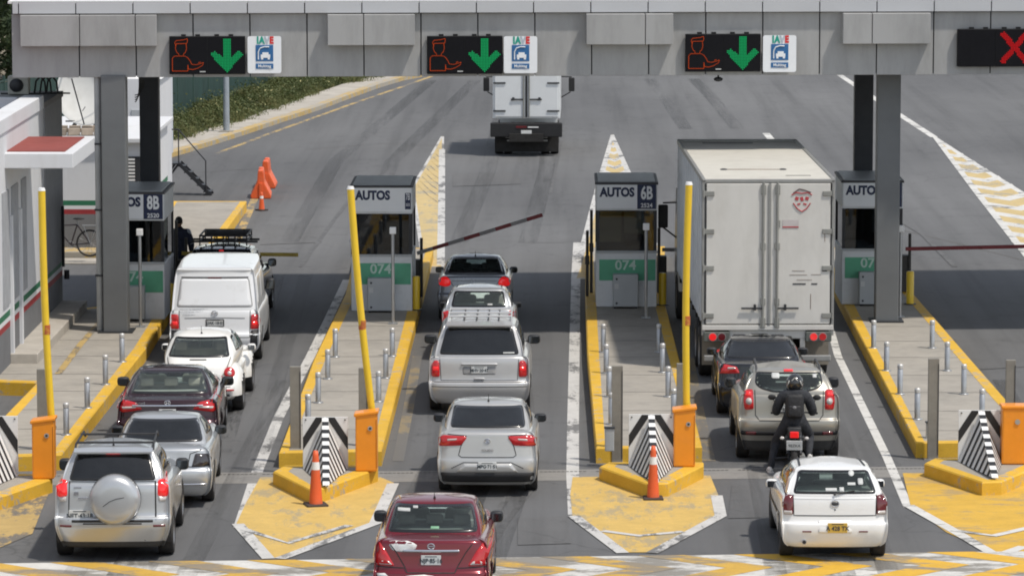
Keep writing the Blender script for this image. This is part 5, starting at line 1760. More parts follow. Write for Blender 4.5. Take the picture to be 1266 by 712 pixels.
# upright grass blades in the same mass
bmv, bmf = [], []
for _ in range(34000):
    x, y, h, r = random.choice(clumps); x += random.uniform(-r, r); y += random.uniform(-r, r)
    hh = random.uniform(.15, .6) * max(.2, veg_h(x, y)); dx_ = random.uniform(-.10, .10); w_ = random.uniform(.008, .018); k = len(bmv)
    bmv += [Vector((x - w_, y, 0)), Vector((x + w_, y, 0)), Vector((x + dx_, y + random.uniform(-.08, .08), hh))]; bmf.append((k, k + 1, k + 2))
GRASS = leaf_mat('grass_blade', [(.09, .11, .03), (.16, .16, .06), (.30, .26, .11)])
vgb = mesh_obj('roadside_grass', bmv, bmf, [GRASS], None, None, False)
tag(vgb, 'dry and green grass blades between the weeds along the pavement', 'grass', kind='stuff')
tag(vg, 'thick green weeds and low shrubs growing along the dark green fence', 'weeds', kind='stuff')
vb = sheet('verge', [(p.x, p.y) for p in VE] + [(fence_x(p.y), p.y) for p in VE[::-1]], .02, M('verge_soil', (.05, .055, .025), .95, var=.3)); tag(vb, kind='structure')

LEAF_T = leaf_mat('tree_leaf', [(.018, .035, .014), (.035, .058, .02), (.06, .085, .03)])
def tree(x, y, h, r, label):
    root = thing('broadleaf_tree', label, 'tree', (x, y, 0), random.uniform(0, 6), 'dark trees beyond the fence')
    bark = M('bark', (.09, .07, .05), .9)
    m = MB(); m.cyl((0, 0, 0), (.1, 0, h * .5), .22, .14, bark, 12)
    for k in range(7):
        a = k * 2.4; m.cyl((.08, 0, h * (.3 + .03 * k)), (math.cos(a) * r * .6, math.sin(a) * r * .6, h * (.55 + .05 * k)), .09, .03, bark, 8)
    m.build('trunk', root)
    cl = [(random.gauss(0, r * .4), random.gauss(0, r * .4), h * random.uniform(.18, .95), random.uniform(.5, 1.1)) for _ in range(26)]
    def f():
        c = random.choice(cl); v = Vector((random.gauss(0, 1), random.gauss(0, 1), random.gauss(0, .8))).normalized() * c[3] * random.uniform(.6, 1)
        return Vector(c[:3]) + v
    leaves('crown', f, 16000, .13, LEAF_T, root)
tree(-21.6, 160, 6.0, 2.8, 'dark leafy tree beyond the fence nearest the left edge')
tree(-22.2, 171, 7.0, 2.8, 'dark leafy tree beyond the fence, above the white cabin')
tree(-25.6, 166, 7.5, 3.0, 'dark leafy tree beyond the fence, farthest to the left')
def emblem(x, z, r, ch=None):
    def fn(root, bv):
        h, nn = project(bv, (x, z), 'rear')
        q = nn.to_track_quat('-Y', 'Z') if False else None
        m = MB(); n = 16
        for i in range(n):
            a = 2 * PI * i / n; b = 2 * PI * (i + 1) / n
            m.cyl((r * math.cos(a), 0, r * .8 * math.sin(a)), (r * math.cos(b), 0, r * .8 * math.sin(b)), .009, None, MT['chrome'], 6)
        if ch == 'bar': m.box((0, 0, 0), (r * 2.1, .015, r * .35), MT['chrome'], .004)
        if ch == 'S':
            m.tube([(r * .5, 0, r * .4), (-r * .4, 0, r * .35), (r * .4, 0, -r * .3), (-r * .5, 0, -r * .4)], .009, MT['chrome'], 6)
        if ch == 'H': m.tube([(-r * .45, 0, r * .5), (-r * .35, 0, -r * .5)], .01, MT['chrome'], 6); m.tube([(r * .45, 0, r * .5), (r * .35, 0, -r * .5)], .01, MT['chrome'], 6); m.tube([(-r * .35, 0, 0), (r * .35, 0, 0)], .01, MT['chrome'], 6)
        if ch == 'V': m.tube([(-r * .5, 0, r * .6), (-r * .15, 0, -r * .1), (0, 0, r * .1), (r * .15, 0, -r * .1), (r * .5, 0, r * .6)], .009, MT['chrome'], 6); m.tube([(-r * .6, 0, r * .1), (-r * .25, 0, -r * .7), (0, 0, -r * .15), (r * .25, 0, -r * .7), (r * .6, 0, r * .1)], .009, MT['chrome'], 6)
        if ch == 'dark': m.ell((0, 0, 0), (r, .012, r * .5), MT['rim_dark'], 12)
        m.build('emblem', root, loc=(x, h.y - .012, z))
    return fn

def badge(x, z, w, txt='', size=.05):
    def fn(root, bv):
        h, nn = project(bv, (x, z), 'rear')
        text_mesh(txt, size, MT['chrome'], 'badge', root, Matrix.Translation((x, h.y - .012, z)), .003, .001)
    return fn

def std_win(S, rg, rt, z0, z1, wb_, wt, side_poly_f, side_poly_r, fz0, fz1, fw0, fw1, rear=None):
    S['win'] = [('rear_window', 'rear', rear or rpoly([(-wb_, z0), (wb_, z0), (wt, z1), (-wt, z1)], .06)),
                ('windshield', 'front', rpoly([(-fw0, fz0), (fw0, fz0), (fw1, fz1), (-fw1, fz1)], .08))]
    for p in side_poly_f: S['win'].append(('side', 'side', rpoly(p, .05)))

def doors(yy, z0, z1, ys):
    return [('door_seam', 'both', [(y, z0), (y, z1)], GAP, .014) for y in ys] + [('door_seam', 'both', [(ys[0], z0), (ys[-1], z0)], GAP, .012)]

ROOFLINE = None
VEH = []
# --- white compact hatchback, front right
low, cab = hatch(4.05, 1.66, 1.03, .86, 1.41, .52, 1.75 + .35, 3.05, .745, .60, zb=.32, bump=.50, lean=.02)
S = dict(low=low, cab=cab, yw=.72, wb=2.47, W=1.66, r=.30, paint=P_WHITE, glass=GL_TINT, glass2=GL_TINT, ymid=1.6, shelf=.85, skirt=.24,
         mirror=(2.2, .97, .19, .14), mirror_mat=P_WHITE, seaty=2.0, seatz=.55, seatm=MT['seat_dark'], heads=2, rim=MT['rim_dark'])
std_win(S, 0, 0, 1.055, 1.36, .64, .53, [[(.62, 1.08), (1.28, 1.05), (1.28, 1.33), (.82, 1.35)], [(1.36, 1.05), (2.62, .99), (2.05, 1.33), (1.36, 1.345)]], 0, .98, 1.34, .60, .50)
S['patches'] = [('tail_lamp', 'rear', rpoly([(.635, .74), (.78, .74), (.80, .92), (.74, 1.04), (.635, 1.03)], .03), MT['lamp_dark_red'], dict(mirror=True, off=.012, bulge=.012)),
                ('lamp_lens', 'rear', rpoly(quad(.65, .76, .75, .80), .01), MT['lamp_clear'], dict(mirror=True, off=.03)),
                ('plate_recess', 'rear', rpoly(quad(-.26, .26, .47, .66), .04), MT['recess_white'] if 'recess_white' in MT else P_WHITE, dict(off=.004)),
                ('reflector', 'rear', rpoly(quad(.36, .50, .485, .505), .008), MT['lamp_dark_red'], dict(mirror=True)),
                ('rear_valance', 'rear', rpoly(quad(-.62, .62, .27, .36), .03), MT['black_plastic'], dict(off=-.004)),
                ('window_sticker', 'rear', circ(.27, 1.315, .045, .04), MT['sticker'], dict(off=.014, thick=.004)),
                ('window_sticker', 'rear', rpoly(quad(.36, .44, 1.17, 1.25), .02), MT['sticker'], dict(off=.014, thick=.004)),
                ('window_sticker', 'rear', rpoly(quad(.20, .32, 1.165, 1.20), .004), MT['sticker'], dict(off=.014, thick=.004)),
                ('window_sticker', 'rear', rpoly(quad(-.14, .03, 1.085, 1.13), .004), MT['sticker'], dict(off=.014, thick=.004)),
                ('window_sticker', 'rear', rpoly(quad(.07, .14, 1.08, 1.14), .004), MT['sticker'], dict(off=.014, thick=.004))]
S['seams'] = [('hatch_seam', 'rear', [(-.635, 1.04), (-.625, .73), (.625, .73), (.635, 1.04)], GAP, .014),
              ('hatch_crease', 'rear', [(-.61, .99), (.61, .99)], P_WHITE, .02, dict(off=.006)),
              ('roof_strip', 'top', [(-.50, .75), (-.46, 1.9)], MT['black_plastic'], .03, dict(off=.012)),
              ('roof_strip', 'top', [(.50, .75), (.46, 1.9)], MT['black_plastic'], .03, dict(off=.012)),
              ('side_molding', 'both', [(.6, .66), (3.3, .62)], MT['black_plastic'], .05, dict(off=.01))] + doors(0, .38, .98, (1.0, 1.32, 2.45))
S['plate'] = (.035, .555, .30, .15, 'A 428 TX', MT['plate_yellow'])
S['wiper'] = ((0, 1.05), (.3, 1.09))
def _ex(root, bv):
    m = MB(); m.cyl((-.47, .02, .33), (-.47, .25, .33), .035, None, MT['chrome'], 14); m.cyl((-.47, .015, .33), (-.47, .03, .33), .026, None, MT['underbody'], 12); m.build('exhaust_pipe', root)
    m = MB(); m.ell((0, 0, 0), (.012, .012, .012), GAP, 8); h, n = project(bv, (0, .82), 'rear'); m.build('lock', root, loc=(0, h.y, .82))
S['extra'] = [emblem(.0, .915, .06, 'dark'), _ex]
VEH.append(('hatchback', 'white hatchback with yellow number plate and stickers on its rear window', 'car', 1028, 686, S, 0.008))

# --- silver suv with spare wheel, front left
low, cab = hatch(4.55, 1.81, 1.22, .98, 1.70, .40, 2.05, 3.15, .80, .635, zb=.44, bump=.58, lean=.02)
S = dict(low=low, cab=cab, yw=.80, wb=2.56, W=1.81, r=.355, tw=.235, paint=P_SILVER, glass=GL_DARK, ymid=1.6, shelf=1.0, skirt=.32,
         mirror=(2.75, 1.18, .21, .19), seaty=2.1, seatz=.72)
std_win(S, 0, 0, 1.25, 1.615, .665, .565, [[(.50, 1.32), (1.30, 1.27), (1.30, 1.56), (.62, 1.58)], [(1.38, 1.27), (2.75, 1.18), (2.15, 1.54), (1.38, 1.565)]], 0, 1.15, 1.58, .66, .56)
S['patches'] = [('tail_lamp', 'rear', rpoly([(.69, 1.02), (.83, 1.0), (.86, 1.15), (.80, 1.27), (.69, 1.25)], .03), MT['lamp_red_lit'], dict(mirror=True, off=.012, bulge=.02)),
                ('lamp_lens', 'rear', rpoly([(.71, .935), (.80, .935), (.825, 1.0), (.70, 1.01)], .02), MT['lamp_clear'], dict(mirror=True, off=.014)),
                ('brake_lamp', 'rear', rpoly(quad(-.11, .11, 1.625, 1.665), .01), MT['lamp_red_lit'], dict(off=.012)),
                ('reflector', 'rear', rpoly(quad(.62, .80, .555, .585), .01), MT['lamp_dark_red'], dict(mirror=True, off=.010)),
                ('tailgate_gap', 'rear', rpoly(quad(-.62, .62, .625, .665), .01), MT['black_plastic'], dict(off=.004)),
                ('step_pad', 'rear', rpoly(quad(-.45, .45, .595, .615), .01), MT['black_plastic'], dict(off=.004))]
S['seams'] = [('tailgate_seam', 'rear', [(-.655, 1.24), (-.67, .66)], GAP, .016), ('tailgate_seam', 'rear', [(.655, 1.24), (.66, .66)], GAP, .022),
              ('tailgate_seam', 'rear', [(-.66, 1.235), (.66, 1.235)], GAP, .012)] + doors(0, .5, 1.15, (.95, 1.34, 2.6))
S['plate'] = (-.50, .73, .33, .16, 'NET·43·18', MT['plate_white'])
def _ex(root, bv):
    m = MB()
    c = Matrix.Translation((.05, -.02, .99)) @ Matrix.Rotation(PI / 2, 4, 'X')
    m.lathe([(.0, .225), (.20, .222), (.30, .205), (.355, .17), (.385, .10), (.39, 0), (.385, -.08), (.0, -.08)], P_SILVER, 40, c)
    o = m.build('spare_wheel_cover', root)
    k = MB(); k.tube([(.05 - .17, -.243, .915), (.05 - .07, -.247, .99), (.05 + .03, -.247, 1.03), (.05 + .15, -.243, 1.05)], .005, MT['gap'], 5); k.build('cover_emblem', o)
    k = MB(); k.lathe([(.386, -.03), (.394, -.03), (.394, -.055), (.386, -.055)], GAP, 40, c); k.build('cover_rim', o)
    rails(root, .60, .55, 2.25, 1.665, MT['black_plastic'], (.85, 1.7), .055, .57)
    for i, (x, z, w) in enumerate(((-.53, 1.15, .12), (-.55, 1.06, .07), (-.44, .99, .16))):
        h, n = project(bv, (x, z), 'rear'); b = MB(); b.box((x, h.y - .008, z), (w, .01, .022 if i != 1 else .06), MT['chrome'], .004); b.build('badge', root)
    b = MB(); b.hull([(x, y, z) for x in (-.60, .60) for y, z in ((.30, 1.668), (.30, 1.645), (.5, 1.70), (.5, 1.66))], P_SILVER); b.build('spoiler', root)
S['extra'] = [_ex]
S['aerial'] = (-.02, .75, .16)
VEH.append(('suv', 'silver SUV with round spare wheel cover on its tailgate and roof rails', 'suv', 143.8, 684, S, 0.035))

# --- silver sedan with smoked lamps
low, cab = sedan(4.5, 1.71, .99, .86, 1.38, .62, 1.22, 2.35, 3.2, .765, .575, br=.07)
S = dict(low=low, cab=cab, yw=.95, wb=2.53, W=1.71, r=.31, paint=P_SILVER, glass=GL_DARK, ymid=2.0, shelf=.85,
         mirror=(2.75, 1.0, .21, .15), seaty=2.3, seatz=.5)
std_win(S, 0, 0, 1.015, 1.325, .665, .55, [[(1.15, 1.08), (1.95, 1.03), (1.95, 1.29), (1.5, 1.30)], [(2.02, 1.03), (2.95, .99), (2.45, 1.28), (2.02, 1.295)]], 0, .95, 1.3, .62, .50)
S['patches'] = [('tail_lamp', 'rear', rpoly([(.50, .69), (.80, .71), (.82, .84), (.76, .90), (.56, .915)], .03), MT['lamp_smoked'], dict(mirror=True, off=.012, bulge=.01)),
                ('chrome_strip', 'rear', rpoly(quad(-.74, .74, .405, .425), .005), MT['chrome'], dict(off=.012)),
                ('rear_valance', 'rear', rpoly(quad(-.7, .7, .24, .36), .03), MT['black_plastic'], dict(off=.0))]
S['seams'] = [('boot_seam', 'rear', [(-.66, .97), (-.48, .91), (-.44, .72), (.44, .72), (.48, .91), (.66, .97)], GAP, .014), ('bumper_seam', 'rear', [(-.82, .70), (.82, .70)], GAP, .016)] + doors(0, .38, .95, (1.1, 1.98, 2.85))
S['plate'] = (0, .80, .30, .14, 'UPK·26·51', MT['plate_white'])
S['extra'] = [emblem(0, .89, .05, 'bar')]
VEH.append(('sedan', 'silver sedan with smoked tail lamps between the maroon sedan and the silver SUV', 'car', 203, 618, S, 0.04))

# --- maroon sedan
low, cab = sedan(4.86, 1.85, 1.02, .92, 1.42, .60, 1.38, 2.5, 3.55, .82, .60, br=.08)
S = dict(low=low, cab=cab, yw=1.05, wb=2.77, W=1.85, r=.33, paint=P_MAROON, glass=GL_CLEAR, ymid=2.2, shelf=.9,
         mirror=(3.05, 1.04, .23, .17), seaty=2.6, seatz=.56, seatm=MT['seat_beige'], rseaty=1.62)
std_win(S, 0, 0, 1.05, 1.365, .70, .585, [[(1.30, 1.10), (2.15, 1.06), (2.15, 1.35), (1.68, 1.36)], [(2.23, 1.06), (3.25, 1.02), (2.72, 1.34), (2.23, 1.355)]], 0, 1.02, 1.37, .68, .54)
S['patches'] = [('tail_lamp', 'rear', rpoly([(.44, .86), (.80, .80), (.905, .88), (.91, .99), (.80, 1.02), (.55, .98)], .03), MT['lamp_red'], dict(mirror=True, off=.012, bulge=.012)),
                ('lamp_lens', 'rear', rpoly([(.55, .885), (.78, .86), (.80, .90), (.56, .915)], .01), MT['lamp_clear'], dict(mirror=True, off=.026)),
                ('chrome_strip', 'rear', rpoly(quad(-.62, .62, .905, .94), .01), MT['chrome'], dict(off=.030)),
                ('reflector', 'rear', rpoly(quad(.58, .80, .40, .44), .01), MT['lamp_dark_red'], dict(mirror=True))]
S['seams'] = [('bumper_seam', 'rear', [(-.85, .72), (.85, .72)], GAP, .014)] + doors(0, .4, 1.0, (1.3, 2.2, 3.15))
S['plate'] = (0, .80, .30, .14, 'UBC·90·72', MT['plate_white'])
S['extra'] = [emblem(0, .975, .05, 'H'), badge(-.48, .972, .2, 'Accord', .055)]
VEH.append(('sedan', 'dark maroon sedan with wide red tail lamps joined by a chrome bar', 'car', 211, 555, S, 0.042))

# --- white rounded two-door car
w = .86
low = [(.24, .24, .16, 3.9, .62, .66, .62, .2, .2, .10, .15), (.32, .32, .04, 4.02, .70, .72, .68, .2, .25, .12, .2), (.46, .48, .0, 4.05, .74, .74, .70, .2, .25, .13, .2),
       (.56, .58, .04, 4.0, .75, .74, .68, .2, .25, .14, .22), (.66, .66, .12, 3.9, .73, .74, .62, .2, .25, .16, .24), (.74, .72, .28, 3.75, .66, .73, .54, .22, .25, .18, .28),
       (.78, .75, .5, 3.5, .50, .62, .40, .16, .25, .16, .3), (.80, .77, .9, 3.1, .25, .3, .2, .1, .1, .03, .05)]
cab = [(.48, .60, .16, 3.72, .46, .60, .42, .22, .3, .10, .3), (.66, .78, .10, 3.66, .53, .64, .47, .22, .3, .10, .4), (.86, .92, .15, 3.45, .595, .70, .56, .22, .3, .12, .4), (1.02, .99, .30, 3.20, .63, .715, .60, .22, .3, .14, .4), (1.20, 1.18, .58, 2.88, .59, .655, .56, .22, .3, .14, .34),
       (1.335, 1.31, .90, 2.55, .53, .585, .50, .2, .25, .12, .28), (1.40, 1.365, 1.15, 2.35, .45, .50, .42, .2, .22, .10, .2), (1.44, 1.405, 1.42, 2.15, .31, .34, .30, .15, .15, .06, .1), (1.45, 1.43, 1.62, 1.95, .16, .18, .15, .05, .05, .02, .03)]
S = dict(low=low, cab=cab, yw=.76, wb=2.51, W=1.70, r=.315, paint=P_BEETLE, glass=GL_CLEAR, ymid=1.8, shelf=.9,
         mirror=(2.75, 1.02, .17, .14), mirror_mat=P_BEETLE, mgap=-.10, seaty=2.1, seatz=.55, seatm=MT['seat_grey'], rseaty=1.35, heads=2)
S['win'] = [('rear_window', 'rear', rpoly([(-.585, 1.045), (.585, 1.045), (.49, 1.355), (-.49, 1.355)], .05)), ('windshield', 'front', rpoly([(-.56, 1.02), (.56, 1.02), (.48, 1.38), (-.48, 1.38)], .08)),
            ('side', 'side', rpoly([(.95, 1.10), (1.45, 1.08), (1.45, 1.36), (1.15, 1.33)], .05)), ('side', 'side', rpoly([(1.52, 1.08), (2.9, 1.04), (2.5, 1.30), (2.1, 1.39), (1.52, 1.37)], .05))]
S['patches'] = [('rear_valance', 'rear', rpoly(quad(-.6, .6, .22, .30), .03), MT['black_plastic'], dict(off=.0)), ('boot_handle', 'rear', rpoly(quad(-.16, .16, 1.0, 1.02), .01), GAP, dict(off=.004))]
S['seams'] = [('boot_seam', 'rear', [(-.60, 1.03), (-.54, .85), (-.40, .60), (.40, .60), (.54, .85), (.60, 1.03)], GAP, .012), ('bumper_seam', 'rear', [(-.62, .52), (.62, .52)], GAP, .012)]
S['plate'] = (0, .64, .30, .14, 'TXJ·31·05', MT['plate_white'])
def _ex(root, bv):
    for s in (1, -1):
        for yy in (.76, .76 + 2.51):
            m = MB(); n = 20
            # domed wing around the wheel, open underneath
            t = bmesh.new(); bmesh.ops.create_uvsphere(t, u_segments=36, v_segments=24, radius=1)
            bmesh.ops.scale(t, vec=(.235, .60, .50), verts=t.verts)
            kill = [v for v in t.verts if v.co.z < -.12 or (v.co.x * s > .02 and (v.co.y ** 2 + (v.co.z + .07) ** 2) < .36 ** 2)]
            bmesh.ops.delete(t, geom=kill, context='VERTS')
            m._merge(t, P_BEETLE, Matrix.Translation((s * .645, yy, .40)), True)
            m.build('fender', root)
        m = MB(); m.lathe([(.001, .03), (.07, .025), (.10, .008), (.108, -.01)], MT['lamp_red'], 24, Matrix.Translation((s * .60, .235, .78)) @ Matrix.Rotation(R(66), 4, 'X') @ Matrix.Rotation(R(12 * s), 4, 'Y'))
        o = m.build('tail_lamp', root)
        m = MB(); m.lathe([(.001, .034), (.035, .032), (.042, .02)], MT['lamp_clear'], 20, Matrix.Translation((s * .60, .222, .765)) @ Matrix.Rotation(R(66), 4, 'X')); m.build('lamp_lens', o)
        m = MB(); m.box((s * .62, .085, .46), (.15, .03, .03), MT['lamp_red'], .008, Matrix.Rotation(R(16 * s), 3, 'Z')); m.build('reflector', root)
        m = MB(); m.box((s * .50, .02, .37), (.24, .03, .05), MT['black_plastic'], .01, Matrix.Rotation(R(8 * s), 3, 'Z')); m.build('bumper_vent', root)
S['extra'] = [_ex, emblem(0, .90, .055, 'V')]
S['aerial'] = (0.0, 1.15, .16)
VEH.append(('coupe', 'small rounded white two-door car with round red tail lamps behind the white van', 'car', 248, 505.5, S, 0.0))

# --- white panel van
low, cab = hatch(4.9, 1.90, 1.12, 1.05, 1.97, .30, 3.45, 4.2, .905, .80, zb=.34, bump=.52, lean=.01, roofr=.97)
cab[4] = (1.97 - .04, 1.93, .24, 3.5, .775, .80, .70, .10, .14, .03, .14)
cab[5] = (1.955, 1.955, .40, 3.2, .68, .70, .6, .10, .14, .03, .1)
S = dict(low=low, cab=cab, yw=.95, wb=3.0, W=1.90, r=.33, paint=P_VANW, glass=GL_DARK, ymid=2.5, shelf=1.0, rearseat=False,
         mirror=(3.75, 1.32, .20, .26), seaty=3.0, seatz=.85, rim=MT['rim_silver'])
S['win'] = [('windshield', 'front', rpoly([(-.75, 1.2), (.75, 1.2), (.66, 1.8), (-.66, 1.8)], .08)), ('side', 'side', rpoly([(2.75, 1.2), (3.85, 1.18), (3.5, 1.75), (2.75, 1.78)], .06))]
S['patches'] = [('tail_lamp', 'rear', rpoly([(.735, .72), (.90, .72), (.925, .90), (.89, 1.03), (.745, 1.02)], .03), MT['lamp_red'], dict(mirror=True, off=.012, bulge=.015)),
                ('lamp_lens', 'rear', rpoly(quad(.76, .86, .80, .88), .02), MT['lamp_red_lit'], dict(mirror=True, off=.03)),
                ('bumper_corner', 'rear', rpoly([(.72, .36), (.93, .36), (.93, .70), (.74, .70)], .03), MT['black_plastic'], dict(mirror=True, off=.006)),
                ('brake_lamp', 'rear', rpoly(quad(-.14, .14, 1.755, 1.775), .006), MT['lamp_dark_red'], dict(off=.012)),
                ('blank_window', 'rear', rpoly([(-.76, 1.19), (.76, 1.19), (.68, 1.74), (-.68, 1.74)], .05), P_VANW, dict(off=.010)),
                ('side_panel', 'both', rpoly([(.4, 1.22), (1.35, 1.22), (1.35, 1.76), (.5, 1.76)], .05), P_VANW, dict(off=.008)),
                ('side_panel', 'both', rpoly([(1.5, 1.22), (2.6, 1.22), (2.6, 1.76), (1.5, 1.76)], .05), P_VANW, dict(off=.008))]
S['seams'] = [('tailgate_seam', 'rear', [(-.69, 1.775), (.69, 1.775)], GAP, .022), ('tailgate_seam', 'rear', [(-.73, 1.1), (-.72, .56), (.72, .56), (.73, 1.1)], GAP, .014),
              ('tailgate_crease', 'rear', [(-.62, .945), (-.2, .955), (.2, .955), (.62, .945)], MT['rim_dark'], .014),
              ('window_recess', 'rear', rpoly([(-.775, 1.175), (.775, 1.175), (.695, 1.755), (-.695, 1.755)], .05), M('van_shadow_gap', (.25, .25, .25), .6), .018, dict(closed=True, off=.003))] + doors(0, .5, 1.9, (1.42, 2.68, 3.8))
S['plate'] = (0.01, .86, .31, .14, 'UAK·18·03', MT['plate_white'])
def _ex(root, bv):
    for k, (x, z, t) in enumerate(((-.42, 1.125, 'SERVICIO DE MANTENIMIENTO'), (-.48, 1.075, 'AUTOPISTAS DEL CENTRO'), (-.53, 1.015, 'UNIDAD 0412'))):
        h, n = project(bv, (x, z), 'rear'); text_mesh(t, .042, M('van_lettering', (.25, .27, .3), .6), 'lettering', root, Matrix.Translation((x, h.y - .006, z)), .001)
    b = MB(); b.tube([(-.17, 0, .93), (.19, 0, .93), (.19, 0, .79), (-.17, 0, .79), (-.17, 0, .93)], .012, MT['black_plastic'], 6); b.build('plate_frame', root)
S['extra'] = [_ex, emblem(0, 1.05, .065, 'V')]
VEH.append(('van', 'white panel van with a blank painted rear window', 'van', 269, 443, S, 0.018))

# --- black suv ahead of the van
low, cab = hatch(4.6, 1.82, 1.15, 1.0, 1.70, .42, 2.2, 3.2, .80, .66, zb=.4, bump=.56, lean=.02)
S = dict(low=low, cab=cab, yw=.85, wb=2.7, W=1.82, r=.35, paint=P_BLACK, glass=GL_DARK, ymid=1.6, shelf=1.0, mirror=(2.9, 1.2, .2, .18), seaty=2.2, seatz=.72)
std_win(S, 0, 0, 1.22, 1.61, .66, .57, [[(.55, 1.27), (1.35, 1.24), (1.35, 1.55), (.66, 1.57)], [(1.42, 1.24), (2.8, 1.18), (2.25, 1.54), (1.42, 1.56)]], 0, 1.15, 1.58, .64, .55)
S['patches'] = [('tail_lamp', 'rear', rpoly([(.68, .85), (.84, .85), (.85, 1.2), (.70, 1.2)], .03), MT['lamp_red'], dict(mirror=True, off=.012)), ('brake_lamp', 'rear', rpoly(quad(-.05, .05, 1.63, 1.65), .01), MT['lamp_red_lit'], dict(off=.012))]
S['seams'] = doors(0, .5, 1.1, (1.0, 1.38, 2.7))
S['plate'] = (0, .85, .30, .15, 'MKX·11·90', MT['plate_white'])
def _ex(root, bv):
    m = MB(); bp = MT['black_plastic']
    for z in (1.80, 1.92):
        m.tube([(-.52, .9, z), (.52, .9, z), (.52, 2.2, z), (-.52, 2.2, z), (-.52, .9, z)], .022, bp, 8)
    for x in (-.52, -.26, 0, .26, .52):
        m.cyl((x, .9, 1.70), (x, .9, 1.94), .016, None, bp, 6); m.cyl((x, 2.2, 1.68), (x, 2.2, 1.94), .016, None, bp, 6)
        m.cyl((x, .9, 1.80), (x, 2.2, 1.80), .014, None, bp, 6)
    for y in (1.2, 1.7): m.cyl((-.74, y, 1.76), (.74, y, 1.76), .024, None, bp, 8)
    m.box((0, 2.1, 1.87), (.98, .12, .10), bp, .02)
    m.build('roof_rack', root)
S['extra'] = [_ex]
VEH.append(('suv', 'black SUV with a roof rack waiting ahead of the white van', 'suv', 276.6, 398.3, S, -0.01))

# --- dark red sedan at the bottom edge
low, cab = sedan(4.42, 1.70, 1.09, .92, 1.51, .56, 1.16, 2.3, 3.15, .755, .60, br=.08)
S = dict(low=low, cab=cab, yw=.90, wb=2.6, W=1.70, r=.31, paint=P_RED, glass=GL_TINT, glass2=GL_CLEAR, ymid=2.0, shelf=.9,
         mirror=(2.75, 1.08, .20, .17), seaty=2.35, seatz=.60, seatm=MT['seat_grey'], rseaty=1.45)
std_win(S, 0, 0, 1.115, 1.445, .655, .56, [[(1.10, 1.14), (1.9, 1.09), (1.9, 1.41), (1.42, 1.42)], [(1.98, 1.09), (2.95, 1.05), (2.45, 1.40), (1.98, 1.415)]], 0, 1.03, 1.42, .62, .52)
white_fill = M('body_filler', (.68, .70, .69), .7, dirt=(.35, .2, .2), dirt_amt=.35, dscale=9)
S['patches'] = [('tail_lamp', 'rear', rpoly([(.52, .73), (.86, .73), (.84, .98), (.74, 1.06), (.64, .93)], .03), MT['lamp_red'], dict(mirror=True, off=.012, bulge=.015)),
                ('lamp_lens', 'rear', rpoly([(.55, .745), (.80, .745), (.78, .80), (.60, .80)], .02), MT['lamp_clear'], dict(mirror=True, off=.026)),
                ('bare_filler', 'rear', [(-.60, 1.075), (-.52, 1.085), (-.42, 1.08), (-.34, 1.085), (-.25, 1.06), (-.20, 1.03), (-.22, .975), (-.30, .945), (-.40, .93), (-.50, .935), (-.56, .96), (-.60, 1.02)], white_fill, dict(off=.003, thick=.002, step=.04)),
                ('bare_filler', 'rear', [(-.36, .60), (-.1, .62), (.05, .60), (-.02, .55), (-.3, .54)], white_fill, dict(off=.003, thick=.002)),
                ('bare_filler', 'rear', [(-.78, .62), (-.66, .63), (-.6, .58), (-.76, .56)], white_fill, dict(off=.003, thick=.002)),
                ('chrome_strip', 'rear', rpoly(quad(-.40, .40, .93, .965), .012), MT['chrome'], dict(off=.022)),
                ('window_sticker', 'rear', rpoly(quad(-.52, -.34, 1.35, 1.39), .005), MT['sticker'], dict(off=.014, thick=.004)),
                ('window_sticker', 'rear', rpoly(quad(-.30, -.23, 1.39, 1.42), .005), MT['sticker'], dict(off=.014, thick=.004)),
                ('window_sticker', 'rear', rpoly(quad(-.03, .09, 1.155, 1.185), .005), MT['sticker_green'], dict(off=.014, thick=.004))]
S['seams'] = [('boot_seam', 'rear', [(-.62, 1.08), (-.50, .93), (-.38, .73), (-.34, .64), (.34, .64), (.38, .73), (.50, .93), (.62, 1.08)], GAP, .014), ('bumper_seam', 'rear', [(-.8, .715), (-.38, .705)], GAP, .014), ('bumper_seam', 'rear', [(.38, .705), (.8, .715)], GAP, .014)] + doors(0, .4, 1.0, (1.1, 1.94, 2.9))
S['plate'] = (0, .82, .285, .14, 'NJP·85·16', MT['plate_white'])
S['extra'] = [emblem(0, 1.015, .048, 'bar')]
S['aerial'] = (0, 1.35, .10)
VEH.append(('sedan', 'dark red sedan with a patch of white body filler on its boot', 'car', 536, 748, S, -0.012))

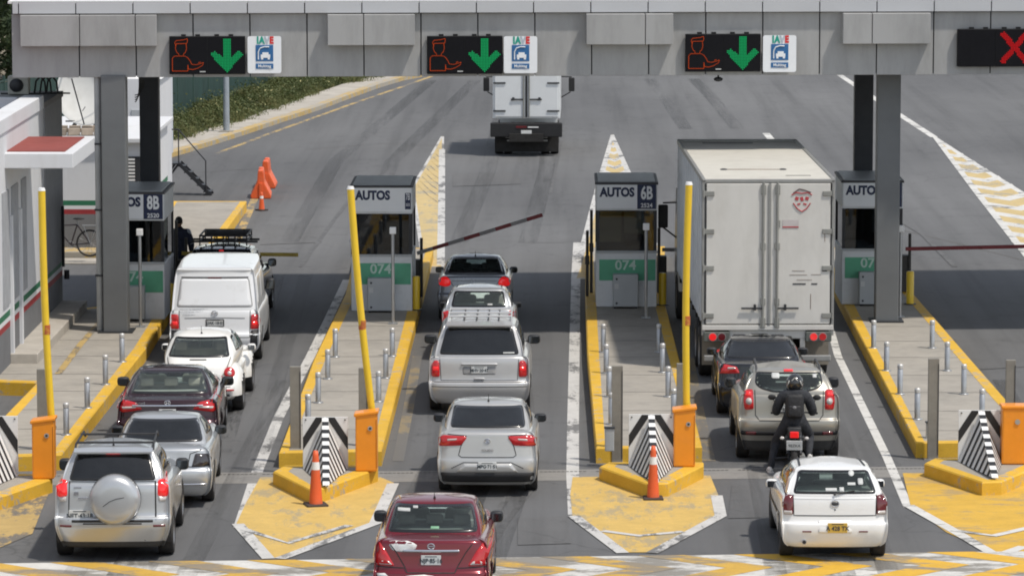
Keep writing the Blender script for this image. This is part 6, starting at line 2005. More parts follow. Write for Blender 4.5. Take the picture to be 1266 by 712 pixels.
# --- silver saloon with large red lamps, centre lane
low, cab = sedan(4.48, 1.706, 1.09, .90, 1.46, .42, 1.15, 2.35, 3.2, .755, .60, br=.05, yd=-.02)
S = dict(low=low, cab=cab, yw=.92, wb=2.6, W=1.706, r=.31, paint=P_SILVER_WARM, glass=GL_DARK, ymid=2.0, shelf=.85,
         mirror=(2.75, 1.04, .21, .15), seaty=2.3, seatz=.55)
std_win(S, 0, 0, 1.11, 1.39, .635, .58, [[(.98, 1.12), (1.85, 1.06), (1.85, 1.34), (1.35, 1.355)], [(1.92, 1.06), (2.95, 1.01), (2.45, 1.33), (1.92, 1.345)]], 0, .98, 1.36, .6, .5)
S['patches'] = [('tail_lamp', 'rear', rpoly([(.44, .88), (.80, .86), (.815, 1.0), (.72, 1.045), (.36, 1.035), (.345, 1.0)], .03), MT['lamp_red'], dict(mirror=True, off=.012, bulge=.015)),
                ('lamp_lens', 'rear', rpoly([(.52, .965), (.66, .955), (.66, .985), (.50, .995)], .01), MT['lamp_clear'], dict(mirror=True, off=.030)),
                ('bumper_grille', 'rear', rpoly([(-.52, .435), (.52, .435), (.46, .50), (.40, .585), (-.40, .585), (-.46, .50)], .02), P_SILVER_WARM, dict(off=.008)),
                ('rear_valance', 'rear', rpoly([(-.76, .26), (.76, .26), (.78, .43), (-.78, .43)], .03), MT['black_plastic'], dict(off=.006))]
S['seams'] = [('boot_seam', 'rear', [(-.66, 1.06), (-.345, 1.04), (-.44, .87), (-.48, .72), (-.43, .685), (.43, .685), (.48, .72), (.44, .87), (.345, 1.04), (.66, 1.06)], GAP, .014),
              ('bumper_crease', 'rear', [(-.60, .50), (-.40, .60), (.40, .60), (.60, .50)], MT['rim_dark'], .014)] + doors(0, .4, 1.0, (1.0, 1.9, 2.9))
S['plate'] = (0, .545, .31, .13, 'MPG·71·51', MT['plate_white'])
S['extra'] = [emblem(0, .955, .048, 'S'), badge(0, .80, .4, 'TOLEDO', .05)]
S['aerial'] = (0, 1.3, .14)
VEH.append(('sedan', 'silver saloon with large red tail lamps behind the minivan in the centre lane', 'car', 603.6, 604.5, S, 0.0))

# --- silver minivan
low, cab = hatch(4.75, 1.95, 1.12, .95, 1.71, .36, 2.6, 3.9, .86, .70, zb=.34, bump=.52, lean=.015)
S = dict(low=low, cab=cab, yw=.92, wb=2.87, W=1.95, r=.33, paint=P_VAN, glass=GL_DARK, ymid=1.8, shelf=1.0,
         mirror=(3.35, 1.12, .25, .18), seaty=2.8, seatz=.65)
std_win(S, 0, 0, 1.15, 1.63, .755, .625, [[(.35, 1.2), (1.35, 1.18), (1.35, 1.60), (.5, 1.62)], [(1.42, 1.18), (2.35, 1.16), (2.35, 1.59), (1.42, 1.60)], [(2.42, 1.16), (3.45, 1.1), (2.9, 1.57), (2.42, 1.585)]], 0, 1.05, 1.6, .72, .6)
S['patches'] = [('tail_lamp', 'rear', rpoly([(.745, .73), (.895, .73), (.90, .96), (.84, 1.045), (.75, 1.03)], .04), MT['lamp_red'], dict(mirror=True, off=.012, bulge=.02)),
                ('lamp_lens', 'rear', rpoly(quad(.76, .86, .85, .93), .02), MT['lamp_red_lit'], dict(mirror=True, off=.034)),
                ('plate_recess', 'rear', rpoly(quad(-.31, .31, .78, .93), .03), M('recess_grey', (.30, .30, .30), .5), dict(off=.003)),
                ('plate_garnish', 'rear', rpoly(quad(-.34, .34, .955, .995), .015), P_VAN, dict(off=.03, thick=.04)),
                ('boot_handle', 'rear', rpoly(quad(-.10, .10, .685, .72), .015), P_VAN, dict(off=.025, thick=.03)),
                ('window_sticker', 'rear', rpoly(quad(.45, .66, 1.165, 1.195), .005), MT['sticker'], dict(off=.014, thick=.004))]
S['seams'] = [('tailgate_seam', 'rear', [(-.745, 1.10), (-.72, .67), (.72, .67), (.745, 1.10)], GAP, .012), ('bumper_seam', 'rear', [(-.9, .555), (.9, .555)], GAP, .012),
              ('bumper_crease', 'rear', [(-.88, .64), (.88, .64)], GAP, .010)] + doors(0, .45, 1.05, (1.0, 1.4, 2.38, 3.4))
S['plate'] = (0, .87, .30, .13, 'MHV·20·47', MT['plate_white'])
def _ex(root, bv):
    rails(root, .60, .55, 2.7, 1.705, P_VAN, (), .06, .60)
    m = MB()
    for y in (.95, 1.5, 2.1): m.cyl((-.60, y, 1.775), (.60, y, 1.775), .022, None, P_VAN, 8)
    m.build('crossbar', root)
    for x in (-.30, -.06, .16, .36):
        m = MB(); m.box((x, 1.5, 1.735), (.025, 1.5, .02), MT['rim_dark'], .004); m.build('roof_slat', root)
    b = MB(); b.hull([(x, y, z) for x in (-.62, .62) for y, z in ((.24, 1.70), (.24, 1.675), (.5, 1.735), (.5, 1.69))], P_VAN); b.build('spoiler', root)
S['extra'] = [_ex]
VEH.append(('minivan', 'silver minivan with a slatted roof rack and upright red tail lamps', 'minivan', 593.5, 505.5, S, 0.0))

# --- small silver hatchback hidden behind the minivan
low, cab = hatch(3.5, 1.56, 1.10, .90, 1.50, .42, 1.7, 2.6, .70, .56, zb=.32, bump=.50, lean=.02)
S = dict(low=low, cab=cab, yw=.6, wb=2.35, W=1.56, r=.28, paint=P_SILVER, glass=GL_CLEAR, ymid=1.4, shelf=.9,
         mirror=(2.1, 1.03, .17, .12), seaty=1.7, seatz=.62, seatm=MT['seat_grey'], rearseat=False)
std_win(S, 0, 0, 1.13, 1.435, .575, .50, [[(.5, 1.12), (1.1, 1.1), (1.1, 1.38), (.62, 1.39)], [(1.17, 1.1), (2.15, 1.04), (1.75, 1.37), (1.17, 1.385)]], 0, 1.0, 1.4, .56, .46)
S['patches'] = [('tail_lamp', 'rear', rpoly([(.60, .82), (.75, .82), (.76, 1.02), (.62, 1.06)], .03), MT['lamp_red'], dict(mirror=True, off=.012)), ('window_sticker', 'rear', rpoly(quad(.18, .28, 1.16, 1.19), .005), MT['sticker'], dict(off=.014, thick=.004))]
S['seams'] = doors(0, .4, 1.0, (.75, 1.14, 2.05)) + [('roof_strip', 'top', [(-.47, .65), (-.44, 1.6)], GAP, .02, dict(off=.01)), ('roof_strip', 'top', [(.47, .65), (.44, 1.6)], GAP, .02, dict(off=.01))]
S['plate'] = (0, .85, .30, .14, 'MCT·64·20', MT['plate_white'])
VEH.append(('hatchback', 'small silver hatchback with clear rear window just ahead of the minivan', 'car', 592.5, 443, S, 0.0))

# --- silver saloon at the booth
low, cab = sedan(4.15, 1.66, 1.03, .88, 1.39, .45, 1.1, 2.15, 3.0, .735, .56, br=.07)
S = dict(low=low, cab=cab, yw=.80, wb=2.45, W=1.66, r=.29, paint=P_SILVER_BLUE, glass=GL_TINT, ymid=1.9, shelf=.85,
         mirror=(2.5, 1.0, .19, .14), seaty=2.15, seatz=.52)
std_win(S, 0, 0, 1.055, 1.335, .63, .53, [[(.95, 1.06), (1.7, 1.02), (1.7, 1.31), (1.25, 1.32)], [(1.77, 1.02), (2.75, .97), (2.3, 1.3), (1.77, 1.315)]], 0, .95, 1.33, .58, .48)
S['patches'] = [('tail_lamp', 'rear', rpoly([(.52, .84), (.62, .80), (.78, .82), (.79, .98), (.62, 1.02), (.54, .96)], .05), MT['lamp_red_lit'], dict(mirror=True, off=.012, bulge=.015))]
S['seams'] = [('boot_seam', 'rear', [(-.60, 1.03), (-.46, .80), (-.42, .62), (.42, .62), (.46, .80), (.60, 1.03)], GAP, .012), ('boot_crease', 'rear', [(-.5, .93), (.5, .93)], GAP, .008)] + doors(0, .4, .95, (.95, 1.73, 2.6))
S['plate'] = (0, .74, .30, .14, 'MRB·55·38', MT['plate_white'])
S['aerial'] = (0, 1.2, .12)
S['wiper'] = None
VEH.append(('sedan', 'bluish silver saloon stopped beside the middle booth, first in the centre lane', 'car', 587.5, 394, S, 0.0))

# --- black sedan behind the truck
low, cab = sedan(4.05, 1.73, 1.03, .90, 1.38, .56, 1.30, 2.2, 3.0, .765, .58, br=.08)
S = dict(low=low, cab=cab, yw=.85, wb=2.45, W=1.73, r=.31, paint=P_BLACK, glass=GL_DARK, ymid=2.0, shelf=.85,
         mirror=(2.55, 1.04, .2, .15), seaty=2.3, seatz=.55)
std_win(S, 0, 0, 1.06, 1.33, .68, .56, [[(1.05, 1.09), (1.8, 1.05), (1.8, 1.32), (1.4, 1.33)], [(1.87, 1.05), (2.8, 1.0), (2.35, 1.31), (1.87, 1.325)]], 0, .98, 1.34, .62, .5)
S['patches'] = [('tail_lamp', 'rear', rpoly([(.44, .86), (.82, .84), (.83, .98), (.70, 1.01), (.50, .98)], .03), MT['lamp_red'], dict(mirror=True, off=.012, bulge=.012)),
                ('lamp_lens', 'rear', rpoly([(.52, .94), (.66, .93), (.66, .965), (.54, .97)], .01), MT['lamp_clear'], dict(mirror=True, off=.03))]
S['seams'] = doors(0, .4, .95, (1.1, 1.84, 2.75))
S['plate'] = (0, .80, .30, .14, 'MNA·29·84', MT['plate_white'])
VEH.append(('sedan', 'black sedan with dark windows close behind the big truck', 'car', 941, 510, S, 0.0))

# --- champagne suv in front of the motorcycle
low, cab = hatch(4.25, 1.82, 1.22, .98, 1.63, .45, 1.95, 3.05, .80, .62, zb=.50, bump=.66, lean=.03)
S = dict(low=low, cab=cab, yw=.80, wb=2.67, W=1.82, r=.34, tw=.225, paint=P_CHAMP, glass=GL_CLEAR, glass2=GL_CLEAR, ymid=1.6, shelf=1.0, skirt=.40,
         mirror=(2.6, 1.17, .21, .19), seaty=2.05, seatz=.72, seatm=MT['seat_dark'], heads=2, fritw=.03)
std_win(S, 0, 0, 1.25, 1.6, .6, .5, [[(.55, 1.28), (1.3, 1.25), (1.3, 1.52), (.68, 1.54)], [(1.37, 1.25), (2.65, 1.15), (2.1, 1.5), (1.37, 1.53)]], 0, 1.12, 1.54, .62, .53,
        rear=rpoly([(-.28, 1.245), (.28, 1.245), (.50, 1.30), (.60, 1.38), (.565, 1.565), (-.565, 1.565), (-.60, 1.38), (-.50, 1.30)], .06))
S['patches'] = [('tail_lamp', 'rear', rpoly([(.62, .95), (.775, .94), (.80, 1.10), (.77, 1.28), (.63, 1.29)], .04), MT['lamp_red'], dict(mirror=True, off=.012, bulge=.02)),
                ('lamp_lens', 'rear', circ(.70, 1.09, .05, .055), MT['lamp_clear'], dict(mirror=True, off=.036)),
                ('lamp_glow', 'rear', rpoly(quad(.66, .76, 1.17, 1.25), .02), MT['lamp_red_lit'], dict(mirror=True, off=.036)),
                ('brake_lamp', 'rear', rpoly(quad(-.08, .08, 1.575, 1.60), .008), MT['lamp_red_lit'], dict(off=.014)),
                ('bumper_insert', 'rear', rpoly([(-.84, .50), (.84, .50), (.86, .575), (-.86, .575)], .03), MT['black_plastic'], dict(off=.008)),
                ('reflector', 'rear', rpoly(quad(.58, .76, .51, .57), .015), MT['lamp_dark_red'], dict(mirror=True, off=.018)),
                ('plate_recess', 'rear', rpoly([(-.36, .88), (.36, .88), (.38, 1.06), (-.38, 1.06)], .04), P_CHAMP, dict(off=-.004)),
                ('window_sticker', 'rear', rpoly(quad(-.30, -.16, 1.46, 1.55), .03), MT['sticker'], dict(off=.014, thick=.004)),
                ('window_sticker', 'rear', rpoly(quad(.42, .49, 1.47, 1.53), .01), MT['sticker'], dict(off=.014, thick=.004))]
S['seams'] = [('tailgate_seam', 'rear', [(-.60, 1.28), (-.59, .85), (-.52, .76), (.52, .76), (.59, .85), (.60, 1.28)], GAP, .014)] + doors(0, .55, 1.15, (.9, 1.34, 2.5))
S['plate'] = (-.12, .97, .30, .14, 'MKP·62·07', MT['plate_white'])
def _ex(root, bv):
    rails(root, .56, .50, 1.75, 1.59, MT['rim_dark'], (), .05, .54)
S['extra'] = [_ex]
VEH.append(('suv', 'champagne grey SUV with roof rails right in front of the motorcyclist', 'suv', 972.5, 564.5, S, 0.0))

for (nm, lb_, ct, px_, v_, S_, hd_) in VEH:
    car(nm, lb_, ct, px_, v_, S_, hd_, 'cars queueing in the toll lanes')
# ------------------------------------------------------------------ trucks
TRW = M('truck_white', (.60, .585, .55), .5, coat=.2, var=.05, dirt=(.42, .40, .36), dirt_amt=.30, dscale=.9, stretch=(1, 1, .4))
TRROOF = M('truck_roof', (.55, .53, .475), .6, var=.05, dirt=(.40, .38, .33), dirt_amt=.3, dscale=1.4)
TRSIDE = M('truck_side', (.56, .59, .62), .4, .0, var=.05, dirt=(.20, .20, .20), dirt_amt=.3, dscale=1.1, stretch=(1, .3, 1))
TRAL = M('truck_aluminium', (.30, .30, .29), .5, .4, var=.1)
HINGE = M('hinge_zinc', (.30, .30, .28), .5, .5, var=.15)
RUST = M('rust_mark', (.16, .10, .07), .85, var=.3)
def cabm(root, W_, y0, z0, h, mat):
    m = MB(); w = W_ / 2 - .08
    P = [(y0, z0), (y0 + 1.9, z0), (y0 + 1.95, z0 + .9), (y0 + 1.55, z0 + h - .1), (y0 + 1.35, z0 + h), (y0, z0 + h)]
    m.prism(P, -w, w, mat, Matrix(((0, 0, 1, 0), (1, 0, 0, 0), (0, 1, 0, 0), (0, 0, 0, 1)))); m.build('cab', root)
    m = MB(); m.poly([(-w + .1, y0 + 1.965, z0 + .95), (w - .1, y0 + 1.965, z0 + .95), (w - .15, y0 + 1.60, z0 + h - .15), (-w + .15, y0 + 1.60, z0 + h - .15)], GL_DARK); m.build('windshield', root)
def dual(root, W_, y, r, name='wheel'):
    for s in (1, -1):
        o = wheel(root, s * (W_ / 2 - .16), y, r, .26, MT['tyre'], MT['rim_silver'])
        wheel(root, s * (W_ / 2 - .46), y, r, .26, MT['tyre'], MT['rim_dark'])
# big box truck
Yb = 82.9; ax = V3(868, 222, Yb).x; bx_ = V3(1032.2, 222, Yb).x; Wd = bx_ - ax
z1 = V3(950, 222, Yb).z; z0 = V3(950, 402, Yb).z
tk = thing('box_truck', 'big white box truck with weathered rear doors filling the right-hand lane', 'truck', ((ax + bx_) / 2, Yb, 0), R(1.45))
Lb = 9.3; hw = Wd / 2
m = MB(); m.box((0, Lb / 2 + .05, (z0 + z1) / 2), (Wd - .04, Lb - .1, z1 - z0 - .04), TRSIDE, .01)
for k in range(14):
    for s in (-1, 1): m.box((s * (hw - .012), .4 + k * .66, (z0 + z1) / 2), (.03, .05, z1 - z0 - .1), TRSIDE)
m.build('box_body', tk)
m = MB(); m.box((0, Lb / 2 + .03, z1 - .01), (Wd - .10, Lb - .06, .03), TRROOF, .004); rf = m.build('roof', tk)
m = MB()
for s in (-1, 1): m.box((s * (hw - .03), Lb / 2, z1 - .02), (.07, Lb, .09), TRAL, .01)
m.box((0, Lb - .05, z1 - .015), (Wd, .14, .10), TRAL, .02); m.box((-.25, Lb - .75, z1 + .008), (1.1, .05, .012), BLACK); m.build('roof_rail', rf)
m = MB(); m.box((-.15, 2.1, z1 + .01), (1.15, .02, .012), RUST); m.ell((-.75, 2.1, z1 + .01), (.08, .10, .02), DARKM, 10); m.ell((.45, 2.1, z1 + .01), (.08, .10, .02), DARKM, 10); m.box((.65, .75, z1 + .008), (.5, .04, .01), DARKM); m.build('roof_patch', rf)
m = MB()
for s in (-1, 1): m.box((s * (hw - .035), -.0, (z0 + z1) / 2 - .1), (.07, .10, z1 - z0 + .2), TRAL, .01)
m.box((0, 0, z1 - .03), (Wd, .10, .07), TRAL, .01); m.box((0, -.01, z0 - .04), (Wd - .02, .12, .10), TRW, .01); m.build('rear_frame', tk)
zd0, zd1 = z0 + .03, z1 - .075; zu = (zd1 - zd0)
for s, xa, xb in ((-1, -hw + .085, -.012 + .03), (1, .012 + .03, hw - .085)):
    m = MB(); m.box(((xa + xb) / 2, -.03, (zd0 + zd1) / 2), (xb - xa, .05, zu), TRW, .012); dr = m.build('rear_door', tk)
    xs = (.5 if s < 0 else .5)
    bars = (-.13,) if s < 0 else (.15,)
    for xbar in bars:
        m = MB(); m.cyl((xbar + .03, -.085, zd0 - .06), (xbar + .03, -.085, zd1 + .03), .024, None, HINGE, 10)
        for zz in (zd0 + .03, zd0 + .45, zd0 + 1.55, zd1 - .12): m.box((xbar + .03, -.07, zz), (.10, .05, .14 if zz > 1.5 and zz < 3 else .20), HINGE, .01)
        m.build('lock_bar', dr)
        m = MB(); m.box((xbar + .03 + s * .22, -.10, zd0 + .32), (.42, .03, .035), DARKM, .008); m.box((xbar + .03 + s * .16, -.10, zd0 + .34), (.05, .05, .12), DARKM, .008); m.build('lock_handle', dr)
    for zz in (zd0 + .17, zd0 + zu * .40, zd0 + zu * .66, zd1 - .20):
        m = MB(); m.box((s * (hw - .13), -.065, zz), (.22, .035, .10), HINGE, .01); m.cyl((s * (hw - .03), -.075, zz - .07), (s * (hw - .03), -.075, zz + .07), .025, None, HINGE, 8); m.build('hinge', dr)
    m = MB()
    m.box((s * (hw - .062), -.03, (zd0 + zd1) / 2), (.018, .058, zu), BLACK); m.build('rubber_seal', dr)
m = MB(); m.box((.03, -.07, (zd0 + zd1) / 2), (.05, .03, zu), TRAL, .006); m.build('centre_seal', tk)
# red crest, sticker and scrapes on the right door
CR = M('crest_red', (.42, .05, .06), .6)
m = MB(); c0 = (.66, zd1 - .33)
sh = [(-.20, .10), (-.12, .15), (0, .13), (.12, .15), (.20, .10), (.17, -.06), (.09, -.17), (0, -.23), (-.09, -.17), (-.17, -.06)]
for i in range(len(sh)):
    a, b = sh[i], sh[(i + 1) % len(sh)]
    if i in (4, 9): continue
    m.tube([(c0[0] + a[0], -.062, c0[1] + a[1]), (c0[0] + b[0], -.062, c0[1] + b[1])], .012, CR, 6)
m.tube([(c0[0] - .17, -.062, c0[1] + .14), (c0[0] - .05, -.062, c0[1] + .22), (c0[0] + .05, -.062, c0[1] + .20), (c0[0] + .18, -.062, c0[1] + .15)], .014, M('crest_dark', (.10, .08, .08), .6), 6)
for i, (x, z, w, h_) in enumerate(((-.10, .03, .07, .10), (.0, .02, .06, .12), (.10, .03, .07, .10), (-.06, -.08, .06, .05), (.06, -.08, .07, .05))): m.box((c0[0] + x, -.060, c0[1] + z), (w, .008, h_ * .7), CR, .006, Matrix.Rotation(.3 * (-1) ** i, 3, 'Y'))
m.build('crest', tk)
m = MB(); m.box((.44, -.060, zd1 - .80), (.32, .006, .16), M('label_grey', (.50, .46, .45), .6)); m.box((.44, -.064, zd1 - .865), (.32, .004, .025), CR); m.box((.21, -.062, zd1 - .80), (.05, .01, .14), HINGE); m.build('door_label', tk)
m = MB()
for x, z, w in ((.60, zd0 + .98, .35), (.95, zd0 + .985, .2), (.72, zd0 + .88, .3), (.60, zd0 + 1.06, .25)): m.box((x, -.0585, z), (w, .004, .007), RUST)
for x, z, w in ((.62, zd0 + .80, .26), (.92, zd0 + .80, .12), (1.12, zd0 + 1.06, .10)): m.box((x, -.059, z), (w, .005, .026), DARKM)
for x, z, h_ in ((1.12, zd0 + 1.75, .22), (.85, zd0 + .45, .3)): m.box((x, -.0585, z), (.010, .004, h_), RUST)
m.build('scrape_marks', tk)
# light bar, bumper, running gear
m = MB()
for s in (-1, 1):
    m.box((s * (hw - .30), -.03, z0 - .22), (.52, .10, .20), M('lamp_housing', (.10, .11, .10), .6), .02)
    for k, mt in enumerate(('lamp_red_lit', 'lamp_dark_red' if s < 0 else 'lamp_red')):
        xx = s * (hw - (.40 if k == 0 else .22)) if s > 0 else -hw + (.22 if k == 0 else .40)
        m.cyl((xx, -.11, z0 - .22), (xx, -.07, z0 - .22), .072, None, MT[mt], 18)
        m.cyl((xx, -.085, z0 - .22), (xx, -.075, z0 - .22), .088, None, TRAL, 18)
m.build('tail_lamps', tk)
m = MB(); m.box((0, .05, z0 - .16), (Wd - 1.1, .12, .22), TRW, .02); m.build('rear_sill', tk)
m = MB(); m.box((0, -.02, .52), (Wd - .1, .10, .12), TRAL, .02)
for s in (-1, 1): m.box((s * .7, .05, .75), (.10, .10, .5), TRW, .01)
m.build('underrun_bar', tk)
m = MB()
for s in (-1, 1): m.box((s * .42, Lb / 2, .85), (.10, Lb + 1, .22), MT['underbody'])
for k in range(8): m.box((0, .5 + k * 1.2, z0 - .12), (Wd - .1, .10, .14), MT['underbody'])
m.build('chassis', tk)
for s in (-1, 1):
    m = MB(); m.box((s * (hw - .32), .55, .62), (.55, .02, .62), M('mud_flap', (.20, .18, .15), .85, dirt=(.3, .26, .2), dirt_amt=.4)); m.build('mud_flap', tk)
dual(tk, Wd, 1.35, .50); dual(tk, Wd, 2.55, .50)
for s in (-1, 1): wheel(tk, s * (hw - .2), Lb + 1.2, .50, .28, MT['tyre'], MT['rim_silver'])
cabm(tk, Wd, Lb + .35, .7, 2.2, TRW)
for s in (-1, 1):
    m = MB(); m.box((s * (hw + .22), Lb + 1.6, 2.25), (.22, .10, .52), BLACK, .03)
    m.tube([(s * (hw - .1), Lb + 1.7, 2.55), (s * (hw + .22), Lb + 1.6, 2.55)], .02, BLACK, 6); m.tube([(s * (hw - .1), Lb + 1.7, 1.75), (s * (hw + .22), Lb + 1.6, 2.0)], .02, BLACK, 6); m.build('wing_mirror', tk)

# small box truck driving off
Yb = 135.2; ax = V3(609, 140, Yb).x; bx_ = V3(692.5, 140, Yb).x; Wd = bx_ - ax; hw = Wd / 2
z0 = V3(650, 147, Yb).z; z1 = z0 + 2.35
t2 = thing('box_truck', 'small white box truck driving away beyond the canopy', 'truck', ((ax + bx_) / 2, Yb, 0), R(-.5))
W2_ = M('truck_clean_white', (.66, .68, .69), .4, coat=.3, var=.03)
m = MB(); m.box((0, 2.3, (z0 + z1) / 2), (Wd, 4.5, z1 - z0), W2_, .02); m.build('box_body', t2)
for s in (-1, 1):
    m = MB(); m.box((s * (hw / 2 - .02), .03, (z0 + z1) / 2), (hw - .10, .06, z1 - z0 - .12), W2_, .012); d_ = m.build('rear_door', t2)
    m = MB(); m.cyl((s * .09, -.03, z0 + .03), (s * .09, -.03, z1 - .05), .022, None, HINGE, 8)
    m.box((s * .30, -.03, z0 + .62), (.40, .03, .05), DARKM, .01); m.box((s * .42, -.03, z0 + .64), (.08, .04, .10), DARKM, .01); m.build('lock_bar', d_)
    for zz in (z0 + .25, z0 + 1.15, z0 + 2.05):
        m = MB(); m.box((s * (hw - .22), -.02, zz), (.40, .03, .05), DARKM, .01); m.build('hinge', d_)
m = MB(); m.box((0, -.01, (z0 + z1) / 2), (.04, .04, z1 - z0 - .1), BLACK); m.build('door_gap', t2)
m = MB(); m.box((0, .05, z0 - .36), (Wd + .14, .22, .46), BLACK, .03)
m.box((-.16, -.07, z0 - .26), (.34, .02, .07), MT['lamp_dark_red']); m.box((.22, -.07, z0 - .27), (.34, .02, .035), WHITE)
m.build('lift_bumper', t2)
m = MB(); m.box((.0, -.08, z0 - .46), (.34, .02, .18), MT['plate_white'], .005); m.build('number_plate', t2)
m = MB(); m.box((0, .25, z0 - .62), (1.35, .1, .05), TRAL, .01)
for x in (-.55, -.30, .35, .6): m.box((x, .2, z0 - .72), (.16, .05, .05), TRAL, .01)
m.build('cross_member', t2)
m = MB(); m.box((0, 2.5, .62), (1.1, 5.5, .25), MT['underbody']); m.box((0, .45, .52), (Wd - .12, .1, .80), MT['underbody']); m.build('chassis', t2)
dual(t2, Wd - .05, 1.1, .40)
for s in (-1, 1): wheel(t2, s * (hw - .2), 5.0, .40, .25, MT['tyre'], MT['rim_silver'])
cabm(t2, Wd - .1, 4.6, .5, 1.9, W2_)
for s in (-1, 1):
    m = MB(); m.box((s * (hw + .34), 5.4, 1.95), (.20, .10, .46), BLACK, .03)
    m.tube([(s * (hw - .1), 5.6, 2.2), (s * (hw + .34), 5.4, 2.2)], .02, BLACK, 6); m.tube([(s * (hw - .1), 5.6, 1.45), (s * (hw + .3), 5.4, 1.7)], .02, BLACK, 6); m.build('wing_mirror', t2)

# ------------------------------------------------------------------ people and motorcycle
def skin(name, pts, edges, radii, mat, parent, sub=2, root_i=0):
    me = bpy.data.meshes.new(name); me.from_pydata([tuple(p) for p in pts], edges, [])
    o = bpy.data.objects.new(name, me); COL.objects.link(o)
    sk_ = o.modifiers.new('s', 'SKIN'); sk_.use_smooth_shade = True
    for i, r in enumerate(radii):
        rr = r if hasattr(r, '__len__') else (r, r)
        me.skin_vertices[0].data[i].radius = rr
    for i in range(len(pts)): me.skin_vertices[0].data[i].use_root = (i == root_i)
    ss = o.modifiers.new('u', 'SUBSURF'); ss.levels = sub; ss.render_levels = sub
    dg = bpy.context.evaluated_depsgraph_get()
    m2 = bpy.data.meshes.new_from_object(o.evaluated_get(dg))
    bpy.data.objects.remove(o)
    m2.materials.clear(); m2.materials.append(mat); m2.name = name
    for p in m2.polygons: p.use_smooth = True
    return link(bpy.data.objects.new(name, m2), parent)
SKINM = M('skin', (.30, .17, .11), .6); CLOTH_D = M('cloth_black', (.020, .022, .028), .8, var=.4, vscale=9, bump=.9, bscale=16); CLOTH_N = M('cloth_navy', (.025, .03, .055), .85, var=.4, vscale=9, bump=.9, bscale=16)
def hand(root, wrist, dirv, palmn, s, mat, name='hand'):
    """palm with four curled fingers and a thumb"""
    d = Vector(dirv).normalized(); n = Vector(palmn).normalized(); side = d.cross(n).normalized()
    w = Vector(wrist)
    pts = [w, w + d * .05, w + d * .09]; ed = [(0, 1), (1, 2)]; rad = [(.026, .022), (.038, .018), (.036, .016)]
    for k, (o, L) in enumerate(((-.030, .065), (-.010, .075), (.010, .070), (.030, .055))):
        b = w + d * .085 + side * o * s
        i = len(pts)
        pts += [b, b + d * L * .45 - n * .012, b + d * L * .65 - n * .038, b + d * L * .45 - n * .060]
        ed += [(2, i), (i, i + 1), (i + 1, i + 2), (i + 2, i + 3)]; rad += [.0095, .009, .0085, .007]
    i = len(pts); t = w + d * .035 - side * .035 * s
    pts += [t, t + d * .03 - side * .022 * s - n * .01, t + d * .055 - side * .018 * s - n * .03]; ed += [(1, i), (i, i + 1), (i + 1, i + 2)]; rad += [.012, .010, .008]
    return skin(name, pts, ed, rad, mat, root, 1)

# motorcycle
gm = G(981, 590, 0)
ry = 71.55; mx = V3(982, 548, ry).x
mc = thing('motorcycle', 'black motorcycle with a lit red tail lamp behind the champagne SUV', 'motorcycle', (mx, ry, 0), R(-3))
BPL = MT['black_plastic']
for y in (0.0, 1.30):
    m = MB(); rr = .30
    m.lathe([(rr * .72, -.05), (rr * .93, -.055), (rr, 0), (rr * .93, .055), (rr * .72, .05)], MT['tyre'], 32, Matrix.Translation((0, y, rr)) @ Matrix.Rotation(PI / 2, 4, 'Y')); o = m.build('wheel', mc)
    m = MB()
    for k in range(6):
        a = 2 * PI * k / 6; m.box((0, y + math.cos(a) * .11, rr + math.sin(a) * .11), (.03, .04, .24), MT['rim_dark'], .005, Matrix.Rotation(a - PI / 2, 3, 'X'))
    m.cyl((-.06, y, rr), (.06, y, rr), .045, None, TRAL, 12); m.build('rim', o)
m = MB()
for s in (-.09, .09): m.cyl((s, 0, .30), (s, .55, .36), .025, None, DARKM, 8); m.cyl((s * 1.2, .05, .38), (s * 1.1, .32, .74), .03, None, DARKM, 8); m.cyl((s, 1.30, .30), (s, 1.05, .92), .028, None, STEEL, 8)
m.tube([(0, .45, .34), (0, .95, .40), (0, 1.02, .85), (0, .45, .72), (0, .45, .34)], .03, BPL, 8); m.build('frame', mc)
m = MB(); m.box((0, .70, .42), (.26, .36, .30), DARKM, .05, None, 3); m.cyl((-.16, .72, .52), (.16, .72, .52), .08, None, TRAL, 14); m.build('engine', mc)
m = MB(); m.box((0, .82, .84), (.27, .44, .22), M('tank_black', (.015, .015, .018), .2, coat=.8), .08, None, 4, True); m.build('fuel_tank', mc)
m = MB(); m.box((0, .30, .80), (.24, .62, .09), BPL, .035, None, 3, True); m.build('saddle', mc)
m = MB(); m.hull([(x, y, z) for x, y, z in ((-.09, -.22, .80), (.09, -.22, .80), (-.11, .1, .84), (.11, .1, .84), (-.07, -.22, .70), (.07, -.22, .70), (-.11, .1, .70), (.11, .1, .70))], BPL); m.build('tail_fairing', mc)
m = MB(); m.box((0, -.235, .755), (.15, .03, .11), MT['lamp_red_lit'], .02); m.build('tail_lamp', mc)
for s in (-1, 1):
    m = MB(); m.cyl((s * .08, -.18, .70), (s * .18, -.18, .69), .012, None, BPL, 8); m.ell((s * .21, -.19, .69), (.04, .035, .03), MT['lamp_clear'], 10); m.build('turn_signal', mc)
m = MB(); m.box((0, -.22, .50), (.10, .03, .30), BPL, .01, Matrix.Rotation(R(12), 3, 'X')); m.build('mudguard', mc)
m = MB(); m.box((0, -.26, .575), (.27, .012, .17), MT['plate_white'], .006, Matrix.Rotation(R(10), 3, 'X')); po = m.build('number_plate', mc)
text_mesh('98ZKA', .07, MT['plate_ink'], 'lettering', po, Matrix.Translation((0, -.275, .57)), .001)
m = MB(); m.cyl((.15, -.12, .33), (.14, .55, .30), .05, .035, TRAL, 14); m.build('silencer', mc)
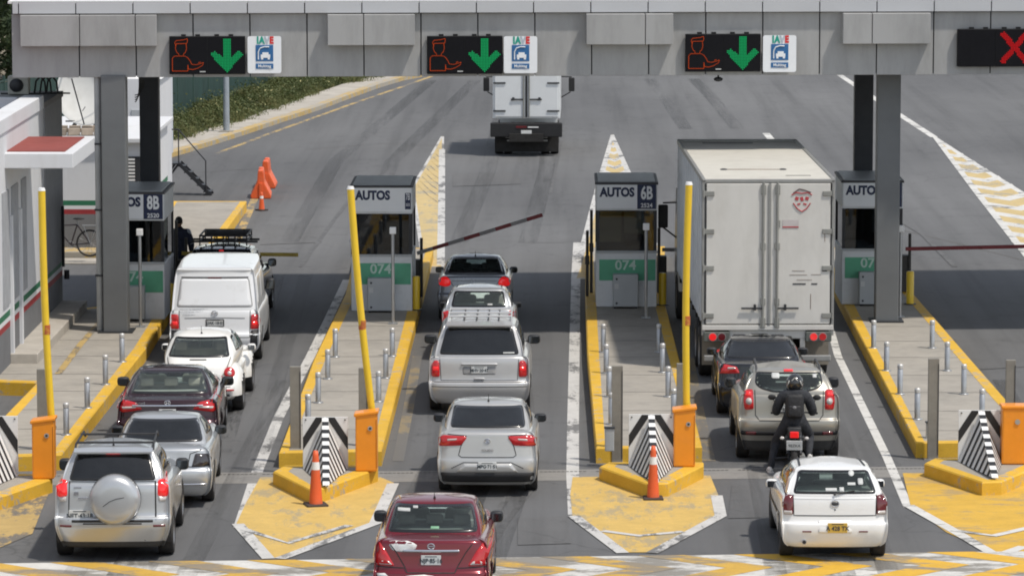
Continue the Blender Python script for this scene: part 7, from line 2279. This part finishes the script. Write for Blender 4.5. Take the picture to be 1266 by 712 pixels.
m = MB(); m.cyl((.12, .3, .28), (.34, .3, .26), .018, None, DARKM, 8); m.cyl((-.12, .3, .28), (-.32, .3, .26), .018, None, DARKM, 8); m.cyl((.10, 0, .30), (.16, 0, .30), .06, None, TRAL, 12); m.build('footrest', mc)
m = MB(); m.tube([(-.37, .84, .975), (-.20, .95, .97), (.20, .95, .97), (.37, .84, .975)], .014, DARKM, 8); m.cyl((-.40, .82, .975), (-.25, .92, .97), .02, None, BPL, 8); m.cyl((.40, .82, .975), (.25, .92, .97), .02, None, BPL, 8); m.build('handlebar', mc)
for s in (-1, 1):
    m = MB(); m.cyl((s * .30, .90, .97), (s * .36, .92, 1.20), .008, None, BPL, 6); m.ell((s * .39, .97, 1.23), (.075, .02, .05), BPL, 14); m.build('wing_mirror', mc)
m = MB(); m.ell((0, 1.22, .90), (.10, .10, .10), MT['lamp_clear'], 14); m.build('headlamp', mc)

rd_ = thing('person', 'motorcyclist in black clothes with a backpack and helmet, left foot on the road', 'person', (mx, ry, 0), R(-3))
HC = (-.02, .42, 1.52)
#  body: pelvis, spine, neck, limbs in one surface
J_ = dict(pel=(0, .30, .92), sp1=(0, .34, 1.06), sp2=(0, .39, 1.22), ch=(0, .42, 1.33), nk=(0, .44, 1.43), hd=(0, .46, 1.50),
          ls=(-.20, .42, 1.36), le=(-.32, .44, 1.07), lw=(-.30, .74, .99), rs=(.20, .42, 1.36), re=(.32, .44, 1.07), rw=(.30, .74, .99),
          lh=(-.11, .30, .90), lk=(-.32, .52, .52), la=(-.40, .30, .10), lt=(-.42, .44, .05), rh=(.11, .30, .90), rk=(.27, .62, .62), ra=(.25, .32, .32), rt=(.27, .48, .28))
names = list(J_); idx = {n: i for i, n in enumerate(names)}
E_ = [('pel', 'sp1'), ('sp1', 'sp2'), ('sp2', 'ch'), ('ch', 'nk'), ('nk', 'hd'), ('ch', 'ls'), ('ls', 'le'), ('le', 'lw'), ('ch', 'rs'), ('rs', 're'), ('re', 'rw'), ('pel', 'lh'), ('lh', 'lk'), ('lk', 'la'), ('la', 'lt'), ('pel', 'rh'), ('rh', 'rk'), ('rk', 'ra'), ('ra', 'rt')]
RAD = dict(pel=(.175, .14), sp1=(.18, .13), sp2=(.20, .135), ch=(.20, .13), nk=.07, hd=.07, ls=.115, le=.088, lw=.055, rs=.115, re=.088, rw=.055, lh=.125, lk=.09, la=.06, lt=.045, rh=.125, rk=.09, ra=.06, rt=.045)
skin('body', [J_[n] for n in names], [(idx[a], idx[b]) for a, b in E_], [RAD[n] for n in names], CLOTH_D, rd_)
hand(rd_, (-.305, .77, .99), (-.1, .9, -.05), (0, -.1, 1), 1, CLOTH_D, 'gloved_hand'); hand(rd_, (.305, .77, .99), (.1, .9, -.05), (0, -.1, 1), -1, CLOTH_D, 'gloved_hand')
HELM = M('helmet_black', (.02, .02, .022), .18, coat=.8); HELW = M('helmet_graphic', (.42, .42, .40), .3)
m = MB(); m.ell((0, .47, 1.56), (.148, .168, .155), HELM, 28); m.ell((0, .53, 1.50), (.13, .14, .12), HELM, 20); hm = m.build('helmet', rd_)
m = MB()
for s in (-1, 1):
    pts = []
    for i in range(7):
        a = R(25 + 22 * i); pts.append((s * .140 * abs(math.cos(R(20 + i * 6))) , .47 - .156 * math.sin(a) * .95, 1.50 + .022 * i))
    m.tube(pts, .010, HELW, 6)
m.tube([(-.05, .318, 1.61), (0, .325, 1.66), (.05, .318, 1.61)], .010, HELW, 6); m.build('helmet_graphic', hm)
m = MB(); m.box((0, .62, 1.53), (.19, .04, .09), BLACK, .03, None, 3); m.build('visor', hm)
BAG = M('backpack_black', (.012, .012, .014), .6, var=.4, vscale=12, bump=.6, bscale=30)
m = MB(); m.box((0, .20, 1.19), (.31, .19, .42), BAG, .07, Matrix.Rotation(R(-6), 3, 'X'), 4, True); m.box((0, .10, 1.11), (.22, .07, .20), BAG, .03, Matrix.Rotation(R(-6), 3, 'X'), 3, True)
bp_ = m.build('backpack', None, None, (mx, ry, 0), R(-3)); tag(bp_, 'black backpack worn by the motorcyclist', 'backpack')
m = MB()
for s in (-1, 1): m.tube([(s * .12, .30, 1.36), (s * .13, .42, 1.46), (s * .13, .54, 1.33)], .018, BAG, 6)
m.ell((0, .07, 1.18), (.035, .01, .03), M('badge_grey', (.18, .18, .19), .5), 10); m.build('strap', bp_)
SHOE = M('shoe_white', (.62, .60, .58), .6)
for x, y, z, rz_ in ((-.415, .38, .055, .15), (.265, .42, .285, -.1)):
    m = MB(); q = Matrix.Rotation(rz_, 3, 'Z')
    m.ell((x, y, z), (.05, .14, .05), SHOE, 16, q); m.ell((x, y - .07, z + .02), (.045, .06, .055), SHOE, 14, q); m.box((x, y, z - .035), (.095, .27, .03), SHOE, .012, q)
    m.build('shoe', rd_)

# toll attendant beside booth 8B
ga = G(222, 363, IH)
at = thing('person', 'toll attendant in a dark vest standing between booth 8B and the white van', 'person', ga, R(15))
J2 = dict(pel=(0, 0, .95), sp1=(0, .01, 1.08), sp2=(0, .0, 1.24), ch=(0, -.0, 1.36), nk=(0, .0, 1.48), hd=(0, .02, 1.55),
          ls=(-.19, 0, 1.40), le=(-.27, .03, 1.13), lw=(-.22, .20, .98), rs=(.19, 0, 1.40), re=(.28, -.02, 1.14), rw=(.30, .14, .95),
          lh=(-.10, 0, .92), lk=(-.11, .03, .50), la=(-.12, -.01, .09), lt=(-.13, .13, .04), rh=(.10, 0, .92), rk=(.11, .03, .50), ra=(.12, -.01, .09), rt=(.13, .13, .04))
names = list(J2); idx = {n: i for i, n in enumerate(names)}
skin('body', [J2[n] for n in names], [(idx[a], idx[b]) for a, b in E_], [dict(RAD, pel=(.15, .11), sp1=(.14, .10), sp2=(.155, .11), ch=(.16, .10))[n] for n in names], CLOTH_N, at)
SHIRT = M('shirt_pale', (.42, .45, .50), .8)
for s, a, b, c in ((-1, J2['ls'], J2['le'], J2['lw']), (1, J2['rs'], J2['re'], J2['rw'])):
    m = MB(); m.cyl(a, b, .093, .072, SHIRT, 14); m.ell(a, (.095, .095, .095), SHIRT, 14); m.build('sleeve', at)
    skin('forearm', [b, c], [(0, 1)], [.05, .038], SKINM, at, 1)
    hand(at, c, (Vector(c) - Vector(b)), (0, 0, 1), -s, SKINM)
m = MB(); m.ell((0, .02, 1.64), (.078, .10, .115), SKINM, 24)
m.ell((0, .12, 1.625), (.014, .02, .022), SKINM, 8)
for s in (-1, 1): m.ell((s * .078, .02, 1.63), (.014, .022, .032), SKINM, 8); m.ell((s * .03, .108, 1.65), (.012, .008, .007), BLACK, 8)
m.box((0, .112, 1.585), (.045, .008, .008), M('lips', (.20, .08, .07), .6), .003); m.build('head', at)
m = MB(); m.ell((0, .0, 1.68), (.086, .105, .098), M('hair_black', (.01, .009, .009), .7), 22); m.build('hair', at)
m = MB()
for s in (-1, 1): m.box((s * .13, .07, .05), (.10, .27, .09), BLACK, .03, None, 3)
m.build('shoe', at)
